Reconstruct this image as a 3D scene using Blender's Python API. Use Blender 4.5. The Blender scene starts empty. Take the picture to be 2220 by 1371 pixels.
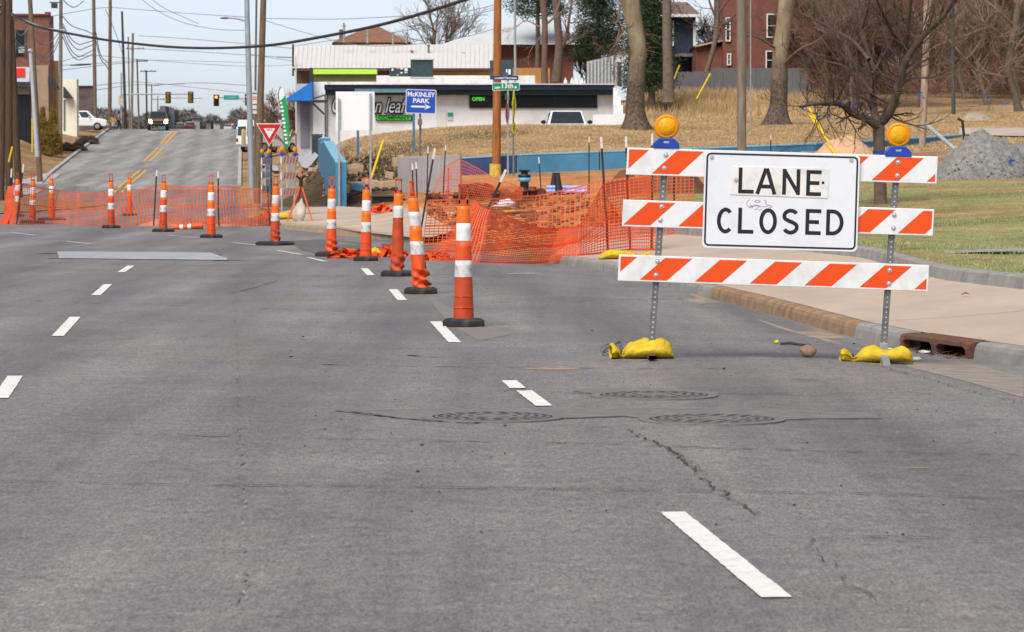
import bpy, bmesh, math, random
import numpy as np
from mathutils import Vector, Matrix, Euler, noise

S = bpy.context.scene
COL = S.collection
R = math.radians
PI = math.pi

# ------------------------------------------------------------------ camera, sky, sun, exposure
CAM_H, F, CX, CY, HORIZ = 1.46, 7500.0, 1110.0, 685.5, 365.0
PITCH = math.atan((CY - HORIZ) / F)
cam_d = bpy.data.cameras.new('camera')
cam = bpy.data.objects.new('camera', cam_d)
COL.objects.link(cam)
cam_d.sensor_width = 36.0
cam_d.lens = F / 2220.0 * 36.0
cam_d.clip_start, cam_d.clip_end = 0.5, 9000.0
cam.location = (0, 0, CAM_H)
cam.rotation_euler = (PI / 2 - PITCH, 0, 0)
cam_d.dof.use_dof = True
cam_d.dof.focus_distance = 29.0
cam_d.dof.aperture_fstop = 13.0
S.camera = cam

SUN_EL, SUN_AZ = 52.0, 205.0          # azimuth measured clockwise from +Y
world = bpy.data.worlds.new('World')
S.world = world
world.use_nodes = True
wn = world.node_tree
sky = wn.nodes.new('ShaderNodeTexSky')
sky.sky_type = 'NISHITA'
sky.sun_disc = False
sky.sun_elevation = R(SUN_EL)
sky.sun_rotation = R(SUN_AZ)
sky.air_density = 0.5
sky.dust_density = 0.9
sky.ozone_density = 1.6
bgn = wn.nodes['Background']
hsv = wn.nodes.new('ShaderNodeHueSaturation')
hsv.inputs['Saturation'].default_value = 0.46
wn.links.new(sky.outputs[0], hsv.inputs['Color'])
wn.links.new(hsv.outputs[0], bgn.inputs[0])
bgn.inputs[1].default_value = 0.09
sun_d = bpy.data.lights.new('sun', 'SUN')
sun = bpy.data.objects.new('sun', sun_d)
COL.objects.link(sun)
sun_d.energy = 2.3
sun_d.angle = R(42)
sun_d.color = (1.0, 0.94, 0.86)
_az, _el = R(SUN_AZ), R(SUN_EL)
_sd = Vector((math.sin(_az) * math.cos(_el), math.cos(_az) * math.cos(_el), math.sin(_el)))
sun.rotation_euler = _sd.to_track_quat('Z', 'Y').to_euler()
S.view_settings.view_transform = 'Standard'
S.view_settings.look = 'None'
S.view_settings.exposure = 0.84
S.view_settings.gamma = 1.0
S.view_settings.use_curve_mapping = False
S.cycles.max_bounces = 6
S.cycles.diffuse_bounces = 3
S.cycles.transparent_max_bounces = 12
S.cycles.caustics_reflective = False
S.cycles.caustics_refractive = False

# ------------------------------------------------------------------ helpers: sight lines and ground
def ray(px, py):
    u, v = (px - CX) / F, -(py - CY) / F
    return Vector((u, math.cos(PITCH) + v * math.sin(PITCH), -math.sin(PITCH) + v * math.cos(PITCH)))

def W(px, py, Y):
    d = ray(px, py)
    k = Y / d.y
    return Vector((d.x * k, Y, CAM_H + d.z * k))

def XA(px, Y):
    return (px - CX) / F * Y * 1.0

def smooth(a, b, x):
    t = np.clip((np.asarray(x, float) - a) / (b - a), 0, 1)
    return t * t * (3 - 2 * t)

# kerb line (X of the gutter at distance Y)
CURB = [(-20, 9.2), (10, 5.5), (26.35, 3.90), (29.12, 3.26), (31.2, 3.01), (36.9, 2.61), (40.4, 2.29), (51.4, 1.30), (55.9, .526),
        (63.1, -.79), (70.4, -2.1), (75.2, -3.32), (83.8, -5.6), (90, -6.6), (100, -7.7), (120, -9.3), (150, -11.9), (200, -15.9), (325, -25.6)]
CY_, CX_ = np.array([c[0] for c in CURB], float), np.array([c[1] for c in CURB], float)
def curb_x(Y):
    return np.interp(Y, CY_, CX_)

_cp = []
def cpx(px, py, Y):
    p = W(px, py, Y); _cp.append((p.x, p.y, p.z))
for a in [(2220, 640, 35), (1900, 447, 72), (2220, 565, 45), (2220, 480, 62), (1700, 560, 50), (1540, 500, 68), (1540, 440, 80),
          (1900, 397, 90), (2220, 395, 88), (2050, 317, 130), (1700, 333, 122), (1000, 380, 122), (1300, 370, 121), (1500, 350, 121),
          (1150, 440, 95), (1150, 385, 118), (1100, 450, 85), (1100, 505, 72), (800, 440, 110), (700, 446, 110), (800, 410, 117),
          (650, 422, 125), (590, 428, 122), (565, 420, 140), (640, 350, 178), (690, 312, 150), (688, 330, 140), (700, 355, 130), (716, 385, 119), (725, 408, 112), (660, 320, 190), (600, 330, 252), (575, 345, 235),
          (950, 279, 150), (1200, 276, 150), (1350, 276, 150), (760, 302, 150), (880, 330, 132), (1150, 305, 135), (1300, 300, 135),
          (1378, 281, 140), (1690, 271, 150), (1500, 257, 165), (1600, 216, 200), (1420, 216, 200), (2065, 256, 180), (2200, 242, 170),
          (2200, 282, 145), (2220, 205, 210), (1850, 262, 160), (1850, 222, 200),
          (110, 380, 226), (175, 330, 267), (240, 286, 325), (515, 380, 226), (517, 330, 267), (520, 286, 325), (310, 380, 226), (345, 330, 267), (380, 286, 325),
          (28, 385, 165), (80, 340, 215), (131, 305, 280), (205, 281, 320), (50, 300, 262), (0, 412, 150), (0, 345, 215), (530, 385, 180), (535, 340, 240)]:
    cpx(*a)
_cp += [(-14, 110, 0.0), (-20, 130, 0.0), (-12, 90, 0.0), (-16, 150, 0.0), (-22, 170, 0.0), (-20, 195, 0.05), (-27, 200, 0.1), (-25, 110, 0), (-40, 100, 0),
        (-40, 150, .5), (-6.5, 92, .08), (-3, 92, .25),
        (-10, 185, 2.6), (0, 185, 2.4), (5, 188, 2.6), (2.6, 168, 2.28), (-4, 170, 2.25), (4.5, 172, 2.4), (0, 215, 4.2), (10, 230, 6.0), (20, 240, 6.8), (35, 240, 7.5), (60, 240, 8.5), (60, 150, 4.5), (60, 60, 1.2), (30, 40, .5), (12, 25, .2),
        (-20, 400, 3.6), (-20, 600, 2.0), (60, 400, 6.5), (-60, 300, 5.0), (-60, 500, 3.5), (60, 600, 4.0), (-35, 345, 5.0), (-24, 345, 4.95), (-30, 340, 5.0), (-10, 300, 5.0),
        (-12, 10, 0), (-12, 40, 0), (-12, 70, 0), (-40, 50, 0), (0, 10, 0), (0, 40, 0), (-4, 60, 0), (-8, 75, 0)]
_cp = np.array(_cp, float)
_sc = 50.0
def _phi(d2):
    return 0.5 * d2 * np.log(d2 + 1e-9)
def _fit():
    P = _cp[:, :2] / _sc
    n = len(P)
    d2 = ((P[:, None, :] - P[None]) ** 2).sum(-1)
    A = np.zeros((n + 3, n + 3))
    A[:n, :n] = _phi(d2) + np.eye(n) * 2e-3
    A[:n, n] = 1; A[:n, n + 1:] = P
    A[n, :n] = 1; A[n + 1:, :n] = P.T
    b = np.concatenate([_cp[:, 2], np.zeros(3)])
    return P, np.linalg.solve(A, b)
_P, _w = _fit()
_gy = np.arange(150, 700, .5)
_gz = np.cumsum((.0415 * smooth(192, 214, _gy) * smooth(338, 318, _gy) - .022 * smooth(338, 365, _gy) * smooth(480, 440, _gy)) * .5)
FLX = ([90, 112, 132, 160, 185, 200, 226, 267, 325, 360], [-60, -42, -21.5, -22.5, -25.5, -27.6, -30.1, -33.3, -37.7, -41])
def H(X, Y):
    """height of the ground (roadway level) at X, Y; arrays or scalars"""
    X, Y = np.broadcast_arrays(np.asarray(X, float), np.asarray(Y, float))
    sh = X.shape
    x, y = X.ravel(), Y.ravel()
    xc, yc = np.clip(x, -60, 62) / _sc, np.clip(y, -10, 600) / _sc
    out = np.empty(len(x))
    n = len(_P)
    for i in range(0, len(x), 20000):
        a, b = xc[i:i + 20000], yc[i:i + 20000]
        d2 = (a[:, None] - _P[:, 0]) ** 2 + (b[:, None] - _P[:, 1]) ** 2
        out[i:i + 20000] = _phi(d2) @ _w[:n] + _w[n] + _w[n + 1] * a + _w[n + 2] * b
    dl, dr_ = np.interp(y, *FLX) - x, x - curb_x(y)
    wr = smooth(5.0, 0.6, np.maximum(dl, dr_)) * smooth(88, 96, y) * smooth(420, 370, y)
    out = wr * np.interp(y, _gy, _gz) + (1 - wr) * out
    d = x - curb_x(y)
    w = smooth(0.3, 4.0, np.maximum(d, (y - 92) / 6.0))
    near = smooth(90, 70, y)
    dip = np.where(d < 0, -0.075 * smooth(-2.0, 0.0, d), -0.075 + 0.03 * np.minimum(d, 4)) * near
    r = w * out + (1 - w) * dip
    return r.reshape(sh)
def h(x, y):
    return float(H(x, y))
def gp(px, py, off=0.0, y0=9.0, y1=520.0):
    """where the sight line through a photo pixel meets the ground"""
    d = ray(px, py)
    ys = np.concatenate([np.arange(y0, 60, .25), np.arange(60, y1, .5)])
    xs = d.x / d.y * ys
    zs = CAM_H + d.z / d.y * ys
    g = zs - (H(xs, ys) + off)
    k = np.argmax(g <= 0)
    if g[k] > 0:
        k = len(ys) - 1
    if k == 0:
        y = ys[0]
    else:
        y = ys[k - 1] + (ys[k] - ys[k - 1]) * g[k - 1] / (g[k - 1] - g[k] + 1e-12)
    x = d.x / d.y * y
    return Vector((x, y, h(x, y) + off))
def on(px, Y, off=0.0):
    x = XA(px, Y)
    return Vector((x, Y, h(x, Y) + off))

# ------------------------------------------------------------------ helpers: materials
MATS = {}
def M(name, c, var=.18, scale=6.0, rough=.75, metal=0.0, bump=0.0, bscale=None, c2=None, spec=.4, detail=5.0, stretch=None, emit=None, estr=0.0, coord='Object', dirt=None, dscale=2.0, transl=0.0):
    if name in MATS:
        return MATS[name]
    m = bpy.data.materials.new(name)
    m.use_nodes = True
    t = m.node_tree
    b = t.nodes['Principled BSDF']
    b.inputs['Roughness'].default_value = rough
    b.inputs['Metallic'].default_value = metal
    b.inputs['Specular IOR Level'].default_value = spec
    tc = t.nodes.new('ShaderNodeTexCoord')
    mp = t.nodes.new('ShaderNodeMapping')
    t.links.new(tc.outputs[coord], mp.inputs[0])
    if stretch:
        mp.inputs['Scale'].default_value = stretch
    n = t.nodes.new('ShaderNodeTexNoise')
    n.inputs['Scale'].default_value = scale
    n.inputs['Detail'].default_value = detail
    n.inputs['Roughness'].default_value = .62
    t.links.new(mp.outputs[0], n.inputs['Vector'])
    r = t.nodes.new('ShaderNodeValToRGB')
    r.color_ramp.elements[0].position = .3
    r.color_ramp.elements[1].position = .7
    d = c2 if c2 else tuple(min(1, x * (1 + var)) for x in c)
    e = tuple(x * (1 - var) for x in c) if not c2 else c
    r.color_ramp.elements[0].color = (*e, 1)
    r.color_ramp.elements[1].color = (*d, 1)
    t.links.new(n.outputs['Fac'], r.inputs[0])
    colsock = r.outputs[0]
    if dirt:
        n2 = t.nodes.new('ShaderNodeTexNoise')
        n2.inputs['Scale'].default_value = dscale
        n2.inputs['Detail'].default_value = 8
        n2.inputs['Roughness'].default_value = .7
        t.links.new(mp.outputs[0], n2.inputs['Vector'])
        r2 = t.nodes.new('ShaderNodeValToRGB')
        r2.color_ramp.elements[0].position = .5
        r2.color_ramp.elements[1].position = .75
        r2.color_ramp.elements[0].color = (0, 0, 0, 1)
        t.links.new(n2.outputs['Fac'], r2.inputs[0])
        mx = t.nodes.new('ShaderNodeMix'); mx.data_type = 'RGBA'
        t.links.new(r2.outputs[0], mx.inputs[0])
        t.links.new(colsock, mx.inputs[6])
        mx.inputs[7].default_value = (*dirt, 1)
        colsock = mx.outputs[2]
    t.links.new(colsock, b.inputs['Base Color'])
    if bump:
        nb = t.nodes.new('ShaderNodeTexNoise')
        nb.inputs['Scale'].default_value = bscale or scale * 4
        nb.inputs['Detail'].default_value = 4
        t.links.new(mp.outputs[0], nb.inputs['Vector'])
        bp = t.nodes.new('ShaderNodeBump')
        bp.inputs['Strength'].default_value = bump
        bp.inputs['Distance'].default_value = .02
        t.links.new(nb.outputs['Fac'], bp.inputs['Height'])
        t.links.new(bp.outputs[0], b.inputs['Normal'])
    if emit:
        b.inputs['Emission Color'].default_value = (*emit, 1)
        b.inputs['Emission Strength'].default_value = estr
    if transl:
        b.inputs['Transmission Weight'].default_value = 0
        tr = t.nodes.new('ShaderNodeBsdfTranslucent')
        t.links.new(colsock, tr.inputs[0])
        ms = t.nodes.new('ShaderNodeMixShader')
        ms.inputs[0].default_value = transl
        t.links.new(b.outputs[0], ms.inputs[1]); t.links.new(tr.outputs[0], ms.inputs[2])
        t.links.new(ms.outputs[0], t.nodes['Material Output'].inputs[0])
    MATS[name] = m
    return m

def brick_mat(name, c1, c2, mortar, bw=.22, bh=.075):
    m = bpy.data.materials.new(name); m.use_nodes = True
    t = m.node_tree; b = t.nodes['Principled BSDF']
    tc = t.nodes.new('ShaderNodeTexCoord')
    sep = t.nodes.new('ShaderNodeSeparateXYZ'); cmb = t.nodes.new('ShaderNodeCombineXYZ')
    add = t.nodes.new('ShaderNodeMath'); add.operation = 'ADD'
    t.links.new(tc.outputs['Object'], sep.inputs[0])
    t.links.new(sep.outputs[0], add.inputs[0]); t.links.new(sep.outputs[1], add.inputs[1])
    t.links.new(add.outputs[0], cmb.inputs[0]); t.links.new(sep.outputs[2], cmb.inputs[1])
    br = t.nodes.new('ShaderNodeTexBrick')
    br.inputs['Scale'].default_value = 1.0
    br.inputs['Brick Width'].default_value = bw
    br.inputs['Row Height'].default_value = bh
    br.inputs['Mortar Size'].default_value = .008
    br.inputs['Color1'].default_value = (*c1, 1); br.inputs['Color2'].default_value = (*c2, 1); br.inputs['Mortar'].default_value = (*mortar, 1)
    t.links.new(cmb.outputs[0], br.inputs['Vector'])
    n = t.nodes.new('ShaderNodeTexNoise'); n.inputs['Scale'].default_value = 1.3; n.inputs['Detail'].default_value = 8
    t.links.new(tc.outputs['Object'], n.inputs['Vector'])
    mx = t.nodes.new('ShaderNodeMix'); mx.data_type = 'RGBA'; mx.blend_type = 'MULTIPLY'; mx.inputs[0].default_value = .6
    t.links.new(br.outputs[0], mx.inputs[6]); t.links.new(n.outputs['Fac'], mx.inputs[7])
    g = t.nodes.new('ShaderNodeMix'); g.data_type = 'RGBA'; g.blend_type = 'MULTIPLY'; g.inputs[0].default_value = 1
    t.links.new(mx.outputs[2], g.inputs[6]); g.inputs[7].default_value = (1.5, 1.5, 1.5, 1)
    t.links.new(g.outputs[2], b.inputs['Base Color'])
    b.inputs['Roughness'].default_value = .9
    MATS[name] = m
    return m

# ------------------------------------------------------------------ helpers: meshes
class MB:
    def __init__(self):
        self.v, self.f, self.s = [], [], []
    def add(self, vs, fs, sm=False, T=None):
        o = len(self.v)
        if T is not None:
            vs = [tuple(T @ Vector(p)) for p in vs]
        self.v += [tuple(p) for p in vs]
        self.f += [tuple(i + o for i in f) for f in fs]
        self.s += [sm] * len(fs)
        return self
    def box(self, x0, x1, y0, y1, z0, z1, T=None):
        vs = [(x0, y0, z0), (x1, y0, z0), (x1, y1, z0), (x0, y1, z0), (x0, y0, z1), (x1, y0, z1), (x1, y1, z1), (x0, y1, z1)]
        return self.add(vs, [(0, 3, 2, 1), (4, 5, 6, 7), (0, 1, 5, 4), (1, 2, 6, 5), (2, 3, 7, 6), (3, 0, 4, 7)], False, T)
    def tube(self, pts, rad, n=8, cap=True, sm=True, T=None):
        pts = [Vector(p) for p in pts]
        if not hasattr(rad, '__len__'):
            rad = [rad] * len(pts)
        vs, fs = [], []
        ref = None
        for i, p in enumerate(pts):
            d = (pts[min(i + 1, len(pts) - 1)] - pts[max(i - 1, 0)])
            if d.length < 1e-9: d = Vector((0, 0, 1))
            d.normalize()
            if ref is None:
                ref = Vector((1, 0, 0)) if abs(d.x) < .8 else Vector((0, 1, 0))
            a = d.cross(ref)
            if a.length < 1e-6: a = d.cross(Vector((0, 1, 0)))
            a.normalize()
            b = d.cross(a)
            ref = b.cross(d) * -1 if False else ref
            for k in range(n):
                t = 2 * PI * k / n
                vs.append(p + (a * math.cos(t) + b * math.sin(t)) * rad[i])
        for i in range(len(pts) - 1):
            for k in range(n):
                k2 = (k + 1) % n
                fs.append((i * n + k, (i + 1) * n + k, (i + 1) * n + k2, i * n + k2))
        self.add(vs, fs, sm, T)
        if cap:
            self.add(vs[:n], [tuple(range(n))], False, T)
            self.add(vs[-n:], [tuple(reversed(range(n)))], False, T)
        return self
    def lathe(self, prof, n=16, sm=True, T=None, cap=True):
        vs, fs = [], []
        for r, z in prof:
            for k in range(n):
                t = 2 * PI * k / n
                vs.append((r * math.cos(t), r * math.sin(t), z))
        for i in range(len(prof) - 1):
            for k in range(n):
                k2 = (k + 1) % n
                fs.append((i * n + k, i * n + k2, (i + 1) * n + k2, (i + 1) * n + k))
        self.add(vs, fs, sm, T)
        if cap:
            self.add(vs[:n], [tuple(reversed(range(n)))], False, T)
            self.add(vs[-n:], [tuple(range(n))], False, T)
        return self
    def prism(self, poly, y0, y1, T=None):
        """polygon in X,Z (counter-clockwise seen from -Y) extruded from y0 to y1"""
        n = len(poly)
        vs = [(x, y0, z) for x, z in poly] + [(x, y1, z) for x, z in poly]
        fs = [tuple(range(n)), tuple(reversed(range(n, 2 * n)))]
        for i in range(n):
            j = (i + 1) % n
            fs.append((i, i + n, j + n, j))
        return self.add(vs, fs, False, T)
    def ell(self, c, r, nu=12, nv=8, jit=0.0, seed=0, T=None, sm=True):
        vs, fs = [], []
        for j in range(nv + 1):
            th = PI * j / nv
            for i in range(nu):
                ph = 2 * PI * i / nu
                p = Vector((math.sin(th) * math.cos(ph), math.sin(th) * math.sin(ph), math.cos(th)))
                k = 1 + jit * noise.noise(p * 1.7 + Vector((seed * 3.1, seed, 0))) * 2
                vs.append((c[0] + p.x * r[0] * k, c[1] + p.y * r[1] * k, c[2] + p.z * r[2] * k))
        for j in range(nv):
            for i in range(nu):
                i2 = (i + 1) % nu
                fs.append((j * nu + i, (j + 1) * nu + i, (j + 1) * nu + i2, j * nu + i2))
        return self.add(vs, fs, sm, T)
    def build(self, name, mat, parent=None, loc=None, bevel=0.0, label=None, kind=None):
        me = bpy.data.meshes.new(name)
        me.from_pydata(self.v, [], self.f)
        me.polygons.foreach_set('use_smooth', self.s)
        me.update()
        if mat: me.materials.append(mat)
        o = bpy.data.objects.new(name, me)
        COL.objects.link(o)
        if parent: o.parent = parent
        if loc is not None: o.location = loc
        if bevel:
            b = o.modifiers.new('bevel', 'BEVEL'); b.width = bevel; b.segments = 2; b.limit_method = 'ANGLE'; b.angle_limit = R(42)
        if label: o['label'] = label
        if kind: o['kind'] = kind
        return o

def np_mesh(name, verts, faces, mat, parent=None, kind=None, smooth_=False):
    """verts (n,3), faces (m,k) arrays -> object, quickly"""
    verts = np.asarray(verts, np.float32); faces = np.asarray(faces, np.int32)
    me = bpy.data.meshes.new(name)
    me.vertices.add(len(verts)); me.vertices.foreach_set('co', verts.ravel())
    k = faces.shape[1]
    me.loops.add(faces.size); me.loops.foreach_set('vertex_index', faces.ravel())
    me.polygons.add(len(faces))
    me.polygons.foreach_set('loop_start', np.arange(0, faces.size, k, dtype=np.int32))
    try: me.polygons.foreach_set('loop_total', np.full(len(faces), k, np.int32))
    except Exception: pass
    me.polygons.foreach_set('use_smooth', np.full(len(faces), smooth_, bool))
    me.update(calc_edges=True); me.validate()
    if mat: me.materials.append(mat)
    o = bpy.data.objects.new(name, me); COL.objects.link(o)
    if parent: o.parent = parent
    if kind: o['kind'] = kind
    return o

def thing(name, label, cat, loc=(0, 0, 0), rz=0.0, group=None):
    o = bpy.data.objects.new(name, None)
    COL.objects.link(o)
    o.empty_display_size = .2
    o.location = loc
    o.rotation_euler = (0, 0, rz)
    return tag(o, label, cat, group)
def tag(o, label, cat, group=None):
    o['label'] = label; o['category'] = cat
    if group: o['group'] = group
    return o
def dup(o, parent=None):
    c = o.copy(); COL.objects.link(c)
    if parent: c.parent = parent
    for ch in list(o.children): dup(ch, c)
    return c
def struct(o, parent=None):
    if parent is None: o['kind'] = 'structure'
    else: o.parent = parent
    return o

def text_mb(txt, size, bold=0.0, depth=.002, align='CENTER', xs=1.0):
    """flat lettering in the X,Z plane facing -Y, centred on the origin"""
    c = bpy.data.curves.new('lettering', 'FONT')
    c.body = txt; c.size = size; c.align_x = align; c.align_y = 'CENTER'
    c.offset = bold; c.resolution_u = 3
    o = bpy.data.objects.new('lettering', c); COL.objects.link(o)
    dg = bpy.context.evaluated_depsgraph_get()
    me = bpy.data.meshes.new_from_object(o.evaluated_get(dg))
    mb = MB()
    mb.add([(v.co.x * xs, -depth, v.co.y) for v in me.vertices], [tuple(p.vertices) for p in me.polygons])
    bpy.data.objects.remove(o); bpy.data.curves.remove(c); bpy.data.meshes.remove(me)
    return mb

def stroke(mb, pts, w, y=-.002, closed=False, T=None):
    """thick line in X,Z with mitred corners, facing -Y"""
    P = [Vector((p[0], p[1])) for p in pts]
    n = len(P); L, Rr = [], []
    for i in range(n):
        a = P[(i - 1) % n] if (closed or i > 0) else None
        b = P[(i + 1) % n] if (closed or i < n - 1) else None
        d1 = (P[i] - a).normalized() if a is not None else None
        d2 = (b - P[i]).normalized() if b is not None else None
        if d1 is None: d1 = d2
        if d2 is None: d2 = d1
        n1 = Vector((-d1.y, d1.x)); n2 = Vector((-d2.y, d2.x))
        m = (n1 + n2)
        if m.length < 1e-6: m = n1.copy()
        m.normalize()
        k = w / 2 / max(.35, m.dot(n1))
        L.append(P[i] + m * k); Rr.append(P[i] - m * k)
    vs = [(p.x, y, p.y) for p in L] + [(p.x, y, p.y) for p in Rr]
    fs = []
    for i in range(n if closed else n - 1):
        j = (i + 1) % n
        fs.append((i, i + n, j + n, j))
    mb.add(vs, fs, False, T)

def arc(cx, cz, rx, rz, a0, a1, n=16):
    return [(cx + rx * math.cos(R(a0 + (a1 - a0) * i / n)), cz + rz * math.sin(R(a0 + (a1 - a0) * i / n))) for i in range(n + 1)]

def strip_sheet(name, left, right, ys, ncols, off, mat, parent=None, smooth_=True):
    """a sheet between two X(Y) edges, laid on the ground"""
    ys = np.asarray(ys, float)
    t = np.linspace(0, 1, ncols + 1)
    l = np.array([left(y) for y in ys]); r = np.array([right(y) for y in ys])
    X = l[:, None] * (1 - t) + r[:, None] * t
    Y = np.repeat(ys[:, None], ncols + 1, 1)
    Z = H(X, Y) + off
    v = np.stack([X, Y, Z], -1).reshape(-1, 3)
    n = ncols + 1
    i = np.arange(len(ys) - 1)[:, None] * n + np.arange(ncols)[None]
    f = np.stack([i, i + 1, i + n + 1, i + n], -1).reshape(-1, 4)
    return np_mesh(name, v, f, mat, parent, smooth_=smooth_)

def drape(name, poly, step, off, mat, parent=None, jag=0.0, seed=0, hz=None):
    """a polygon of world X,Y points laid on the ground"""
    from mathutils.geometry import delaunay_2d_cdt
    rg = random.Random(seed)
    P = [Vector((p[0], p[1])) for p in poly]
    B = []
    for i in range(len(P)):
        a, b = P[i], P[(i + 1) % len(P)]
        k = max(1, int((b - a).length / step))
        nn = (b - a).normalized(); nn = Vector((-nn.y, nn.x))
        for j in range(k):
            q = a.lerp(b, j / k)
            if jag: q = q + nn * rg.uniform(-jag, jag)
            B.append(q)
    nb = len(B)
    xs = [p.x for p in B]; yv = [p.y for p in B]
    pts = list(B)
    gx = np.arange(min(xs), max(xs), step); gy = np.arange(min(yv), max(yv), step)
    for x in gx:
        for y in gy:
            pts.append(Vector((x + rg.uniform(-.1, .1) * step, y + rg.uniform(-.1, .1) * step)))
    res = delaunay_2d_cdt(pts, [(i, (i + 1) % nb) for i in range(nb)], [list(range(nb))], 1, 1e-4)
    v2, fs = res[0], res[2]
    X = np.array([p.x for p in v2]); Y = np.array([p.y for p in v2])
    Z = (hz(X, Y) if hz else H(X, Y)) + off
    mb = MB()
    fs2 = []
    for f in fs:
        a, b, c = (v2[f[0]], v2[f[1]], v2[f[2]])
        ar = (b.x - a.x) * (c.y - a.y) - (b.y - a.y) * (c.x - a.x)
        fs2.append(tuple(f) if ar > 0 else tuple(reversed(f)))
    mb.add(list(zip(X, Y, Z)), fs2, True)
    return mb.build(name, mat, parent)
def pxpoly(pts, off=0.0):
    return [tuple(gp(x, y, off)[:2]) for x, y in pts]

# ------------------------------------------------------------------ ground sheet
def ground_material():
    m = bpy.data.materials.new('ground_cover'); m.use_nodes = True
    t = m.node_tree; b = t.nodes['Principled BSDF']
    b.inputs['Roughness'].default_value = .95; b.inputs['Specular IOR Level'].default_value = .15
    at = t.nodes.new('ShaderNodeAttribute'); at.attribute_name = 'cover'
    tc = t.nodes.new('ShaderNodeTexCoord')
    def nz(scale, det=8, rough=.65):
        n = t.nodes.new('ShaderNodeTexNoise'); n.inputs['Scale'].default_value = scale; n.inputs['Detail'].default_value = det; n.inputs['Roughness'].default_value = rough
        t.links.new(tc.outputs['Object'], n.inputs['Vector']); return n
    n1, n2, n3 = nz(.35), nz(3.0), nz(22.0)
    def ramp(n, lo, hi, a, c):
        r = t.nodes.new('ShaderNodeValToRGB'); r.color_ramp.elements[0].position = lo; r.color_ramp.elements[1].position = hi
        r.color_ramp.elements[0].color = (*a, 1); r.color_ramp.elements[1].color = (*c, 1)
        t.links.new(n.outputs['Fac'], r.inputs[0]); return r
    def mul(a, bsock):
        x = t.nodes.new('ShaderNodeMix'); x.data_type = 'RGBA'; x.blend_type = 'MULTIPLY'; x.inputs[0].default_value = 1
        t.links.new(a, x.inputs[6]); t.links.new(bsock, x.inputs[7]); return x.outputs[2]
    c = mul(at.outputs['Color'], ramp(n1, .34, .66, (.58, .55, .52), (1.2, 1.16, 1.1)).outputs[0])
    c = mul(c, ramp(n2, .3, .72, (.62, .62, .6), (1.3, 1.26, 1.2)).outputs[0])
    c = mul(c, ramp(n3, .3, .7, (.74, .74, .74), (1.22, 1.22, 1.2)).outputs[0])
    t.links.new(c, b.inputs['Base Color'])
    bp = t.nodes.new('ShaderNodeBump'); bp.inputs['Strength'].default_value = .4; bp.inputs['Distance'].default_value = .04
    t.links.new(n3.outputs['Fac'], bp.inputs['Height']); t.links.new(bp.outputs[0], b.inputs['Normal'])
    return m
GROUND_M = ground_material()
TAN, GRN, DIRT, DARKD, SOIL = (.37, .26, .15), (.27, .26, .12), (.17, .105, .058), (.06, .042, .028), (.55, .25, .105)
def cover_colour(X, Y):
    c = np.zeros(X.shape + (3,)); c[:] = TAN
    def blob(px, py, Yd, rx, ry, col, k=1.0):
        x0 = XA(px, Yd)
        d = np.sqrt(((X - x0) / rx) ** 2 + ((Y - Yd) / ry) ** 2)
        w = (smooth(1.25, .75, d) * k)[..., None]
        c[:] = c * (1 - w) + np.array(col) * w
    g = (smooth(2.5, 4.0, X - curb_x(Y)) * smooth(97, 86, Y) * smooth(-1, 2, X - 3.0))[..., None]
    c[:] = c * (1 - g) + np.array(GRN) * g
    blob(1150, 0, 96, 6, 24, SOIL, .9); blob(1400, 0, 95, 4.5, 24, SOIL, .95); blob(1050, 0, 82, 4, 18, SOIL, .9); blob(1120, 0, 99, 2.2, 5, DIRT, .8)
    blob(775, 0, 121, 2.3, 13, DARKD); blob(670, 0, 132, 1.5, 15, DARKD, .85); blob(1060, 0, 138, 1.2, 2.5, DARKD, .6); blob(880, 0, 134, 1.5, 3, DARKD, .6)
    blob(640, 0, 180, 3, 14, (.36, .24, .14), .9); blob(100, 0, 240, 5, 30, (.30, .2, .11), .8)
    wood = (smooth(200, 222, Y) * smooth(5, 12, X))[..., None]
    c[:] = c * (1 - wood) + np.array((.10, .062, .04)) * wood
    far = smooth(330, 420, Y)[..., None]
    c[:] = c * (1 - far) + np.array((.15, .13, .10)) * far
    return c
def make_ground():
    gx = np.concatenate([[-1400, -700, -350, -200, -120, -80, -60], np.arange(-45, 64.1, 1.0), [80, 120, 200, 350, 700, 1400]])
    gy = np.concatenate([[-80, -40, -20, -10, 0], np.arange(5, 352, 1.0), np.arange(356, 620, 8), [700, 900, 1300, 1500]])
    X, Y = np.meshgrid(gx, gy)
    Z = H(X, Y)
    Z = np.where((Y < 60) & (X < curb_x(Y) + 3), Z - .06, Z)
    v = np.stack([X, Y, Z], -1).reshape(-1, 3); n = len(gx)
    i = np.arange(len(gy) - 1)[:, None] * n + np.arange(n - 1)[None]
    f = np.stack([i, i + 1, i + n + 1, i + n], -1).reshape(-1, 4)
    o = np_mesh('ground', v, f, GROUND_M, smooth_=True)
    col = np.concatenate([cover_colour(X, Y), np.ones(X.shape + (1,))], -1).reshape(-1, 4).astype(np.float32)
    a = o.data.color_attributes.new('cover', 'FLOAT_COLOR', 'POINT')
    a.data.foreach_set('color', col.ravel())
    o['kind'] = 'structure'
    return o
ground = make_ground()

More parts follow.
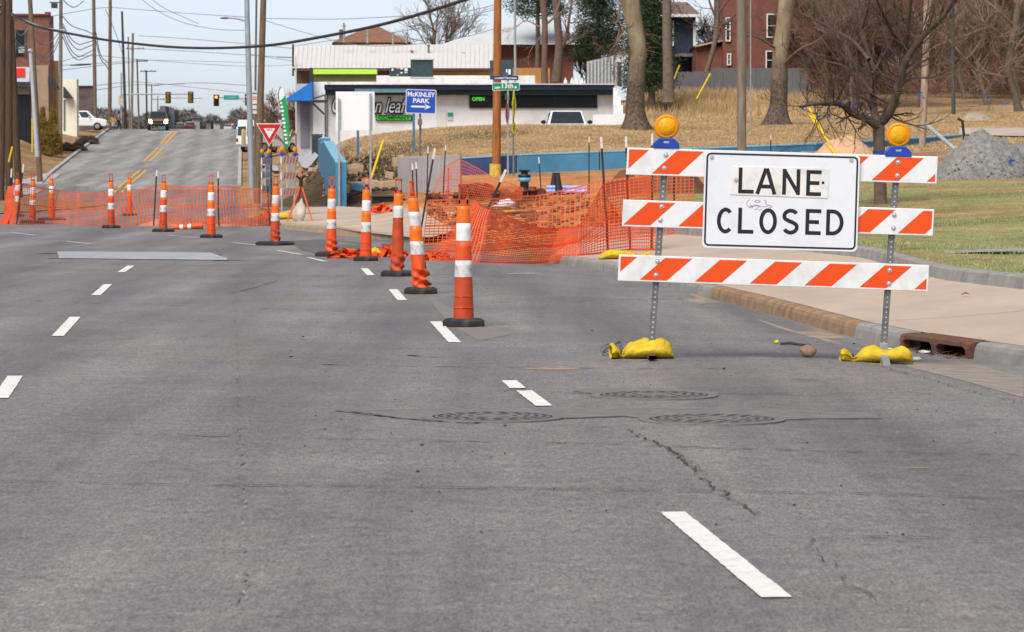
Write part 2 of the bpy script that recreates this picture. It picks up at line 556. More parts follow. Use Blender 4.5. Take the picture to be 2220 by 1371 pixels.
# ------------------------------------------------------------------ carriageway
def asphalt_material(name, base, warm, rough=.62, spec=.62):
    m = bpy.data.materials.new(name); m.use_nodes = True
    t = m.node_tree; b = t.nodes['Principled BSDF']
    b.inputs['Roughness'].default_value = rough; b.inputs['Specular IOR Level'].default_value = spec
    tc = t.nodes.new('ShaderNodeTexCoord')
    def nz(scale, det, rough, st=None):
        n = t.nodes.new('ShaderNodeTexNoise'); n.inputs['Scale'].default_value = scale; n.inputs['Detail'].default_value = det; n.inputs['Roughness'].default_value = rough
        if st:
            mp = t.nodes.new('ShaderNodeMapping'); mp.inputs['Scale'].default_value = st
            mp.inputs['Rotation'].default_value = (0, 0, -.08)
            t.links.new(tc.outputs['Object'], mp.inputs[0]); t.links.new(mp.outputs[0], n.inputs['Vector'])
        else: t.links.new(tc.outputs['Object'], n.inputs['Vector'])
        return n
    def ramp(n, lo, hi, a, c):
        r = t.nodes.new('ShaderNodeValToRGB'); r.color_ramp.elements[0].position = lo; r.color_ramp.elements[1].position = hi
        r.color_ramp.elements[0].color = (*a, 1); r.color_ramp.elements[1].color = (*c, 1)
        t.links.new(n.outputs['Fac'], r.inputs[0]); return r.outputs[0]
    def mul(a, c):
        x = t.nodes.new('ShaderNodeMix'); x.data_type = 'RGBA'; x.blend_type = 'MULTIPLY'; x.inputs[0].default_value = 1
        t.links.new(a, x.inputs[6]); t.links.new(c, x.inputs[7]); return x.outputs[2]
    g = base
    c = ramp(nz(.55, 6, .6), .32, .7, tuple(x * .82 for x in g), tuple(x * y for x, y in zip(g, (1.1, 1.09, 1.08))))
    c = mul(c, ramp(nz(1.0, 5, .6, (1.1, .045, 1)), .32, .68, (.68, .68, .69), (1.2, 1.19, 1.17)))          # wheel tracks
    # oil band along each lane centre and paler, polished wheel paths beside it
    sp = t.nodes.new('ShaderNodeSeparateXYZ'); t.links.new(tc.outputs['Object'], sp.inputs[0])
    def mth(op, a, b_, c_=None):
        n = t.nodes.new('ShaderNodeMath'); n.operation = op
        for i, v in enumerate((a, b_, c_)):
            if v is None: continue
            if isinstance(v, (int, float)): n.inputs[i].default_value = v
            else: t.links.new(v, n.inputs[i])
        return n.outputs[0]
    u = mth('MULTIPLY_ADD', sp.outputs[1], .081, sp.outputs[0])
    u = mth('ADD', u, mth('MULTIPLY_ADD', nz(.22, 3, .5).outputs['Fac'], 1.1, -.55))
    d = mth('ABSOLUTE', mth('SUBTRACT', mth('FRACT', mth('DIVIDE', mth('ADD', u, 1.46), 3.29), None), .5), None)
    lr = t.nodes.new('ShaderNodeValToRGB'); el = lr.color_ramp.elements
    for i, (p_, v_) in enumerate(((0, .80), (.11, .92), (.25, 1.07), (.36, 1.0), (.5, .93))):
        e_ = el[i] if i < 2 else el.new(p_)
        e_.position = p_; e_.color = (v_, v_, v_, 1)
    t.links.new(d, lr.inputs[0])
    c = mul(c, lr.outputs[0])
    c = mul(c, ramp(nz(5.0, 8, .75), .3, .7, (.77, .76, .77), (1.19, 1.18, 1.16)))
    c = mul(c, ramp(nz(38, 3, .75, (1, .22, 1)), .33, .67, (.76, .76, .77), (1.22, 1.21, 1.2)))
    c = mul(c, ramp(nz(95, 2, .8, (1, .2, 1)), .3, .7, (.58, .58, .59), (1.42, 1.41, 1.39)))             # aggregate
    col = nz(55, 2, .6, (1, .4, 1)); tint = ramp(col, .35, .65, (1.05, .97, 1.0), (.95, 1.02, 1.0)); c = mul(c, tint)
    w = ramp(nz(.25, 7, .7), .55, .8, (1, 1, 1), warm); c = mul(c, w)
    t.links.new(c, b.inputs['Base Color'])
    bp = t.nodes.new('ShaderNodeBump'); bp.inputs['Strength'].default_value = .5; bp.inputs['Distance'].default_value = .004
    t.links.new(nz(160, 2, .8).outputs['Fac'], bp.inputs['Height']); t.links.new(bp.outputs[0], b.inputs['Normal'])
    MATS[name] = m
    return m
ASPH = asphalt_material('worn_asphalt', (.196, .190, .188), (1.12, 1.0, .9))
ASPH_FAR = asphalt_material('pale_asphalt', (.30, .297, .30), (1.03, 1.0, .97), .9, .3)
ASPH_PATCH = M('asphalt_patch', (.165, .161, .158), var=.22, scale=9, rough=.85, bump=.3, bscale=120)
OFF_A, OFF_M, OFF_M2 = .02, .026, .030

ys = np.concatenate([np.arange(-6, 60, .5), np.arange(60, 215, 1.0)])
road = strip_sheet('road', lambda y: -60 if y < 205 else -28, lambda y: float(curb_x(y)) + .02, ys, 130, OFF_A, ASPH)
road['kind'] = 'structure'
def far_left(y): return float(np.interp(y, *FLX))
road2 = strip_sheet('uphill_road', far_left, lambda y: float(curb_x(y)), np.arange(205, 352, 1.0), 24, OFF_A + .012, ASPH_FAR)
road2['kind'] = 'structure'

# ------------------------------------------------------------------ painted markings
PAINT = M('road_paint_white', (.74, .74, .70), var=.08, scale=20, rough=.6, dirt=(.52, .51, .49), dscale=12)
PAINT_OLD = M('road_paint_worn', (.55, .54, .50), var=.2, scale=9, rough=.7, dirt=(.25, .24, .23), dscale=5)
YELLOW_P = M('road_paint_yellow', (.66, .32, .03), var=.15, scale=6, rough=.65)
def ribbon(name, pts, width, off, mat, parent, step=.6, widths=None):
    """flat band on the ground along world X,Y points"""
    P = [Vector((p[0], p[1])) for p in pts]; Q, WW = [], []
    for i in range(len(P) - 1):
        k = max(1, int((P[i + 1] - P[i]).length / step))
        for j in range(k):
            Q.append(P[i].lerp(P[i + 1], j / k))
            WW.append(widths[i] + (widths[i + 1] - widths[i]) * j / k if widths else width)
    Q.append(P[-1]); WW.append(widths[-1] if widths else width)
    mb = MB(); vs = []
    for i, q in enumerate(Q):
        d = (Q[min(i + 1, len(Q) - 1)] - Q[max(i - 1, 0)]).normalized(); nn = Vector((-d.y, d.x)) * WW[i] / 2
        for s in (nn, -nn):
            x, y = q + s
            vs.append((x, y, h(x, y) + off))
    mb.add(vs, [(2 * i, 2 * i + 1, 2 * i + 3, 2 * i + 2) for i in range(len(Q) - 1)])
    return mb.build(name, mat, parent)
DASHES = [((1684, 1311), (1458, 1123)), ((1180, 889), (1136, 855)), ((1122, 850), (1104, 833)), ((986, 749), (944, 703)), ((872, 656), (852, 632)), ((804, 601), (790, 586)),
          ((0, 872), (33, 823)), ((125, 735), (163, 693)), ((208, 645), (234, 621)), ((263, 594), (284, 580))]
for a, b in DASHES:
    pa_, pb_ = gp(*a), gp(*b); rj = random.Random(int(a[0])); nj = max(6, int((pb_ - pa_).length / .06))
    jx = [pa_.lerp(pb_, i / nj) + Vector((rj.uniform(-.0025, .0025), 0, 0)) for i in range(nj + 1)]
    o = ribbon('lane_dash', jx, .105, OFF_M, PAINT, road, step=9, widths=[.105 * rj.uniform(.97, 1.02) for _ in jx])
for a, b, w in [((25, 507), (78, 513), .1), ((142, 526), (198, 532), .1), ((362, 513), (430, 518), .09), ((505, 529), (560, 535), .09), ((600, 546), (655, 556), .09), ((668, 562), (706, 571), .09), ((1100, 598), (1160, 597), .07)]:
    ribbon('edge_dash', [gp(*a), gp(*b)], w, OFF_M, PAINT_OLD, road, step=.8)
for line in ([(379, 286), (366, 299), (354, 313)], [(348, 322), (334, 336), (318, 351)], [(311, 370), (290, 388), (268, 405), (250, 421)]):
    c_ = [gp(*p) for p in line]
    for s in (-.21, .21):
        ribbon('yellow_centre_line', [(p.x + s, p.y) for p in c_], .19, OFF_M + .02, YELLOW_P, road2, step=1.0)

# ------------------------------------------------------------------ cracks, joints, repair patches
CRACK = M('crack_filler', (.065, .06, .057), var=.3, scale=20, rough=.9)
JOINT = M('worn_joint', (.165, .16, .157), var=.25, scale=9, rough=.9)
def crack(pts, w, seed, mat=CRACK, name='road_crack', jit=.02, off=None, gaps=0.0):
    rg = random.Random(seed)
    P = [gp(*p) for p in pts]; Q = []; WD = []
    for i in range(len(P) - 1):
        L = (P[i + 1] - P[i]).length; k = max(2, int(L / .06)); k = min(k, 160)
        for j in range(k):
            q = P[i].lerp(P[i + 1], j / k)
            Q.append((q.x + rg.uniform(-jit, jit), q.y + rg.uniform(-jit, jit) * 1.5)); WD.append(w * .46 * rg.choice([.15, .4, .8, 1, 1.2, 1.5]) if not gaps or rg.random() > gaps else w * .02)
    Q.append(P[-1][:2]); WD.append(w * .2)
    return ribbon(name, Q, w, (off or OFF_M) + seed % 7 * .0004, mat, road, step=9, widths=WD)
crack([(1368, 940), (1405, 965), (1440, 980), (1470, 998), (1495, 1022), (1520, 1043), (1560, 1075), (1590, 1100), (1650, 1130)], .022, 1, jit=.03)
crack([(1405, 968), (1450, 985), (1500, 1020), (1530, 1052)], .012, 2, jit=.04)
crack([(1770, 1180), (1755, 1210), (1810, 1245), (1850, 1285), (1900, 1310), (1930, 1325)], .011, 3, jit=.04, gaps=.3)
crack([(1770, 1180), (1900, 1176), (2060, 1181), (2170, 1180)], .0336, 4, gaps=.3)
crack([(0, 1055), (260, 1061), (530, 1064), (800, 1066), (1100, 1071)], .0416, 5, jit=.008, gaps=.15)
crack([(1100, 1071), (1400, 1075), (1600, 1078), (1900, 1083), (2219, 1094)], .0336, 6, jit=.008, gaps=.2)
crack([(0, 943), (300, 950), (620, 958), (900, 964), (1150, 968)], .0473, 7, JOINT, jit=.01, gaps=.25)
crack([(1150, 968), (1500, 980), (1850, 990), (2219, 996)], .0385, 8, jit=.01, gaps=.3)
crack([(724, 899), (800, 906), (860, 916), (930, 921), (1010, 927), (1100, 923), (1240, 916), (1350, 912)], .0440, 9, jit=.012)
crack([(1350, 912), (1430, 920), (1490, 929), (1600, 926), (1740, 918), (1910, 917)], .0352, 10, jit=.012, gaps=.1)
crack([(1640, 775), (1700, 784), (1900, 801), (2000, 825), (2080, 850), (2215, 883)], .0240, 11, jit=.02, gaps=.35)
crack([(1080, 853), (1140, 856), (1300, 863), (1500, 868)], .0450, 12, jit=.012, gaps=.3)
crack([(1500, 868), (1560, 863), (1720, 862)], .0440, 13, jit=.012, gaps=.2)
crack([(1720, 830), (1860, 835)], .0480, 14, gaps=.3)
crack([(1760, 862), (1950, 860), (2100, 866)], .0420, 15, gaps=.4)
for k, (a, b) in enumerate([((300, 605), (760, 612)), ((500, 640), (600, 612)), ((540, 672), (900, 682)), ((1000, 660), (1480, 652)), ((620, 795), (1180, 803)), ((1180, 803), (1560, 806)), ((880, 775), (960, 781)), ((40, 655), (420, 668)), ((560, 600), (980, 598)), ((1560, 640), (1700, 668))]):
    m_ = ((a[0] + b[0]) / 2, (a[1] + b[1]) / 2 + 2)
    crack([a, m_, b], .10, 20 + k, JOINT, jit=.015, gaps=.45)
# the long paving seam down the middle lane
crack([(528, 1370), (526, 1250), (524, 1130), (521, 1000), (516, 850), (511, 700), (507, 600)], .016, 31, M('faint_seam', (.165, .158, .153), var=.15), 'paving_seam', jit=.02, gaps=.7)
LIGHTSEAM = M('chalky_seam', (.42, .42, .42), var=.3, scale=25, rough=.9)
crack([(534, 1330), (532, 1240), (530, 1150), (528, 1080)], .012, 32, LIGHTSEAM, 'paving_seam', jit=.012, gaps=.85)

def patch(name, pts, mat, off=OFF_A + .003, step=.35):
    o = drape(name, pxpoly(pts), step, off, mat, road); return o
patch('repair_patch', [(724, 899), (860, 915), (1010, 926), (1200, 917), (1352, 911), (1490, 928), (1740, 917), (1912, 916), (1890, 905), (1650, 893), (1300, 893), (1000, 893), (850, 896)], ASPH_PATCH)
patch('repair_patch', [(1240, 855), (1300, 864), (1440, 870), (1560, 866), (1560, 858), (1430, 849), (1290, 849)], ASPH_PATCH)
patch('repair_patch', [(655, 545), (700, 558), (760, 566), (830, 560), (780, 528), (700, 522), (620, 525)], M('rough_patch', (.125, .122, .12), var=.35, scale=5, rough=.95, bump=.8, bscale=60), step=.8)
patch('sand_stain', [(1640, 684), (1835, 737), (1820, 752), (1700, 720), (1560, 668), (1480, 655), (1500, 640)], M('washed_sand', (.30, .225, .165), var=.25, scale=5, rough=.95), off=OFF_A + .002)
patch('sand_stain', [(2219, 870), (2219, 806), (2120, 790), (1990, 790), (1960, 800), (2080, 830), (2150, 850)], M('washed_sand_pale', (.25, .215, .185), var=.25, scale=5, rough=.95), off=OFF_A + .002)
patch('sand_stain', [(1125, 803), (1200, 801), (1265, 806), (1230, 809), (1150, 808)], MATS['washed_sand'], off=OFF_A + .002)
patch('sand_stain', [(930, 650), (1020, 690), (1110, 730), (1040, 745), (985, 715), (950, 680)], M('washed_sand_faint', (.215, .19, .17), var=.3, scale=4, rough=.95, c2=(.175, .168, .165)), off=OFF_A + .002)

# ------------------------------------------------------------------ kerbs and pavements
CONC = M('concrete_grey', (.27, .262, .25), var=.2, scale=3, rough=.9, bump=.3, bscale=60, dirt=(.16, .145, .125), dscale=2.5)
CONC_BR = M('concrete_stained', (.30, .185, .105), var=.3, scale=4, rough=.92, bump=.3, bscale=50, dirt=(.16, .10, .06), dscale=3)
CONC_TAN = M('concrete_buff', (.46, .36, .285), var=.10, scale=1.1, rough=.92, bump=.2, bscale=80, dirt=(.38, .32, .265), dscale=1.6, stretch=(1, .35, 1))
CONC_TAN2 = M('concrete_buff_far', (.44, .35, .265), var=.2, scale=.8, rough=.92)
KPROF = [(0, -.04), (.012, 0.0), (.03, .10), (.045, .135), (.075, .153), (.17, .158), (.17, -.04)]
def kerb(name, path, seg=1.85, prof=KPROF, mats=None, parent=None, zfun=None, kids='kerb_stone'):
    """kerb along a list of world X,Y points; the profile leans to the right of travel"""
    P = [Vector((p[0], p[1])) for p in path]
    cum = [0]
    for i in range(len(P) - 1): cum.append(cum[-1] + (P[i + 1] - P[i]).length)
    def at(s):
        s = min(max(s, 0), cum[-1])
        for i in range(len(P) - 1):
            if s <= cum[i + 1] + 1e-6:
                return P[i].lerp(P[i + 1], (s - cum[i]) / max(1e-6, cum[i + 1] - cum[i]))
        return P[-1]
    def frame(s):
        a, b = at(s - .6), at(s + .6)
        d = (b - a).normalized()
        return at(s), Vector((d.y, -d.x))
    root = parent or bpy.data.objects.new(name, None)
    if parent is None:
        COL.objects.link(root); root['kind'] = 'structure'
    n = max(1, int(round(cum[-1] / seg)))
    for k in range(n):
        s0, s1 = cum[-1] * k / n + .012, cum[-1] * (k + 1) / n - .012
        mb = MB(); vs = []; m = len(prof); ss = np.linspace(s0, s1, 5)
        for s in ss:
            q, nn = frame(s)
            z = zfun(q.x, q.y) if zfun else h(q.x, q.y)
            for u, w in prof:
                vs.append((q.x + nn.x * u, q.y + nn.y * u, z + w))
        fs = []
        for i in range(len(ss) - 1):
            for j in range(m):
                j2 = (j + 1) % m
                fs.append((i * m + j, i * m + j2, (i + 1) * m + j2, (i + 1) * m + j))
        fs.append(tuple(reversed(range(m)))); fs.append(tuple((len(ss) - 1) * m + j for j in range(m)))
        mb.add(vs, [tuple(reversed(f)) for f in fs])
        q = at((s0 + s1) / 2)
        mb.build(kids, mats(q) if mats else CONC, root)
    return root
def cpath(y0, y1, st=1.0):
    return [(float(curb_x(y)), y) for y in np.arange(y0, y1 + .01, st)]
DR0, DR1 = 27.45, 29.05     # storm drain opening in the kerb
kerb('near_kerb', cpath(12, DR0 - .45, .5) + [(float(curb_x(DR0)), DR0)], mats=lambda q: CONC)
kerb('kerb', cpath(DR1, 55.9, .5), mats=lambda q: CONC_BR if 31.0 < q.y < 40.6 else CONC)
kl = [tuple(gp(*p)[:2]) for p in [(900, 530), (887, 528), (776, 516), (708, 505), (660, 507 - 4), (606, 498)]]
kerb('corner_kerb', kl, mats=lambda q: M('corner_kerb_stain', (.33, .25, .18), var=.25, scale=2, rough=.9))
X2Y, X2X = [8, 25, 34.5, 38.2, 45.3, 58.3, 62], [9.4, 6.6, 5.1, 4.72, 4.6, 3.2, 2.6]
def x2(y): return float(np.interp(y, X2Y, X2X))
def walk_left(y): return float(curb_x(y)) + .165 if y < 55.9 else float(np.interp(y, [55.9, 62], [.69, 1.1]))
sw_h = lambda y: .15
sidewalk = strip_sheet('pavement', walk_left, lambda y: x2(y) + .02, np.arange(12, 62.1, .5), 12, .152, CONC_TAN)
sidewalk['kind'] = 'structure'
for y in (20.0, 31.1, 40.5, 49.5):
    ribbon('expansion_joint', [(walk_left(y), y), (x2(y), y + .1)], .014, .1535, CRACK, sidewalk, step=.4)
jl = [(walk_left(y) + random.Random(int(y * 7)).uniform(.0, .015), y) for y in np.arange(24, 46, .4)]
ribbon('kerb_joint', jl, .012, .1537, CRACK, sidewalk, step=.4)
K2 = [(-.0, -.02), (.03, .12), (.05, .14), (.16, .145), (.16, -.02)]
kerb('lawn_kerb', [(x2(y), y) for y in np.arange(12, 62, 1.0)] + [(1.9, 64), (.9, 65)], prof=K2, seg=3.0, zfun=lambda x, y: h(x, y) + .15, mats=lambda q: CONC)
apron = drape('corner_pavement', pxpoly([(608, 486), (660, 491), (708, 493), (776, 504), (887, 516), (935, 516), (990, 500), (930, 470), (860, 452), (740, 449), (640, 452), (600, 462)], .12), 1.2, .14, CONC_TAN2)
apron['kind'] = 'structure'
conc_ramp = drape('kerb_ramp', pxpoly([(-60, 408), (40, 392), (92, 379), (132, 379), (100, 405), (60, 425), (-60, 440)]), 3.0, .06, M('concrete_pale', (.40, .39, .38), var=.12, scale=.6))
conc_ramp['kind'] = 'structure'
verge = drape('bare_verge', pxpoly([(-60, 432), (60, 431), (140, 433), (235, 447), (150, 456), (60, 462), (-60, 470)]), 3.0, .05, M('bare_verge', (.22, .14, .06), var=.35, scale=.5, rough=.95))
verge['kind'] = 'structure'
# left and right kerbs of the uphill street, pale gutter strip
for f_, nm in ((lambda y: far_left(y) - .0, 'uphill_kerb_west'), (lambda y: float(curb_x(y)), 'uphill_kerb_east')):
    ks = [(f_(y), y) for y in np.arange(212, 345, 4.0)]
    if nm.endswith('west'): ks = ks[::-1]
    kerb(nm.replace('_west', '').replace('_east', ''), ks, seg=12, prof=[(0, -.05), (.02, .17), (.25, .18), (.25, -.05)], mats=lambda q: M('concrete_pale', (.4, .39, .38)), kids='kerb_stone')
drive = drape('driveway', pxpoly([(560, 352), (690, 345), (700, 352), (650, 362), (600, 366), (555, 366)]), 1.2, .22, M('concrete_drive', (.37, .37, .38), var=.12, scale=.4)); drive['kind'] = 'structure'
drive2 = drape('forecourt', pxpoly([(600, 318), (690, 318), (690, 306), (600, 306)]), 1.2, .12, M('concrete_pale', (.4, .39, .38))); drive2['kind'] = 'structure'
lotp = drape('parking_lot', pxpoly([(2080, 295), (2300, 300), (2300, 279), (2080, 280)]), 2.0, .06, M('pinkish_gravel', (.45, .36, .31), var=.2, scale=1)); lotp['kind'] = 'structure'
# side pavement strip at the far right, across the lawn
strip_walk = drape('lawn_path', pxpoly([(2000, 594), (2230, 586), (2230, 580), (2000, 587)]), .6, .235, CONC); strip_walk['kind'] = 'structure'

# ------------------------------------------------------------------ lawn blades (nobody could count them)
def blades(name, X, Y, Z, hgt, wid, mat, seed, lean=.6, attr=None):
    rg = np.random.default_rng(seed); n = len(X)
    a = rg.uniform(0, 2 * PI, n); hh = hgt * rg.uniform(.5, 1.25, n); ww = wid * rg.uniform(.6, 1.3, n)
    la = rg.uniform(0, 2 * PI, n); ll = hh * lean * rg.uniform(.1, 1, n)
    dx, dy = np.cos(a) * ww / 2, np.sin(a) * ww / 2
    v = np.empty((n, 3, 3))
    v[:, 0] = np.stack([X - dx, Y - dy, Z], 1); v[:, 1] = np.stack([X + dx, Y + dy, Z], 1)
    v[:, 2] = np.stack([X + np.cos(la) * ll, Y + np.sin(la) * ll, Z + hh], 1)
    o = np_mesh(name, v.reshape(-1, 3), np.arange(n * 3).reshape(-1, 3), mat, kind='stuff')
    return o
GRASS_G = M('lawn_blades', (.23, .27, .10), c2=(.44, .41, .20), scale=.9, rough=.8, detail=8, coord='Generated' if False else 'Object', dirt=(.17, .30, .15), dscale=.35)
GRASS_T = M('dormant_blades', (.40, .26, .12), c2=(.58, .42, .23), scale=1.2, rough=.85)
def lawn_z(X, Y): return H(X, Y) + .05 + .21 * smooth(4, 0, X - np.interp(Y, X2Y, X2X))
lawn = drape('lawn', [(x2(y) + .12, y) for y in np.arange(14, 62, 3.0)] + [(2.2, 66), (2.2, 80), (5, 95), (18, 96), (22, 60), (14, 14)], 1.0, 0.0, GROUND_M, hz=lambda X, Y: lawn_z(X, Y) * 1.0)
lawn['kind'] = 'structure'
_lc = lawn.data.color_attributes.new('cover', 'FLOAT_COLOR', 'POINT')
_lx = np.array([v.co[:] for v in lawn.data.vertices])
_k = (smooth(55, 90, _lx[:, 1]) * .5 + .6 * smooth(.35, .65, np.array([noise.noise((x * .55, y * .16, 3)) * 1.3 + .5 for x, y, _ in _lx])))[:, None].clip(0, 1)
_cc = np.array((.23, .27, .115)) * (1 - _k) + np.array((.38, .28, .15)) * _k
_lc.data.foreach_set('color', np.concatenate([_cc, np.ones((len(_cc), 1))], 1).astype(np.float32).ravel())
_r = np.random.default_rng(5)
bx_, by_ = _r.uniform(2.5, 16, 260000), 30 + 62 * _r.uniform(0, 1, 260000) ** 1.3
_m = (np.array([noise.noise((x * .55, y * .16, 3)) for x, y in zip(bx_, by_)]) < _r.uniform(-.3, .55, len(bx_))) & (bx_ > np.interp(by_, X2Y, X2X) + .17) & (bx_ < 1.2 + by_ * .155)
bx_, by_ = bx_[_m], by_[_m]
blades('lawn_grass', bx_, by_, lawn_z(bx_, by_) - .005, .035, .012, GRASS_G, 6)

# ------------------------------------------------------------------ materials of the work zone
ORANGE = M('traffic_orange', (.78, .075, .004), var=.06, scale=5, rough=.45)
ORANGE_B = M('orange_sheeting', (.90, .17, .008), var=.06, scale=9, rough=.35, dirt=(.5, .09, .01), dscale=5)
ORANGE_D = M('orange_plastic', (.50, .062, .014), var=.22, scale=6, rough=.55, dirt=(.26, .045, .02), dscale=5)
ORANGE_L = M('orange_plastic_fresh', (.72, .08, .012), var=.15, scale=6, rough=.5, dirt=(.4, .06, .02), dscale=4)
WHITE_S = M('white_sheeting', (.76, .77, .78), var=.04, scale=12, rough=.4, dirt=(.58, .57, .55), dscale=4)
WHITE_D = M('white_sheeting_scuffed', (.62, .61, .60), var=.12, scale=14, rough=.5, dirt=(.22, .2, .18), dscale=11)
SIGN_W = M('sign_white', (.74, .76, .80), var=.03, scale=4, rough=.35, dirt=(.66, .66, .68), dscale=3)
PLATE_W = M('plate_cream', (.76, .745, .71), var=.05, scale=8, rough=.45, dirt=(.5, .46, .4), dscale=7)
BLACK_P = M('black_print', (.012, .013, .018), var=.2, scale=9, rough=.45)
RUBBER = M('black_rubber', (.022, .022, .024), var=.35, scale=9, rough=.75, dirt=(.08, .075, .07), dscale=4)
STEEL = M('galvanised_steel', (.34, .36, .38), var=.22, scale=14, rough=.5, metal=.5)
STEEL_D = M('dark_steel', (.16, .165, .17), var=.25, scale=12, rough=.55, metal=.4)
HOLE = M('hole_dark', (.012, .012, .012), var=.1, rough=.9)
ZINC = M('zinc_bolt', (.55, .57, .6), var=.12, scale=30, rough=.35, metal=.7)
AMBER = M('amber_lens', (.95, .36, .004), var=.12, scale=16, rough=.22, transl=.25, bump=.3, bscale=90)
AMBER_B = M('amber_lens_core', (1.0, .50, .01), var=.10, scale=14, rough=.18, transl=.3, bump=.4, bscale=70)
BLUE_P = M('blue_plastic', (.012, .055, .36), var=.15, scale=8, rough=.4)
YELLOW_B = M('yellow_sandbag', (.60, .43, .035), var=.22, scale=9, rough=.9, bump=.5, bscale=28, spec=.08, dirt=(.48, .31, .045), dscale=6)
YELLOW_C = M('yellow_plastic', (.75, .50, .01), var=.1, scale=8, rough=.5)
RUST = M('rusty_iron', (.16, .065, .035), c2=(.085, .05, .042), scale=12, rough=.85, bump=.6, bscale=60, dirt=(.24, .09, .03), dscale=6)
GREEN_S = M('sign_green', (.0, .22, .115), var=.06, rough=.4)
BLUE_S = M('sign_blue', (.012, .085, .50), var=.06, rough=.4)
NAVY_S = M('sign_navy', (.012, .022, .14), var=.1, rough=.4)
RED_S = M('sign_red', (.55, .02, .012), var=.08, rough=.4)
WHITE_PAINT = M('white_paint', (.78, .79, .80), var=.04, scale=2, rough=.5)

# ------------------------------------------------------------------ the lane-closed barricade
BY = 26.1
KB = BY / 27.3
BS = F / BY                            # photo pixels per metre at that distance
bar_o = W(1660, 782, BY)
bar_o.z = W(1660, 782, BY).z
barr = thing('barricade', 'tall three rail orange and white striped barricade carrying the LANE CLOSED board', 'barricade', bar_o)
def bl(px, py):
    p = W(px, py, BY) - bar_o
    return p.x, p.z
def rail_mesh(corners, phase, name):
    (x0, z0), (x1, z1), (x2_, z2), (x3, z3) = [bl(*c) for c in corners]       # TL TR BR BL
    o = Vector((x3, z3)); ex = Vector((x2_ - x3, z2 - z3)); L = ex.length; ex.normalize(); ez = Vector((x0 - x3, z0 - z3)); hh = ez.length; ez.normalize()
    T = Matrix(((ex.x, 0, ez.x, o.x), (0, 1, 0, 0), (ex.y, 0, ez.y, o.y), (0, 0, 0, 1)))
    mb = MB(); mb.box(0, L, -.014, .014, 0, hh, T)
    rail = mb.build(name, WHITE_S, barr, bevel=.004)
    def clip(poly, a, b, side):
        out = []
        for i in range(len(poly)):
            p, q = poly[i], poly[(i + 1) % len(poly)]
            ins = lambda v: (v[0] >= a if side == 0 else v[0] <= b)
            if ins(p): out.append(p)
            if ins(p) != ins(q):
                c = a if side == 0 else b
                t = (c - p[0]) / (q[0] - p[0]); out.append((c, p[1] + t * (q[1] - p[1])))
        return out
    m = .014
    for k in range(-1, 8):
        b0 = phase + k * .4335 * KB; w = .213 * KB; sh = .19 * KB
        za, zb = m, hh - m
        poly = [(b0, za), (b0 + w, za), (b0 + w + sh, zb), (b0 + sh, zb)]
        poly = clip(poly, m, L - m, 0)
        if len(poly) >= 3: poly = clip(poly, m, L - m, 1)
        if len(poly) < 3: continue
        s = MB(); s.add([(x, -.0155, z) for x, z in poly], [tuple(range(len(poly)))], False, T)
        s.build('stripe', ORANGE, rail)
    return rail, T
r1, T1 = rail_mesh([(1360, 320), (2033, 341), (2030, 399), (1357, 379)], (262 - 135 - 273) / 2.285 / BS, 'rail')
r2, T2 = rail_mesh([(1351, 433), (2025, 455), (2022, 512), (1348, 491)], (118 - 112 - 273 * 0) / 2.285 / BS, 'rail')
r3, T3 = rail_mesh([(1342, 552), (2014, 575), (2011, 632), (1339, 609)], (200 - 90 - 273) / 2.285 / BS, 'rail')
def post_mesh(px0, py0, px1, py1, boot):
    a, b = Vector(bl(px0, py0)), Vector(bl(px1, py1))
    up = (b - a); L = up.length; up.normalize(); ex = Vector((up.y, -up.x))
    T = Matrix(((ex.x, 0, up.x, a.x), (0, 1, 0, .04), (ex.y, 0, up.y, a.y), (0, 0, 0, 1)))
    mb = MB(); mb.box(-.023, .023, -.023, .023, 0, L, T)
    p = mb.build('post', STEEL_D, barr, bevel=.003)
    hb = MB(); z = .05
    while z < L - .02:
        hb.lathe([(.0065, 0), (.0065, .001)], 6, False, T @ Matrix.Translation((0, -.0235, z)) @ Matrix.Rotation(PI / 2, 4, 'X'))
        z += .0254 * 1.5
    hb.build('perforation', M('hole_light_paint', (.5, .5, .5), var=.2), p, kind='stuff')  # solid pale discs: light showing through the post holes, put into the colour
    if boot:
        f = MB(); f.box(-.03, .03, -.03, .03, -.01, .16, T); f.box(-.03, .03, -.36, .36, -.012, .012, T)
        f.add([Vector(q) for q in [(-.028, -.36, -.01), (.028, -.36, -.01), (.028, -.03, -.01), (-.028, -.03, -.01), (-.028, -.34, .012), (.028, -.34, .012), (.028, -.03, .10), (-.028, -.03, .10)]],
              [(0, 3, 2, 1), (4, 5, 6, 7), (0, 1, 5, 4), (1, 2, 6, 5), (2, 3, 7, 6), (3, 0, 4, 7)], False, T)
        f.build('foot', STEEL, barr, bevel=.003)
    return p
post_mesh(1411, 768, 1445, 318, False)
post_mesh(1914, 790, 1947, 338, True)
f = MB(); x_, z_ = bl(1411, 770)
f.box(x_ - .03, x_ + .03, -.34, .34, z_ - .012, z_ + .012); f.box(x_ - .035, x_ + .03, -.34, -.30, z_ - .012, z_ + .02); f.build('foot', RUST, barr)
def bolt(px, py, parent, r=.0185, y=-.016):
    x, z = bl(px, py); mb = MB()
    T = Matrix.Translation((x, y, z)) @ Matrix.Rotation(PI / 2, 4, 'X')
    mb.lathe([(r, 0), (r, .002), (r * .95, .003)], 14, False, T); mb.lathe([(r * .5, .003), (r * .5, .009), (r * .3, .011)], 8, False, T)
    mb.build('bolt', ZINC, parent)
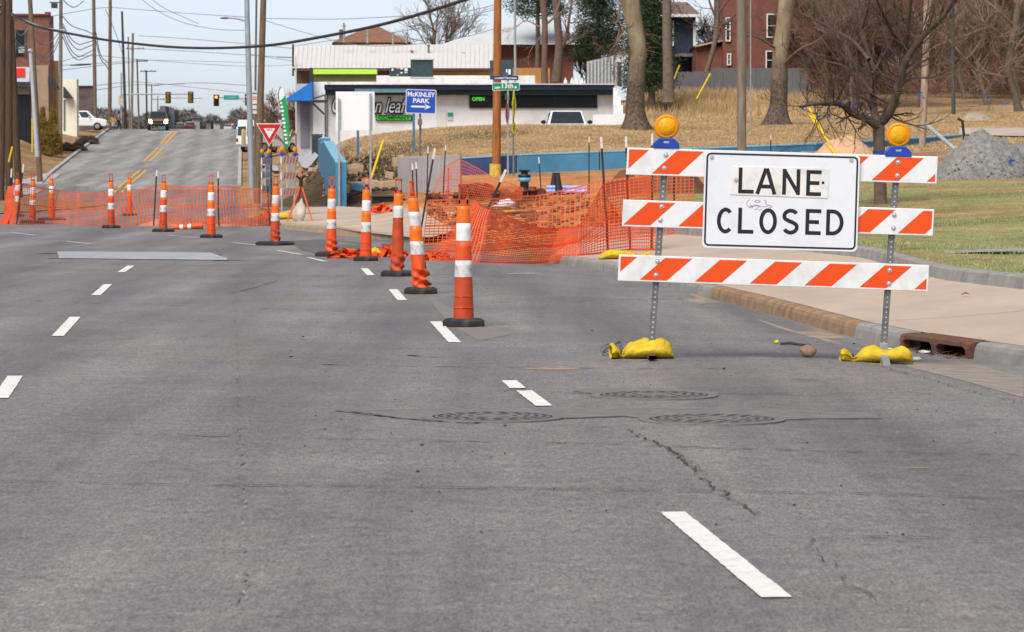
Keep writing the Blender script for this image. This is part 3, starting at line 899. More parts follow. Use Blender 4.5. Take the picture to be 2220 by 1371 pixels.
for r_, pts in ((r1, [(328, 243), (320, 308), (1477, 280), (1474, 345)]), (r2, [(307, 498), (300, 565), (1458, 540), (1455, 605)]), (r3, [(286, 770), (278, 838), (1436, 814), (1432, 880)])):
    for zx, zy in pts: bolt(1300 + zx / 2.285, 230 + zy / 2.285, r_)
# sign board
sc_ = 1 / 5.711
cxs, czs = bl(1520 + 985 * sc_, 320 + 665 * sc_)
al = R(1.6)
TS = Matrix.Translation((cxs, -.036, czs)) @ Matrix.Rotation(al, 4, 'Y')
def rrect(w, hh, r, n=5):
    o = []
    for cx, cz, a0 in ((w / 2 - r, hh / 2 - r, 0), (-w / 2 + r, hh / 2 - r, 90), (-w / 2 + r, -hh / 2 + r, 180), (w / 2 - r, -hh / 2 + r, 270)):
        o += arc(cx, cz, r, r, a0, a0 + 90, n)
    return o
mb = MB(); mb.prism([(x, z) for x, z in rrect(1.222 * KB, .764 * KB, .035)], -.004, .004, TS)
sign = mb.build('sign_board', SIGN_W, barr)
mb = MB(); stroke(mb, rrect((1.222 - .040) * KB, (.764 - .044) * KB, .03), .0136, -.0055, True, TS); mb.build('border', BLACK_P, sign)
def su(zx, zy):
    dx, dy = (zx - 985) * sc_ / BS, (zy - 665) * sc_ / BS
    return dx * math.cos(al) + dy * math.sin(al), -(-dx * math.sin(al) + dy * math.cos(al))
def letter(mb, ch, zx, zy, zw, T, y, zh=318, zt=47):
    cx, cz = su(zx, zy); w, hh, t = zw * sc_ / BS, zh * sc_ / BS, zt * sc_ / BS
    l, r, b, tp = cx - w / 2 + t / 2, cx + w / 2 - t / 2, cz - hh / 2 + t / 2, cz + hh / 2 - t / 2
    lx, rx, bz, tz = cx - w / 2, cx + w / 2, cz - hh / 2, cz + hh / 2
    st = lambda pts, c=False, k=0: stroke(mb, pts, t, y - k * .0003, c, T)
    if ch == 'L': st([(l, tz), (l, b), (rx, b)])
    elif ch == 'E': st([(rx, tp), (l, tp), (l, b), (rx, b)]); st([(l, cz), (rx - w * .13, cz)], k=1)
    elif ch == 'N': st([(l, bz), (l, tz)]); st([(r, bz), (r, tz)]); st([(l + t * .05, tp), (r - t * .05, b)], k=1)
    elif ch == 'A': st([(lx + t * .45, bz), (cx - t * .12, tz)]); st([(rx - t * .45, bz), (cx + t * .12, tz)], k=1); st([(cx - w * .27, bz + hh * .3), (cx + w * .27, bz + hh * .3)], k=2)
    elif ch == 'O': st(arc(cx, cz, w / 2 - t / 2, hh / 2 - t / 2, 0, 352, 44), True)
    elif ch == 'C': st(arc(cx + w * .03, cz, w / 2 - t / 2, hh / 2 - t / 2, 47, 313, 36))
    elif ch == 'D':
        k = w * .52
        st([(l, bz), (l, tz)])
        st([(l, tp), (r - k, tp)] + [(r - k + k * math.cos(R(a)), cz + (hh / 2 - t / 2) * math.sin(R(a))) for a in range(84, -90, -8)] + [(r - k, b), (l, b)], k=1)
    elif ch == 'S':
        rr = (hh - t) / 4; up = cz + rr; dn = cz - rr; rw = w / 2 - t / 2
        pts = arc(cx, up, rw, rr, 30, 200, 16) + [(cx - rw * .78, cz + rr * .42), (cx - rw * .2, cz + rr * .08), (cx + rw * .3, cz - rr * .12), (cx + rw * .84, cz - rr * .5)] + arc(cx, dn, rw, rr, 14, -155, 16)
        st(pts)
mb = MB()
for ch, zx, zy, zw in (('C', 292, 903, 212), ('L', 550, 906, 192), ('O', 825, 912, 218), ('S', 1103, 917, 205), ('E', 1383, 922, 192), ('D', 1650, 928, 215)):
    letter(mb, ch, zx, zy, zw, TS, -.0056)
mb.build('lettering', BLACK_P, sign)
pl = [su(378, 236), su(1577, 264), su(1560, 630), su(352, 582)]
mb = MB(); mb.prism([pl[3], pl[2], pl[1], pl[0]], -.0085, -.0045, TS); plate = mb.build('overlay_plate', PLATE_W, sign)
mb = MB()
for ch, zx, zy, zw in (('L', 553, 411, 192), ('A', 800, 420, 258), ('N', 1110, 428, 220), ('E', 1388, 441, 186)):
    letter(mb, ch, zx, zy, zw, TS, -.0095)
o = mb.build('lane_lettering', BLACK_P, sign)
mb = MB()
for zx, zy, r_ in ((1502, 437, .011),):
    x, z = su(zx, zy); mb.lathe([(r_, 0), (r_, .001)], 10, False, TS @ Matrix.Translation((x, -.009, z)) @ Matrix.Rotation(PI / 2, 4, 'X'))
mb.build('bolt_hole', HOLE, sign)
for zx, zy in ((128, 125), (1852, 160), (428, 405)):
    x, z = su(zx, zy); mb = MB(); TT = TS @ Matrix.Translation((x, -.009 if zx == 428 else -.005, z)) @ Matrix.Rotation(PI / 2, 4, 'X')
    mb.lathe([(.017, 0), (.017, .002)], 12, False, TT); mb.lathe([(.008, .002), (.008, .008)], 6, False, TT); mb.build('bolt', ZINC, sign)
mb = MB(); TG = .0034
scr = [[(600, 645), (575, 660), (557, 690), (565, 720), (590, 742), (630, 745), (640, 725), (610, 715), (600, 735), (640, 725), (700, 720), (740, 735), (800, 732), (850, 715), (872, 730), (850, 745), (835, 740)],
       [(655, 765), (680, 768), (700, 745), (720, 725), (690, 715), (640, 710)], [(655, 668), (690, 652), (730, 668), (700, 682), (660, 676)], [(775, 660), (790, 655), (805, 670), (790, 690), (800, 705), (830, 712)], [(705, 770), (725, 775), (750, 760)]]
for s in scr: stroke(mb, [su(*p) for p in s], TG, -.0052, False, TS)
mb.build('marker_scribble', M('purple_marker', (.34, .12, .30), var=.2, rough=.6), sign)
# warning lights, bolted on top of the posts
def warning_light(parent, x, y, z, k, rz, tilt):
    T = Matrix.Translation((x, y, z)) @ Matrix.Rotation(rz, 4, 'Z') @ Matrix.Rotation(tilt, 4, 'Y')
    mb = MB(); mb.prism([(-.105 * k, 0), (.105 * k, 0), (.105 * k, .036 * k), (.055 * k, .083 * k), (-.055 * k, .083 * k), (-.105 * k, .036 * k)], -.045 * k, .045 * k, T)
    base = mb.build('light_base', BLUE_P, parent, bevel=.006 * k)
    mb = MB(); mb.box(-.022 * k, .022 * k, -.047 * k, -.044 * k, .040 * k, .056 * k, T); mb.build('label_plate', M('label_grey', (.35, .38, .42)), base)
    L = T @ Matrix.Translation((0, 0, .083 * k + .088 * k)) @ Matrix.Rotation(PI / 2, 4, 'X')
    mb = MB(); mb.lathe([(.094 * k, -.022 * k), (.097 * k, -.01 * k), (.097 * k, .01 * k), (.092 * k, .022 * k), (.078 * k, .03 * k), (.074 * k, .026 * k)], 30, True, L)
    lens = mb.build('lens', AMBER, parent)
    for s in (1, -1):
        mb = MB(); mb.lathe([(.073 * k, .026 * k * s), (.066 * k, .034 * k * s), (.045 * k, .044 * k * s), (.02 * k, .049 * k * s), (.001, .05 * k * s)], 26, True, L, cap=False)
        mb.build('lens_dome', AMBER_B, lens)
    mb = MB(); mb.box(-.028 * k, .028 * k, -.02 * k, .02 * k, .078 * k, .098 * k, T); mb.build('bracket', RUBBER, base)
x, z = bl(1444, 322); warning_light(barr, x, .02, z, KB, 0, R(1.5))
x, z = bl(1947, 340); warning_light(barr, x, .02, z, KB, 0, R(1))

# ------------------------------------------------------------------ sandbags and small things on the road
def sandbag(name, label, px, py, L, hh, depth, neck_dir, seed, rz=0.0, mat=YELLOW_B, group='yellow sandbags', off=.02, cord=True, sag=.15):
    g = gp(px, py, off)
    t = thing(name, label, 'sandbag', g, rz, group)
    mb = MB(); n = 40; m = 28; vs = []; fs = []
    # outline along the bag measured from the neck: frill, tie, belly, closed end
    qs = [0, .05, .10, .15, .19, .24, .32, .45, .65, .82, .93, .98, 1.0]
    hz_ = [.62, .66, .52, .30, .26, .50, .78, .96, 1.0, .93, .70, .42, .10]
    wy_ = [.95, .92, .66, .34, .28, .55, .82, .98, 1.0, .96, .80, .55, .12]
    for i in range(n + 1):
        q = i / n
        x = (q - .5) * L * (1 if neck_dir < 0 else -1)
        eh, ew = float(np.interp(q, qs, hz_)), float(np.interp(q, qs, wy_))
        nk = float(smooth(.30, .12, q))
        slump = 1 - sag * max(0, math.sin((q - .3) * 8 + seed)) * float(smooth(.25, .4, q))
        for j in range(m):
            a = 2 * PI * j / m
            cy, sz = math.cos(a), math.sin(a)
            ny = math.copysign(abs(cy) ** .8, cy) * depth / 2 * ew
            top = hh * eh * slump
            z = top * (.5 + .5 * math.copysign(abs(sz) ** .85, sz))
            pl = nk * .012 * math.sin(a * 9 + seed)
            p = noise.noise(Vector((x * 7, cy * 2 + seed, sz * 2))) * .030 + abs(noise.noise(Vector((x * 16, cy * 3.5, sz * 3.5 + seed)))) * -.004 + noise.noise(Vector((x * 40, cy * 9, sz * 9 + seed))) * .005
            vs.append((x + pl * .5, ny * (1 + p * 2) + pl, max(-.004, z + (p + pl) * (1 if sz > -.3 else .2))))
    for i in range(n):
        for j in range(m):
            j2 = (j + 1) % m
            fs.append((i * m + j, i * m + j2, (i + 1) * m + j2, (i + 1) * m + j))
    fs.append(tuple(range(m))); fs.append(tuple(n * m + j for j in reversed(range(m))))
    mb.add(vs, fs, True); mb.build('bag', mat, t)
    if cord:
        mb = MB(); q = .17; x = (q - .5) * L * (1 if neck_dir < 0 else -1); r = .32 * hh
        mb.tube([(x + .004 * math.sin(a * 3), depth * .13 * math.cos(a), hh * .23 + r * .62 * math.sin(a)) for a in np.linspace(0, 2 * PI, 13)], .006, 6)
        mb.tube([(x, -depth * .14, hh * .3), (x - .04, -depth * .22, hh * .12), (x - .01, -depth * .3, .006)], .005, 5)
        mb.build('tie_cord', RUBBER, t)
    return t
sandbag('sandbag', 'plump yellow sandbag with a wire loop lying on the left foot of the barricade', 1392, 777, .48, .152, .30, -1, 1, .05)
sandbag('sandbag', 'flopped yellow sandbag with a twisted frayed neck across the right foot of the barricade', 1901, 786, .55, .14, .26, -1, 5, -.04, sag=.28)
sandbag('sandbag', 'flat yellow sandbag lying on the kerb beside the orange safety netting', 1352, 561, .78, .13, .34, 1, 8, .25, off=.15, cord=False)
sandbag('sandbag', 'dusty yellow sandbag half hidden behind a slim cone by the gutter', 818, 557, .55, .16, .35, 1, 11, .1, cord=False)
sandbag('sandbag', 'bright yellow sandbag on the pavement beside the orange tripod', 622, 476, .55, .18, .35, 1, 14, .1, off=.14, cord=False)
g = gp(1338, 772, .02); mb = MB()
for k in range(3):
    mb.tube([(-.04 + .09 * math.cos(a) * (1 - .15 * k), .03 * k + .08 * math.sin(a), .045 + .045 * math.sin(a + k) + .01 * k) for a in np.linspace(0, 2 * PI, 15)], .004, 5)
o = mb.build('wire_loop', STEEL_D, None, g); tag(o, 'small loops of loose wire beside the plump sandbag', 'wire')
mb = MB(); mb.ell((0, 0, .045), (.062, .05, .047), 14, 9, .16, 3); o = mb.build('rock', M('sandstone', (.52, .34, .23), var=.2, scale=20, rough=.9, bump=.3, bscale=40), None, gp(1752, 774, .02)); tag(o, 'rounded tan rock lying on the asphalt between the two sandbags', 'rock')
mb = MB(); mb.ell((0, 0, .02), (.022, .02, .016), 10, 6, .2, 1); o = mb.build('yellow_plug', YELLOW_C, None, gp(1684, 747, .02)); tag(o, 'little yellow plug lying on the road by a scrap of strap', 'plug')
mb = MB(); mb.tube([(0, 0, .01), (.08, -.05, .018), (.16, -.12, .008), (.24, -.14, .01)], [.008, .013, .011, .004], 6); o = mb.build('strap_scrap', RUBBER, None, gp(1692, 748, .02)); tag(o, 'torn dark strap scrap trailing across the road to the rock', 'strap')
for px, py, s, lab, c in ((1985, 783, .05, 'flattened white cup in the gutter at the drain', (.7, .7, .7)), (1928, 761, .04, 'clear crushed bottle inside the drain mouth', (.5, .6, .62)), (2005, 768, .05, 'crumpled white wrapper among the twigs at the drain', (.65, .65, .65))):
    mb = MB(); mb.ell((0, 0, s * .3), (s, s * .7, s * .35), 9, 6, .35, px); o = mb.build('litter', M('litter_%d' % px, c, rough=.5), None, gp(px, py, .02)); tag(o, lab, 'litter')
for px, py, lab in ((2093, 640, 'brown curled leaf on the pavement beside the lawn kerb'), (1990, 1017, 'thin straw lying flat on the road')):
    mb = MB()
    if py < 700: mb.add([(-.05, 0, .0), (0, -.02, .015), (.05, 0, .005), (.01, .03, .03), (-.02, .03, .02)], [(0, 1, 3, 4), (1, 2, 3)]); mm = M('leaf_brown', (.16, .07, .03), rough=.8)
    else: mb.tube([(-.055, 0, .005), (.055, 0, .005)], .003, 5); mm = M('straw', (.3, .2, .1))
    o = mb.build('leaf' if py < 700 else 'straw', mm, None, gp(px, py, .17 if py < 700 else .022)); tag(o, lab, 'leaf' if py < 700 else 'straw')
# specks of grit on the road
rg = random.Random(9); mb = MB()
for k in range(190):
    px, py = rg.uniform(620, 2200), 600 + 560 * rg.random() ** 1.7
    g = gp(px, py, .024); s = rg.uniform(.002, .006) * (2.0 if rg.random() < .12 else 1)
    mb.ell((g.x, g.y, g.z + s * .3), (s * 1.3, s, s * .6), 5, 3, .3, k, sm=False)
o = mb.build('road_grit', M('grit', (.06, .05, .045), var=.5, scale=3, rough=.9)); o['kind'] = 'stuff'
o['label'] = 'dark specks of grit scattered over the road'

# ------------------------------------------------------------------ storm drain
ya, yb = DR1, DR0
pa, pb = Vector((float(curb_x(ya)), ya, h(float(curb_x(ya)), ya))), Vector((float(curb_x(yb)), yb, h(float(curb_x(yb)), yb)))
ex = (pb - pa); LD = ex.length; ex.normalize(); dp = Vector((-ex.y, ex.x, 0)).normalized()
if dp.x < 0: dp = -dp
TD = Matrix(((ex.x, dp.x, 0, pa.x), (ex.y, dp.y, 0, pa.y), (ex.z, 0, 1, pa.z), (0, 0, 0, 1)))
dr = thing('storm_drain', 'rusty cast iron kerb inlet with two dark mouths beside the right sandbag', 'drain', (0, 0, 0))
mb = MB(); pr = [(-.012, .105), (-.006, .138), (.012, .152), (.05, .158), (.20, .160), (.20, .145), (.06, .13), (.05, .105)]; nn = len(pr); vs = []
for u in np.linspace(.0, LD, 9):
    for a, b in pr: vs.append((u, a, b - (.012 if u in (0, LD) else 0)))
fs = [(i * nn + j, i * nn + (j + 1) % nn, (i + 1) * nn + (j + 1) % nn, (i + 1) * nn + j) for i in range(8) for j in range(nn)] + [tuple(range(nn)), tuple(8 * nn + j for j in reversed(range(nn)))]
mb.add(vs, fs, False, TD); mb.build('hood', RUST, dr, bevel=.006)
for u0, u1, w0 in ((0.0, .075, .0), (LD * .5 - .05, LD * .5 + .05, .02), (LD - .09, LD, .0)):
    mb = MB(); f_ = .045
    q = [(u0 - w0 - (f_ if u0 > .1 else 0), .107), (u0, .075), (u0, .03), (u0 - (f_ * .6 if u0 > .1 else 0), -.02), (u1 + (f_ * .6 if u1 < LD - .1 else 0), -.02), (u1, .03), (u1, .075), (u1 + w0 + (f_ if u1 < LD - .1 else 0), .107)]
    mb.prism([(x, z) for x, z in q], -.018, .06, TD); mb.build('mullion', RUST, dr, bevel=.008)
mb = MB(); mb.box(.0, LD, -.03, .02, -.03, .008, TD); mb.build('sill', RUST, dr)
mb = MB(); mb.box(0, LD, .5, .54, -.3, .15, TD); mb.box(0, LD, .02, .5, -.12, -.10, TD); mb.build('pit', HOLE, dr)
rg = random.Random(4); mb = MB()
for k in range(150):
    u, v_ = rg.uniform(.1, LD - .05), rg.uniform(-.16, .1); a = rg.uniform(-.6, .6); l = rg.uniform(.03, .13)
    mb.tube([TD @ Vector((u, v_, .01 + rg.random() * .03)), TD @ Vector((u + l * math.cos(a), v_ + l * math.sin(a), .012 + rg.random() * .04))], .003, 3, False, False)
o = mb.build('drain_debris', M('twig_debris', (.12, .075, .045), var=.5, scale=6)); o['kind'] = 'stuff'; o['label'] = 'twigs and dead leaves caught at the drain mouth'

# ------------------------------------------------------------------ manhole covers
IRON = M('iron_cover', (.15, .147, .145), var=.2, scale=14, rough=.75, dirt=(.14, .13, .125), dscale=6)
def manhole(px, py, r, lab, seed):
    g = gp(px, py, .0255)
    t = thing('manhole_cover', lab, 'manhole cover', g, 0, 'manhole covers in the road')
    mb = MB(); mb.lathe([(r * 1.22, -.01), (r * 1.22, .004), (r * 1.04, .006), (r * 1.03, -.002)], 40, False); mb.build('frame', M('collar_asphalt', (.165, .161, .158), var=.25, scale=20), t)
    mb = MB(); mb.lathe([(r, -.01), (r, .007), (r * .97, .009), (.001, .009)], 40, False); mb.build('lid', IRON, t)
    mb = MB(); mb.lathe([(r * 1.035, .0065), (r * 1.0, .0065)], 40, False, cap=False); mb.build('gap', HOLE, t)
    sb = MB()
    for rr, n in ((.91, 22), (.76, 18), (.6, 12), (.38, 6)):
        for k in range(n):
            a = 2 * PI * k / n + seed + rr * 5
            T = Matrix.Translation((math.cos(a) * rr * r, math.sin(a) * rr * r, 0)) @ Matrix.Rotation(a + PI / 2, 4, 'Z')
            sb.box(-.024, .024, -.013, .013, .0085, .0098, T)
    sb.build('slot', HOLE, t, kind='stuff')
manhole(1068, 905, .335, 'round iron manhole cover straddling the dashed line, left of the pair', .3)
manhole(1543, 910, .345, 'round iron manhole cover nearest the barricade, right of the pair', 1.1)
manhole(1418, 858, .33, 'round iron manhole cover set back behind the other two', 2.0)

# ------------------------------------------------------------------ steel plate over the trench
c4 = [gp(124, 549, .03), gp(455, 551.5, .03), gp(492, 564, .03), gp(128, 560, .03)]
mb = MB(); o_ = sum(c4, Vector()) / 4
mb.add([c - o_ for c in c4] + [c - o_ + Vector((0, 0, .03)) for c in c4], [(0, 1, 2, 3), (7, 6, 5, 4), (0, 4, 5, 1), (1, 5, 6, 2), (2, 6, 7, 3), (3, 7, 4, 0)])
o = mb.build('steel_plate', M('bare_steel', (.42, .43, .46), var=.15, scale=1.2, rough=.42, metal=.25, dirt=(.30, .30, .32), dscale=1.5), None, o_); tag(o, 'thick bare steel road plate lying flat across the left lane', 'steel plate')
mb = MB()
for a, b in ((c4[0], c4[1]), (c4[1], c4[2]), (c4[2], c4[3]), (c4[3], c4[0])):
    d = (b - a).normalized(); n_ = Vector((d.y, -d.x, 0)) * .22
    mb.add([a - d * .2, b + d * .2, b + d * .3 + n_ + Vector((0, 0, -.006)), a - d * .3 + n_ + Vector((0, 0, -.006))], [(0, 1, 2, 3)])
o = mb.build('tar_edging', M('tar', (.05, .05, .052), var=.3, scale=6, rough=.7), road)

# ------------------------------------------------------------------ channelizer cones
def cone(px, py, lab, lean=0.0, lean_y=0.0, hk=1.0, white=(1, 1), rz=0.0, bw=.19, crump=0.0, seed=0, fresh=False, turn=0.0, off=.021):
    g = gp(px, py, off)
    t = thing('traffic_cone', lab, 'traffic cone', g, rz, 'tall orange channelizer cones')
    mb = MB(); q = bw; c = q * .28
    oct_ = [(q, -c), (q, c), (c, q), (-c, q), (-q, c), (-q, -c), (-c, -q), (c, -q)]
    vs = [(x, y, 0) for x, y in oct_] + [(x, y, .052) for x, y in oct_] + [(x * .8, y * .8, .075) for x, y in oct_]
    fs = [tuple(reversed(range(8))), tuple(range(16, 24))]
    for k in range(2):
        for i in range(8):
            j = (i + 1) % 8; fs.append((k * 8 + i, k * 8 + j, k * 8 + 8 + j, k * 8 + 8 + i))
    mb.add(vs, fs); mb.build('base', RUBBER, t, bevel=.008)
    def rad(z): return float(np.interp(z, [.07, 1.11], [.094, .056]))
    def shell(zs, dr, name, mat, n=18):
        mb = MB(); vs = []; fs = []
        for z in zs:
            rr = rad(z) + dr
            for k in range(n):
                a = 2 * PI * k / n
                cr = crump * float(smooth(.5, .08, z)) * (noise.noise(Vector((math.cos(a) * 2.2, math.sin(a) * 2.2, z * 16 + seed))) + .4 * math.sin(z * 60 + a * 2))
                r2_ = rr * (1 + cr * .7) + .002 * noise.noise(Vector((math.cos(a) * 3, math.sin(a) * 3, z * 9 + seed)))
                vs.append((r2_ * math.cos(a) + lean * (z - .06) + cr * .03, r2_ * math.sin(a) + lean_y * (z - .06), z * hk))
        for i in range(len(zs) - 1):
            for k in range(n):
                k2 = (k + 1) % n; fs.append((i * n + k, i * n + k2, (i + 1) * n + k2, (i + 1) * n + k))
        fs.append(tuple(range(len(vs) - n, len(vs))))
        mb.add(vs, fs, True); return mb.build(name, mat, t)
    zz = [.07] + list(np.arange(.085, .166, .016)) + [.168, .172, .176] + list(np.arange(.19, .27, .016)) + [.272, .276, .28] + list(np.linspace(.3, 1.09, 12)) + [1.105, 1.115]
    o = shell(zz, 0.0, 'body', ORANGE_L if fresh else ORANGE_D)
    mb = MB()
    for z in (.172, .276):
        n = 18; rr = rad(z) + .003
        mb.tube([(rr * math.cos(a) + lean * (z - .06), rr * math.sin(a) + lean_y * (z - .06), z * hk) for a in np.linspace(0, 2 * PI, 19)], .004, 5, False)
    if not crump: mb.build('ridge', ORANGE_L, t)
    if white[0]: shell([.45, .5, .55, .602], .0022, 'white_band', WHITE_D)
    if white[1]: shell([.78, .83, .88, .94], .0022, 'white_band', WHITE_S if not crump else WHITE_D)
    if white[0] or fresh: shell([.606, .66, .72, .776], .002, 'orange_band', ORANGE_B if fresh or crump else ORANGE_L)
    shell([.944, 1.0, 1.06, 1.098], .0022, 'orange_band', ORANGE_B)
    mb = MB()                                               # carrying handle: a flat upright loop
    lx = lambda z: lean * (z - .06)
    ca, sa = math.cos(turn), math.sin(turn)
    for (x0, x1, z0, z1) in ((-.044, -.030, 1.10, 1.285), (.030, .044, 1.10, 1.285), (-.044, .044, 1.272, 1.298), (-.044, .044, 1.10, 1.150)):
        zz_ = [z0, z1]
        vs = []
        for z in zz_:
            for x, y in ((x0, -.016), (x1, -.016), (x1, .016), (x0, .016)):
                vs.append((x * ca - y * sa + lx(z), x * sa + y * ca + lean_y * (z - .06), z * hk))
        mb.add(vs, [(0, 3, 2, 1), (4, 5, 6, 7), (0, 1, 5, 4), (1, 2, 6, 5), (2, 3, 7, 6), (3, 0, 4, 7)])
    mb.build('handle', ORANGE_L if fresh else ORANGE_D, t)
    return t
cone(1005, 708, 'tall upright cone nearest the camera, with two scuffed white bands', seed=1)
cone(912, 637, 'leaning cone with a crumpled foot and streaky white bands, turned edge on', lean=-.085, crump=1.0, seed=2, fresh=True, turn=1.3)
cone(861, 599, 'dull red cone with one white band only, behind the crumpled one', lean=.02, white=(0, 1), crump=.5, seed=3, bw=.22)
cone(793, 566, 'bright clean cone at the gutter with crisp white bands', lean=.012, seed=4, fresh=True)
cone(718, 556, 'bright cone with a flattened foot, left of the clean one at the gutter', lean=.012, crump=.5, seed=5, fresh=True, bw=.26)
cone(596, 532, 'weathered cone on a wide rubber base beside the corner kerb', lean=.018, crump=.35, seed=6, bw=.36, white=(1, 1))
cone(458, 516, 'vivid orange cone standing alone in front of the netting', lean=0, seed=7, fresh=True, bw=.23)
cone(354, 503, 'faded cone with a dark foot next to the fallen cone', lean=.015, seed=8, bw=.25)
cone(241, 495, 'narrow weathered cone with a dark foot left of the lane centre', lean=.0, seed=9, bw=.22)
cone(70, 484, 'cone at the left end of the netting on a broad low base', lean=.02, seed=10, bw=.33, crump=.2)
cone(112, 478, 'bright cone seen through the left netting on a thin wide base', lean=.0, seed=11, bw=.38, fresh=True, white=(0, 1))
cone(281, 468, 'single bright cone behind the left netting with one white band', lean=.0, seed=12, bw=.22, fresh=True, white=(0, 1))
cone(38, 470, 'pale sun-bleached cone half hidden behind the leftmost black stake', lean=0, seed=13, bw=.2, white=(1, 1))
ft = cone(0, 1, 'fallen orange cone lying on its side before the left netting', seed=14, fresh=True, crump=.4, bw=.02) if False else None
g = gp(440, 499, .02)
ft = thing('traffic_cone', 'fallen orange cone lying on its side before the left netting', 'traffic cone', g, 0, 'tall orange channelizer cones')
TF = Matrix.Translation((0, 0, .10)) @ Matrix.Rotation(R(-90 - 4), 4, 'Y') @ Matrix.Scale(.62, 4)
mb = MB(); mb.lathe([(.13, 0), (.125, .1), (.10, .5), (.07, 1.1), (.04, 1.2)], 16, True, TF); mb.build('body', ORANGE_L, ft)
for a in (.45, .75):
    mb = MB(); mb.lathe([(.112 - a * .012, a), (.104 - a * .012, a + .12)], 16, True, TF, cap=False); mb.build('white_band', WHITE_S, ft)

# ------------------------------------------------------------------ orange safety netting and its stakes
NET = M('safety_net_orange', (.86, .17, .06), var=.12, scale=4, rough=.5, transl=.35)
NET_D = M('safety_net_deep', (.84, .105, .025), var=.15, scale=4, rough=.5, transl=.25)
def net(name, label, cols, hs=.045, vs_=.07, band=.016, off=.03, seed=0, wav=.06, mat=NET, offs=None, skew=0.0, hk=.8):
    base = []; top = []
    for i, c in enumerate(cols):
        b = gp(c[0], c[1], offs[i] if offs else off)
        dy = c[4] if len(c) > 4 else 0.0
        t_ = W(c[2], c[3], b.y + dy)
        base.append(b); top.append(t_)
    cum = [0]
    for i in range(len(base) - 1): cum.append(cum[-1] + (base[i + 1] - base[i]).length)
    Ltot = cum[-1]
    def P(s, v):
        s = min(max(s + skew * (1 - v), 0), Ltot)
        i = 0
        while i < len(cum) - 2 and s > cum[i + 1]: i += 1
        t = (s - cum[i]) / max(1e-6, cum[i + 1] - cum[i]); t2 = t
        p = base[i].lerp(base[i + 1], t).lerp(top[i].lerp(top[i + 1], t), v)
        n = noise.noise(Vector((s * 1.3, v * 1.1, seed))) + .5 * noise.noise(Vector((s * 3.7, v * 2.5, seed + 7)))
        n2 = noise.noise(Vector((s * 1.7, v * 1.9, seed + 20)))
        return p + Vector((n2 * wav * .6, n * wav * 1.6, n2 * wav * .35 * v))
    hgt = sum((t - b).length for b, t in zip(base, top)) / len(base)
    nv = max(6, int(hgt / hs)); nu = max(4, int(Ltot / vs_))
    V = []; Fc = []
    def rib(pts, wv):
        o = len(V)
        for p, w in zip(pts, wv):
            V.append(p + w); V.append(p - w)
        for i in range(len(pts) - 1): Fc.append((o + 2 * i, o + 2 * i + 1, o + 2 * i + 3, o + 2 * i + 2))
    grid = [[P(Ltot * i / nu, j / nv) for j in range(nv + 1)] for i in range(nu + 1)]
    for i in range(nu + 1):
        u = (grid[min(i + 1, nu)][0] - grid[max(i - 1, 0)][0]).normalized() * band / 2
        rib(grid[i], [u] * (nv + 1))
    for j in range(nv + 1):
        k = 1.6 if j in (0, nv, nv // 2) else hk
        pts = [grid[i][j] for i in range(nu + 1)]
        rib([p + Vector((0, .002, 0)) for p in pts], [Vector((0, 0, band / 2 * k))] * len(pts))
    mb = MB(); mb.add(V, Fc)
    o = mb.build(name, mat)
    return tag(o, label, 'safety net')
net('safety_net', 'long sagging orange safety net strung across the closed street at the left',
    [(20, 486, 26, 402), (40, 487, 46, 400), (80, 486, 90, 408), (115, 485, 130, 415), (180, 487, 185, 421), (240, 489, 240, 419), (290, 489, 300, 415), (337, 489, 341, 401), (400, 490, 405, 407), (475, 490, 478, 405), (530, 490, 531, 410), (560, 490, 562, 411), (592, 489, 594, 427)],
    hs=.05, vs_=.085, band=.02, seed=1, wav=.09, skew=.12, hk=.5)
net('safety_net', 'crumpled strip of pale orange netting lying along the foot of the left net',
    [(300, 489, 300, 476, .5), (360, 490, 362, 474, .5), (420, 490, 424, 475, .5), (480, 490, 482, 473, .5), (540, 490, 540, 474, .5), (588, 489, 588, 470, .5)], hs=.045, vs_=.07, band=.014, seed=11, wav=.10, mat=M('faded_net', (.88, .36, .24), var=.2, scale=3, rough=.6, transl=.35))
net('safety_net', 'nearest orange safety net drooping between the leaning stake and the kerb',
    [(925, 563, 1030, 436, .6), (985, 566, 1040, 447, .5), (1040, 568, 1062, 457, .4), (1100, 570, 1127, 482, .3), (1150, 571, 1165, 492, .2), (1190, 568, 1210, 499, .2), (1250, 554, 1256, 491, .1), (1312, 548, 1309, 400, .1), (1365, 541, 1362, 392, 0), (1422, 541, 1416, 384, 0)],
    hs=.042, vs_=.068, band=.0175, seed=2, wav=.05, offs=[.03, .03, .03, .03, .03, .05, .16, .17, .17, .17], mat=NET_D)
net('safety_net', 'second orange safety net behind, rising towards the barricade',
    [(918, 545, 925, 437, .5), (990, 545, 1000, 433, .4), (1080, 542, 1085, 431, .4), (1150, 535, 1160, 425, .3), (1220, 530, 1220, 414, .3), (1300, 524, 1302, 394, .3), (1400, 515, 1400, 382, .2), (1505, 505, 1505, 374, .1)],
    hs=.055, vs_=.085, band=.017, seed=3, wav=.06, off=.15)
net('safety_net', 'torn triangle of orange netting hung before the grey slab and blue wall',
    [(930, 430, 960, 365, 0), (965, 432, 995, 345, 0), (1010, 433, 1030, 362, 0), (1060, 433, 1075, 388, 0), (1130, 433, 1135, 408, 0)], hs=.07, vs_=.11, band=.018, seed=4, wav=.05, off=.1)
net('safety_net', 'orange netting gathered round the stake left of the nearest tall cone',
    [(1005, 540, 1020, 470, 0), (1022, 535, 1040, 455, .1), (1042, 520, 1050, 450, .25)], hs=.04, vs_=.05, band=.024, seed=5, wav=.05, off=.1, mat=NET_D)
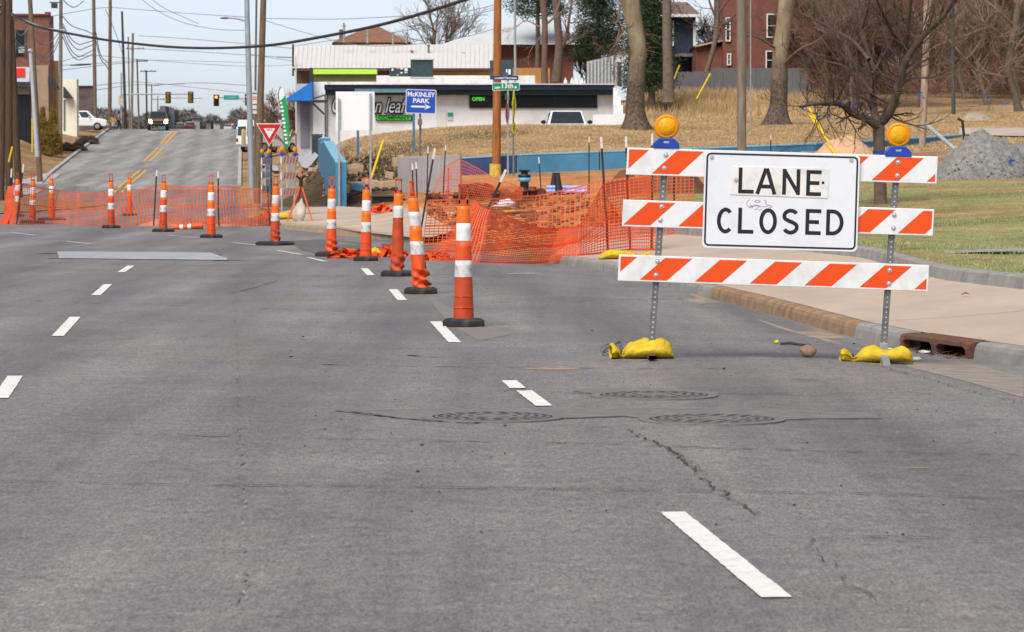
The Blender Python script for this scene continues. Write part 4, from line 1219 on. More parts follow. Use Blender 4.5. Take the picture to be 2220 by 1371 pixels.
def heap(name, label, px, py, L, hh, seed, mat=NET_D, off=.03, wy=.25):
    g = gp(px, py, off); mb = MB(); rg = random.Random(seed)
    for k in range(26):
        a = rg.uniform(-1, 1); x = a * L / 2; top = hh * (1 - a * a) * rg.uniform(.6, 1.1) + .02
        pts = [(x + rg.uniform(-.1, .1), rg.uniform(-wy, wy), 0), (x + rg.uniform(-.08, .08), rg.uniform(-wy, wy) * .6, top), (x + rg.uniform(-.14, .14), rg.uniform(-wy, wy), top * .6), (x + rg.uniform(-.2, .2), rg.uniform(-wy, wy), 0)]
        P = [Vector(p) for p in pts]; vs = []
        for p in P:
            d = Vector((rg.uniform(.02, .06), 0, rg.uniform(-.02, .02))); vs += [p + d, p - d]
        mb.add(vs, [(2 * i, 2 * i + 1, 2 * i + 3, 2 * i + 2) for i in range(3)], True)
    o = mb.build(name, mat, None, g); return tag(o, label, 'netting')
heap('net_heap', 'red orange heap of plastic netting between the two gutter cones', 757, 558, .5, .13, 1)
heap('net_heap', 'pale orange heap of netting behind the dull red cone', 842, 556, .5, .18, 2)
heap('net_heap', 'thick orange roll of netting at the foot of the nearest net', 945, 563, .6, .10, 3)
heap('net_heap', 'orange lump of netting on the concrete beside the grey slab', 825, 462, .5, .25, 4, off=.15)
heap('net_heap', 'orange tangle of netting at the right end of the left net', 578, 478, .5, .24, 6)
# the end of the left net bunched round its stake
g = gp(20, 486, .02); mb = MB(); rg = random.Random(3)
for k in range(22):
    a = rg.uniform(0, 2 * PI); r0 = rg.uniform(.03, .17); r1 = rg.uniform(.01, .07)
    P = [Vector((r0 * math.cos(a) * 1.2 - .05, r0 * math.sin(a), 0)), Vector((r0 * .6 * math.cos(a + .4) + rg.uniform(-.05, .05), r0 * .6 * math.sin(a), .35)), Vector((r1 * math.cos(a), r1 * math.sin(a), .7)), Vector((r1 * .6 * math.cos(a) + .05, 0, .98))]
    vs = []
    for p in P: vs += [p + Vector((.05, 0, .0)), p - Vector((.05, 0, .0))]
    mb.add(vs, [(2 * i, 2 * i + 1, 2 * i + 3, 2 * i + 2) for i in range(3)], True)
o = mb.build('bundled_net', NET_D, None, g); tag(o, 'dense bundle of orange netting wrapped round the leftmost stakes', 'netting')

STK_B = M('stake_black', (.018, .018, .02), var=.3, scale=20, rough=.6)
STK_W = M('stake_white', (.66, .62, .58), var=.15, scale=18, rough=.6)
def stake(bx, by, tx, ty, lab, wf=.2, off=.03, Y=None, dyt=0.0, r=.018):
    b = gp(bx, by, off) if Y is None else W(bx, by, Y)
    t_ = W(tx, ty, b.y + dyt)
    t = thing('fence_stake', lab, 'stake', b, 0, 'black steel stakes with white tips')
    d = t_ - b; k = d.length; d.normalize()
    ex = Vector((1, 0, 0)) if abs(d.x) < .9 else Vector((0, 0, 1))
    a = d.cross(ex).normalized(); c = d.cross(a)
    def tee(z0, z1, name, mat):
        mb = MB()
        for (u0, u1, v0, v1) in ((-r, r, -.005, .005), (-.004, .004, .0051, .03)):
            vs = [d * z + c * u + a * v for z in (z0, z1) for u, v in ((u0, v0), (u1, v0), (u1, v1), (u0, v1))]
            mb.add(vs, [(0, 3, 2, 1), (4, 5, 6, 7), (0, 1, 5, 4), (1, 2, 6, 5), (2, 3, 7, 6), (3, 0, 4, 7)])
        mb.build(name, mat, t)
    tee(0, k * (1 - wf), 'shaft', STK_B)
    if wf > 0: tee(k * (1 - wf), k, 'white_tip', STK_W)
    return t
stake(36, 487, 51, 356, 'leaning black stake with a white tip in front of the left net end', .14)
stake(19, 485, 25, 366, 'short upright stake at the far left inside the bundled net', .16)
stake(333, 490, 340, 369, 'black stake with a white tip between the two faded cones', .11)
stake(474, 490, 473, 371, 'straight black stake with a white tip right of the vivid cone', .13)
stake(585, 489, 580, 403, 'bare black stake at the right end of the left net', 0)
stake(908, 525, 943, 321, 'long black stake leaning behind the crumpled cone', .12, off=.12)
stake(925, 440, 928, 318, 'straight black stake against the grey slab', .12)
stake(960, 438, 966, 314, 'black stake beside the pink lath at the grey slab', .1)
stake(896, 455, 894, 355, 'stake with a white tip just left of the crumpled cone handle', .14, r=.022)
stake(905, 455, 902, 352, 'stake with a white tip just right of the crumpled cone handle', .14, r=.022)
stake(1024, 528, 1097, 368, 'steeply leaning stake with a long white tip behind the nearest cone', .17, off=.1, r=.024)
stake(1173, 410, 1168, 341, 'short stake standing by the blue pipes', .2)
stake(1277, 420, 1277, 297, 'stake by the blue wall right of the blue pipes', .1)
stake(1319, 548, 1303, 297, 'tall stake leaning left that carries the netting', .1, off=.16)
stake(1366, 541, 1357, 296, 'stake just left of the barricade rails', .1, off=.16)
stake(1413, 541, 1414, 290, 'stake rising just behind the left warning light', .1, off=.16)
stake(1462, 470, 1460, 300, 'stake seen between the rails right of the left barricade post', .1)
stake(1671, 345, 1671, 293, 'stake by the blue wall above the middle of the board', .2, Y=110)
# pink lath
b = gp(971, 440, .02); mb = MB(); t_ = W(972, 364, b.y) - b; mb.tube([(0, 0, 0), t_], .02, 4); o = mb.build('marker_lath', M('pink_paint', (.8, .06, .12), rough=.5), None, b); tag(o, 'bright pink marker lath standing among the pipe fittings', 'lath')

# ------------------------------------------------------------------ things lying in the pit
FIT = M('oxide_fitting', (.13, .035, .024), c2=(.07, .025, .02), scale=7, rough=.6, dirt=(.18, .06, .035), dscale=6)
FIT_K = M('black_fitting', (.018, .018, .022), var=.3, scale=9, rough=.5)
BLUEPIPE = M('blue_pvc', (.20, .30, .75), c2=(.45, .5, .85), scale=3, rough=.4)
def fitting(px, py, lab, k=1.0, kind=0, rz=0.0, seed=0):
    g = gp(px, py, .02); t = thing('pipe_fitting', lab, 'pipe fitting', g, rz, 'oxide red pipe fittings in the pit')
    mb = MB()
    if kind == 0: mb.lathe([(.20, 0), (.20, .05), (.13, .06), (.13, .22), (.20, .24), (.20, .29), (.10, .30), (.10, .36)], 14, True, Matrix.Scale(k, 4))
    elif kind == 1:
        T = Matrix.Scale(k, 4) @ Matrix.Translation((0, 0, .19)) @ Matrix.Rotation(PI / 2, 4, 'Y')
        mb.lathe([(.19, -.26), (.19, -.21), (.12, -.20), (.12, .2), (.19, .21), (.19, .26)], 14, True, T)
    else:
        T = Matrix.Scale(k, 4) @ Matrix.Translation((0, 0, .2)) @ Matrix.Rotation(PI / 2, 4, 'X')
        mb.lathe([(.20, -.16), (.20, -.1), (.15, -.09), (.15, .09), (.20, .1), (.20, .16), (.13, .16), (.13, -.14)], 16, True, T)
    mb.build('body', FIT, t)
    mb = MB()
    for i in range(6):
        a = i * PI / 3
        if kind == 0: mb.box(.16 * k * math.cos(a) - .02, .16 * k * math.cos(a) + .02, .16 * k * math.sin(a) - .02, .16 * k * math.sin(a) + .02, .045 * k, .085 * k)
    if kind == 0: mb.build('bolts', FIT_K, t)
    return t
fl = ['low flanged fitting at the left end of the pit row', 'short flanged pipe left of the pink lath', 'upright fitting just right of the pink lath', 'ring shaped fitting behind the nearest cone handle', 'second ring shaped fitting right of the cone handle', 'third ring shaped fitting below the wooden pole', 'fitting half covered by the leaning stake', 'stubby fitting below the yellow pole guard', 'flanged pipe left of the black valve', 'heavy fitting under the black valve', 'tall fitting right of the black valve', 'short flanged pipe beside the blue pipes']
for i, (px, py, kd, k) in enumerate([(940, 437, 1, .8), (955, 441, 1, .7), (990, 440, 0, .9), (1013, 432, 2, 1.2), (1033, 430, 2, 1.2), (1052, 431, 2, 1.2), (1078, 439, 0, 1.0), (1092, 436, 0, 1.0), (1112, 436, 1, .9), (1133, 436, 0, 1.15), (1155, 434, 0, 1.1), (1172, 430, 1, .8)]):
    fitting(px, py, fl[i], k, kd, i * .7)
g = gp(1137, 415, .02); t = thing('valve', 'black cast valve with a pale blue band standing behind the fittings', 'valve', g)
mb = MB(); mb.lathe([(.14, 0), (.14, .42), (.20, .44), (.2, .52), (.11, .54), (.11, .62), (.17, .63), (.17, .68)], 16); mb.build('body', FIT_K, t)
mb = MB(); mb.lathe([(.145, .30), (.205, .34), (.205, .43), (.145, .43)], 16); mb.build('band', M('pale_blue', (.12, .4, .75), rough=.5), t)
for dx, lab in ((1199, 'left of two black tapered pipe boots leaning together'), (1212, 'right of two black tapered pipe boots leaning together')):
    g = gp(dx, 422, .02); mb = MB(); l = 1 if dx < 1205 else -1
    mb.tube([(0, 0, 0), (l * .02, 0, .3), (l * .04, 0, .68)], [.15, .10, .06], 12); o = mb.build('pipe_boot', FIT_K, None, g); tag(o, lab, 'pipe boot')
g = gp(1228, 420, .02)
k = 0
for row, n in ((0, 3), (1, 2)):
    for i in range(n):
        mb = MB(); z = .07 + row * .12; y = (i - n / 2) * .14
        mb.tube([(-.62, y, z), (.62, y + .03, z)], .068, 12); o = mb.build('plastic_pipe', BLUEPIPE, None, g)
        tag(o, 'pale blue plastic pipe in the %s of the stack in the pit' % (('bottom row, front', 'bottom row, middle', 'bottom row, back')[i] if row == 0 else ('top row, front', 'top row, back')[i]), 'pipe', 'blue plastic pipes'); k += 1
mb = MB(); mb.ell((0, 0, .08), (.24, .14, .11), 14, 9, .5, 5); o = mb.build('plastic_bag', M('white_plastic', (.75, .74, .76), rough=.5), None, gp(1095, 452, .02)); tag(o, 'crumpled white plastic bag on the soil behind the net', 'bag')
mb = MB(); mb.box(-.22, .22, -.1, .1, 0, .012); o = mb.build('paper_sheet', M('paper_white', (.7, .7, .68)), None, gp(972, 463, .02)); tag(o, 'flat white sheet lying on the soil near the grey slab', 'sheet')
mb = MB(); mb.box(-.45, .45, -.03, .03, 0, .05); o = mb.build('level_tool', YELLOW_C, None, gp(1130, 461, .02), ); tag(o, 'long yellow bar lying on the soil behind the drooping net', 'bar')
mb = MB(); mb.tube([(-.4, 0, .03), (.1, .05, .04), (.4, 0, .03)], .03, 6); o = mb.build('black_hose', FIT_K, None, gp(1148, 465, .02)); tag(o, 'short black hose beside the yellow bar', 'hose')

# soil mounds
def mound(name, label, px, py, L, D, hh, mat, seed, off=-.15, n=44, rough_=.12):
    g = gp(px, py, 0); g.y += D * .35; g.z = h(g.x, g.y) + off
    xs = np.linspace(-1, 1, n); V = []; Fc = []
    for j in range(n):
        for i in range(n):
            u, v = xs[i], xs[j]; r = math.sqrt(u * u + v * v)
            z = max(0, 1 - r * r) ** 1.15
            nn = noise.fractal(Vector((u * 2.2, v * 2.2, seed)), 1.0, 2.0, 5) * .16 + noise.noise(Vector((u * 11, v * 11, seed))) * rough_
            V.append((u * L / 2, v * D / 2, hh * (z * (1 + nn) ) + hh * .1 * z * noise.noise(Vector((u * 25, v * 25, seed)))))
    for j in range(n - 1):
        for i in range(n - 1):
            a = j * n + i; Fc.append((a, a + 1, a + n + 1, a + n))
    mb = MB(); mb.add(V, Fc, True); o = mb.build(name, mat, None, g); return tag(o, label, 'pile')
GRAVEL = M('grey_gravel', (.13, .127, .123), c2=(.29, .28, .27), scale=9, rough=.95, bump=1.0, bscale=14, dirt=(.12, .115, .11), dscale=14)
SAND_O = M('orange_sand', (.56, .34, .20), var=.12, scale=4, rough=.95, bump=.6, bscale=12)
SOIL_B = M('brown_soil', (.20, .085, .04), c2=(.12, .06, .035), scale=4, rough=.95, bump=1.0, bscale=12)
mound('gravel_pile', 'big pile of grey gravel at the right edge of the lawn', 2150, 392, 3.2, 3.0, 1.35, GRAVEL, 1)
mound('gravel_pile', 'second lump of grey gravel running out of the picture at right', 2235, 388, 2.0, 2.2, 1.05, GRAVEL, 8)
mound('sand_pile', 'pale orange sand pile behind the right end of the board', 1835, 345, 2.6, 2.2, .85, SAND_O, 3)
mound('soil_pile', 'heap of red brown soil behind the left barricade rails', 1450, 440, 2.4, 3.0, 1.25, SOIL_B, 5)
mound('soil_pile', 'low bank of reddish soil behind the second net', 1360, 430, 1.6, 2.5, .8, SOIL_B, 7)
mound('rubble_bank', 'grey pale spoil bank beyond the blue wall at right', 2120, 262, 1.9, 2.0, .5, M('pale_spoil', (.33, .27, .21), var=.3, scale=5, rough=.95, bump=.8), 12)
rg = random.Random(2); mb = MB()
for k in range(900):
    a = rg.uniform(-1, 1); px = 2020 + 230 * rg.random(); g = gp(px, 380 + 16 * rg.random(), 0)
    s = rg.uniform(.015, .045); z = 1.0 * rg.random() * max(0, 1 - ((px - 2150) / 110) ** 2)
    mb.ell((g.x, g.y + z * .9 + .1, h(g.x, g.y) + z * .8), (s, s, s * .8), 5, 3, .4, k, sm=False)
o = mb.build('loose_gravel', GRAVEL); o['kind'] = 'stuff'; o['label'] = 'loose stones on the gravel pile'
mb = MB(); a, b = gp(1700, 402, .06), gp(2080, 385, .05); mb.tube([a, a.lerp(b, .4), a.lerp(b, .7) + Vector((0, 0, .03)), b], [.11, .11, .10, .07], 9); o = mb.build('straw_log', M('straw_wattle', (.16, .09, .04), c2=(.26, .16, .08), scale=12, rough=.95, bump=.8)); tag(o, 'long brown straw wattle lying along the top of the lawn', 'wattle')
for pts, r, mt, lab, nm in (([(2010, 272, 100), (2060, 315, 98), (2105, 352, 96), (2152, 381, 94)], .06, M('grey_pvc', (.33, .38, .40), rough=.5), 'grey plastic pipe leaning on the gravel pile', 'leaning_pipe'),):
    mb = MB(); mb.tube([W(*p) for p in pts], r, 8); o = mb.build(nm, mt); tag(o, lab, 'pipe')
mb = MB(); mb.tube([W(2092, 312, 128), W(2086, 262, 128), W(2076, 258, 128)], .055, 6); o = mb.build('bent_stake', STK_B); tag(o, 'bent black steel stake at the right end of the blue wall', 'stake')

# ------------------------------------------------------------------ walls and slab
BLUE_W = M('blue_wall_paint', (.055, .20, .34), var=.14, scale=1.5, rough=.8, dirt=(.09, .16, .22), dscale=1.4)
BLUE_WD = M('dark_blue_wall_paint', (.028, .055, .15), var=.2, scale=1.5, rough=.8)
BLUE_WL = M('paler_blue_cap', (.20, .42, .56), var=.15, scale=3, rough=.85)  # copings and caps, a paler blue than the wall below them
wall = thing('retaining_wall', 'long low blue painted retaining wall running behind the pit and the board', 'wall', on(1300, 122))
wp = [(1000, 341, 122), (1122, 334, 121.5), (1300, 327, 121), (1420, 323, 121), (1500, 320, 121), (1640, 315, 122), (1760, 310, 123), (1830, 307, 125), (1914, 303, 128), (2006, 297, 133), (2104, 290, 140)]
for i in range(len(wp) - 1):
    a, b = W(*wp[i]), W(*wp[i + 1]); d = (b - a).normalized(); n_ = Vector((d.y, -d.x, 0)).normalized() * .15
    za, zb = min(h(a.x, a.y), a.z - .25) - .35, min(h(b.x, b.y), b.z - .25) - .35
    def blk(q, zt, zc):
        return [q + n_, q - n_]
    vs = []
    for q, zl in ((a + d * .004, za), (b - d * .004, zb)):
        for s in (1, -1): vs += [(q.x + n_.x * s, q.y + n_.y * s, zl), (q.x + n_.x * s, q.y + n_.y * s, q.z - .06)]
    mb = MB(); mb.add([Vector(v) - wall.location for v in vs], [(0, 4, 5, 1), (2, 3, 7, 6), (1, 5, 7, 3), (0, 2, 6, 4), (0, 1, 3, 2), (4, 6, 7, 5)])
    mb.build('wall_panel', BLUE_WD if i == 0 else BLUE_W, wall)
    vs = []
    for q in (a, b):
        for s in (1, -1): vs += [(q.x + n_.x * s * 1.12, q.y + n_.y * s * 1.12, q.z - .058), (q.x + n_.x * s * 1.12, q.y + n_.y * s * 1.12, q.z)]
    mb = MB(); mb.add([Vector(v) - wall.location for v in vs], [(0, 4, 5, 1), (2, 3, 7, 6), (1, 5, 7, 3), (0, 2, 6, 4), (0, 1, 3, 2), (4, 6, 7, 5)])
    mb.build('coping', BLUE_WL, wall)
st = thing('stepped_wall', 'stepped blue block wall descending beside the corner pavement', 'wall', on(740, 114))
seg = [(740, 349, 110, 24), (729, 334, 116, 22), (721, 320, 123, 22), (713, 306, 131, 21), (706, 298, 139, 21), (700, 296, 146, 20)]
for i in range(len(seg) - 1):
    px, py, y0, wpx = seg[i]; px2, _, y1, wpx2 = seg[i + 1]
    y1 -= .02; a, b, c, d = XA(px - wpx / 2, y0), XA(px + wpx / 2, y0), XA(px2 + wpx2 / 2, y1), XA(px2 - wpx2 / 2, y1)
    zt = W(px, py, y0).z; zb = min(h(a, y0), h(d, y1)) - .3; L = st.location
    for nm, z0, z1, mm, e in (('wall_block', zb, zt - .07, BLUE_W, 0), ('wall_cap', zt - .068, zt, BLUE_WL, .0)):
        mb = MB(); q = [(a - e, y0 - e), (b + e, y0 - e), (c + e, y1 + .0), (d - e, y1 + .0)]
        zs_ = W(px2, seg[i + 1][1], y1).z - zt if i < 3 else 0
        mb.add([Vector((x, y, z + (zs_ if k_ > 1 and (z > zb + .01) else 0))) - L for z in (z0, z1) for k_, (x, y) in enumerate(q)], [(0, 3, 2, 1), (4, 5, 6, 7), (0, 1, 5, 4), (1, 2, 6, 5), (2, 3, 7, 6), (3, 0, 4, 7)]); mb.build(nm, mm, st, bevel=.02)
a, b = W(862, 446, 112), W(998, 436, 112)
mb = MB(); o_ = (a + b) / 2; tl, tr = W(862, 341, 112), W(998, 336, 112)
mb.add([v - o_ for v in [a, b, tr, tl]] + [v - o_ + Vector((0.04, .22, 0)) for v in [a, b, tr, tl]], [(0, 1, 2, 3), (7, 6, 5, 4), (0, 4, 5, 1), (1, 5, 6, 2), (2, 6, 7, 3), (3, 7, 4, 0)])
o = mb.build('concrete_slab', M('slab_grey', (.33, .33, .34), var=.1, scale=2, rough=.9, dirt=(.25, .25, .26), dscale=1.5), None, o_, bevel=.02); tag(o, 'big upright pale grey concrete slab behind the cones', 'slab')
STONE = M('buff_stone', (.50, .35, .22), var=.2, scale=8, rough=.95, bump=.6)
labs = ['top slab of the loose stones on the dirt bank', 'stone slab tucked under the top one', 'small stone slab right of the top ones', 'stone slab at the upper right by the grey slab', 'oval stone lying alone on the dark dirt', 'long pale stone slab at the foot of the dirt bank', 'broad stone slab beside the long pale one', 'short stone at the left foot of the dirt bank', 'stone with a blue painted face by the blue wall end', 'stone slab right of the blue painted one', 'thin stone chip on the far dirt by the drive', 'flat stone at the lip of the grey slab']
for i, (px, py, w_, hh) in enumerate([(770, 364, 26, 8), (762, 372, 22, 8), (778, 368, 14, 10), (856, 356, 10, 14), (844, 382, 18, 9), (840, 404, 52, 12), (805, 402, 40, 12), (747, 413, 14, 12), (783, 408, 30, 10), (770, 403, 24, 8), (677, 367, 12, 3), (868, 342, 14, 5)]):
    p = W(px, py, 113 + (410 - py) * .12); s = F / p.y; p.z = max(p.z, h(p.x, p.y))
    mb = MB(); mb.box(-w_ / s / 2, w_ / s / 2, -.2, .2, -.1, hh / s)
    for k, v in enumerate(mb.v): mb.v[k] = (v[0] * (1 + .25 * noise.noise(Vector((i, k, 0)))), v[1], v[2] + .05 * noise.noise(Vector((k, i, 4))))
    o = mb.build('stone_slab', BLUE_W if i == 8 else STONE, None, p, bevel=.02); o.rotation_euler = (0, R((i * 37) % 25 - 12), R((i * 53) % 60 - 30)); tag(o, labs[i], 'stone', 'loose stone slabs by the blue walls')
# corner inlet in the far kerb
g = gp(838, 438, .0); mb = MB(); mb.box(-.45, .45, -.1, .5, -.1, .17); o = mb.build('far_drain', HOLE, None, g); tag(o, 'dark kerb inlet at the far corner pavement', 'drain')
mb = MB(); mb.box(-.55, .55, -.14, .55, .17, .21); c_ = mb.build('inlet_lid', RUST, o)

# ------------------------------------------------------------------ signs
def plate_sign(t, w, hh, mat, name='panel', th=.004, T=None, rad=.03):
    T = T or Matrix.Identity(4)
    mb = MB(); mb.prism(rrect(w, hh, rad), -th / 2, th / 2, T); return mb.build(name, mat, t)
# blank panel seen from behind
Y = 110; s = F / Y
t = thing('blank_sign', 'large blank white sign panel on two thin grey posts', 'sign', on(770, Y))
p = W(770, 241, Y) - t.location; T = Matrix.Translation(p)
plate_sign(t, 84 / s, 84 / s, M('panel_back', (.78, .80, .84), var=.03, scale=1, rough=.5), T=T, rad=.01, th=.02)
for px, ty, by in ((735, 214, 448), (803, 203, 436)):
    mb = MB(); a = W(px, ty, Y - .06) - t.location; b = W(px, by, Y - .06) - t.location; mb.box(a.x - .032, a.x + .032, a.y - .03, a.y + .03, b.z - .3, a.z); mb.build('post', STEEL, t)
# blue park sign
Y = 114; s = F / Y
t = thing('park_sign', 'blue McKINLEY PARK direction sign with a white arrow on a steel post', 'sign', on(911, Y))
p = W(912.5, 220.5, Y) - t.location; T = Matrix.Translation(p) @ Matrix.Rotation(R(1.8), 4, 'Y') @ Matrix.Rotation(R(6), 4, 'Z')
pw, ph = 66 / s, 52 / s
pn = plate_sign(t, pw, ph, WHITE_PAINT, T=T, rad=.06)
mb = MB(); mb.prism(rrect(pw - .045, ph - .045, .045), -.006, -.0025, T); f_ = mb.build('blue_field', BLUE_S, pn)
for txt, size, z, xs in (('McKINLEY', .205, .225, .98), ('PARK', .205, .02, 1.08)):
    mb = text_mb(txt, size, .006, .0, xs=xs); m2 = MB(); m2.add([Vector(v) + Vector((0, -.008, z)) for v in mb.v], mb.f, False, T); m2.build('lettering', WHITE_PAINT, pn)
mb = MB(); mb.add([(-.32, -.008, -.20), (.12, -.008, -.20), (.12, -.008, -.14), (-.32, -.008, -.14)], [(0, 1, 2, 3)], False, T)
mb.add([(.12, -.008, -.265), (.34, -.008, -.17), (.12, -.008, -.075), (.19, -.008, -.17)], [(0, 1, 3), (1, 2, 3)], False, T)
mb.add([(.12, -.008, -.20), (.19, -.008, -.17), (.12, -.008, -.14)], [(0, 1, 2)], False, T); mb.build('arrow', WHITE_PAINT, pn)
mb = MB(); a = W(911, 246, Y + .05) - t.location; mb.box(a.x - .035, a.x + .035, a.y, a.y + .06, -.3, a.z + .5); mb.build('post', STEEL_D, t)
mb = MB(); a = W(910.5, 265, Y - .06) - t.location; mb.box(a.x - .07, a.x + .07, a.y - .1, a.y, a.z - .1, a.z + .1); mb.build('small_box', STEEL_D, t, bevel=.01)
# street-name post with stop sign seen edge on
Y = 120; s = F / Y
t = thing('street_sign_post', 'steel post with blue and green street name blades and a stop sign edge on', 'sign', on(1100, Y))
L = t.location
mb = MB(); a, b = W(1101, 150, Y) - L, W(1102, 372, Y) - L; mb.box(a.x - .03, a.x + .03, -.03, .03, -.3, a.z); mb.build('post', STEEL, t)
p = W(1097, 188, Y - .06) - L; T = Matrix.Translation(p) @ Matrix.Rotation(R(-.8), 4, 'Y')
b_ = plate_sign(t, 59 / s, 17 / s, WHITE_PAINT, 'green_blade', T=T, rad=.04); mb = MB(); mb.prism(rrect(59 / s - .03, 17 / s - .03, .03), -.006, -.0025, T); mb.build('green_field', GREEN_S, b_)
for txt, size, x, z in (('13th', .24, .04, .015), ('NW', .105, -.30, -.045), ('St', .10, .335, -.03)):
    mb = text_mb(txt, size, .004, .0); m2 = MB(); m2.add([Vector(v) + Vector((x, -.008, z)) for v in mb.v], mb.f, False, T); m2.build('lettering', WHITE_PAINT, b_)
p = W(1096, 169.5, Y - .06) - L; T = Matrix.Translation(p)
b_ = plate_sign(t, 56 / s, 9.5 / s, NAVY_S, 'blue_blade', T=T, rad=.03); mb = MB(); mb.lathe([(.105, -.003), (.105, .003)], 20, False, T @ Matrix.Translation((0, 0, .1)) @ Matrix.Rotation(PI / 2, 4, 'X')); mb.build('crest', NAVY_S, b_)
mb = MB(); stroke(mb, arc(0, .1, .07, .07, 0, 355, 18), .012, -.006, True, T); stroke(mb, [(-.025, .08), (.0, .115), (.025, .08)], .012, -.006, False, T); mb.build('crest_ring', M('crest_blue', (.25, .35, .6)), b_)
mb = text_mb('CLASSEN TEN PENN', .085, .002, 0); m2 = MB(); m2.add([Vector(v) + Vector((0, -.007, -.01)) for v in mb.v], mb.f, False, T); m2.build('lettering', WHITE_PAINT, b_)
p = W(1100, 211, Y) - L; T = Matrix.Translation(p) @ Matrix.Rotation(R(78), 4, 'Z'); plate_sign(t, .75, .2, GREEN_S, 'cross_blade', T=T, rad=.03)
p = W(1100, 245, Y) - L; T = Matrix.Translation(p) @ Matrix.Rotation(R(80), 4, 'Z')
mb = MB(); mb.prism([(.38 * math.cos(R(22.5 + 45 * k)), .38 * math.sin(R(22.5 + 45 * k))) for k in range(8)], -.003, .003, T); mb.build('stop_plate', M('faded_red', (.42, .06, .05), var=.2), t)
# yellow diamond, edge on
t = thing('warning_sign_post', 'narrow edge-on yellow diamond warning sign with a small plaque under it', 'sign', on(1113, 119.5)); L = t.location
mb = MB(); a = W(1113, 196, 119.5) - L; mb.box(-.03, .03, -.03, .03, -.3, a.z); mb.build('post', STEEL_D, t)
p = W(1114.5, 228, 119.4) - L; T = Matrix.Translation(p) @ Matrix.Rotation(R(82), 4, 'Z'); YS = M('fluorescent_yellow', (.78, .80, .01), var=.05)
mb = MB(); mb.prism([(.54, 0), (0, .54), (-.54, 0), (0, -.54)], -.004, .004, T); dm = mb.build('diamond', YS, t)
mb = MB(); mb.add([(-.12, -.006, -.2), (.12, -.006, -.2), (.12, -.006, .2), (-.12, -.006, .2)], [(0, 1, 2, 3)], False, T); mb.build('symbol', BLACK_P, dm)
p = W(1114, 278, 119.4) - L; T = Matrix.Translation(p) @ Matrix.Rotation(R(74), 4, 'Z'); pq = plate_sign(t, .45, .38, YS, 'plaque', T=T, rad=.02)
mb = MB(); mb.add([(-.07, -.006, -.1), (.07, -.006, -.1), (.07, -.006, .1), (-.07, -.006, .1)], [(0, 1, 2, 3)], False, T); mb.build('symbol', BLACK_P, pq)
# yield
Y = 122; s = F / Y
t = thing('yield_sign', 'red and white triangular YIELD sign on a dark post', 'sign', on(586, Y)); L = t.location
p = W(584, 291, Y) - L; T = Matrix.Translation(p) @ Matrix.Rotation(R(8), 4, 'Z')
def tri(k): return [(0, -.42 * k), (.46 * k, .375 * k), (-.46 * k, .375 * k)]
mb = MB(); mb.prism(tri(1.0), -.002, .002, T); pn = mb.build('panel', WHITE_PAINT, t, bevel=0)
mb = MB(); mb.add([(x, -.004, z) for x, z in tri(.92)], [(0, 1, 2)], False, T); mb.build('red_field', RED_S, pn)
mb = MB(); mb.add([(x, -.006, z + .035) for x, z in tri(.44)], [(0, 1, 2)], False, T); mb.build('white_field', WHITE_PAINT, pn)
mb = text_mb('YIELD', .09, .002, 0); m2 = MB(); m2.add([Vector(v) + Vector((0, -.008, .14)) for v in mb.v], mb.f, False, T); m2.build('lettering', RED_S, pn)
mb = MB(); mb.box(-.0, .07, .03, .08, -.3, p.z + .3); mb.build('post', STK_B, t)
# two barricades seen almost edge on
def edge_barricade(px, Y, yaw, lab, blank, dirn):
    g = on(px, Y, .14); t = thing('barricade', lab, 'barricade', g, R(yaw), 'striped barricades seen edge on')
    for z in (.55, 1.0, 1.45):
        mb = MB(); mb.box(-1.2, 1.2, -.03, -.005, z, z + .2); r_ = mb.build('rail', WHITE_S, t)
        for k in range(11):
            a = -1.15 + k * .215
            if k % 2 == 0: continue
            for yy in (-.0315, -.0035):
                m2 = MB(); m2.add([(a, yy, z + .01), (a + .2, yy, z + .01), (a + .2 + .19, yy, z + .19), (a + .19, yy, z + .19)], [(0, 1, 2, 3)]); m2.build('stripe', ORANGE, r_)
    for x in (-.9, .9):
        mb = MB(); mb.box(x - .025, x + .025, 0, .05, 0, 1.68); mb.box(x - .03, x + .03, -.6, .6, 0, .03); mb.build('post', STEEL, t)
        warning_light(t, x, .0, 1.68, 1.0, R(-22), 0)
    for z in blank:
        mb = MB(); mb.box(-.5, .6, -.05, -.035, z, z + .22); mb.build('blank_panel', SIGN_W, t)
edge_barricade(627, 99, 82, 'striped barricade with clear gaps standing edge on beside the orange tripod', (.77, 1.22), 1)
edge_barricade(577, 113, 86.5, 'striped barricade edge on with a grey panel, beside the brown utility pole', (.5, .75, 1.0, 1.24), 1)
# orange tripod with a hanging white sandbag
Y = gp(650, 481, .14).y
g = on(650, Y, .14); t = thing('sign_tripod', 'folding orange tripod stand with a black head on the corner pavement', 'tripod', g); L = g
ap = W(652.5, 398, Y) - L
for px, py, d in ((623, 481, -.1), (677, 480, -.1), (648, 473, .6)):
    f_ = W(px, py, Y + d) - L; mb = MB(); mb.tube([ap, f_], .022, 6); mb.build('leg', M('tripod_orange', (.80, .12, .03), var=.1, rough=.5), t)
mb = MB(); mb.tube([ap + Vector((0, 0, -.08)), ap + Vector((0, 0, .12))], .05, 8); mb.tube([ap + Vector((-.12, 0, .19)), ap + Vector((-.03, 0, .12)), ap + Vector((.03, 0, .12)), ap + Vector((.12, 0, .19))], .03, 6); mb.build('head', FIT_K, t)
mb = MB(); mb.ell(ap + Vector((.01, 0, .19)), (.04, .04, .04), 8, 6); mb.build('knob', ORANGE, t)
mb = MB(); c_ = W(648, 458, Y + .15) - L
mb.ell((0, 0, 0), (.16, .12, .31), 14, 12, .18, 2)
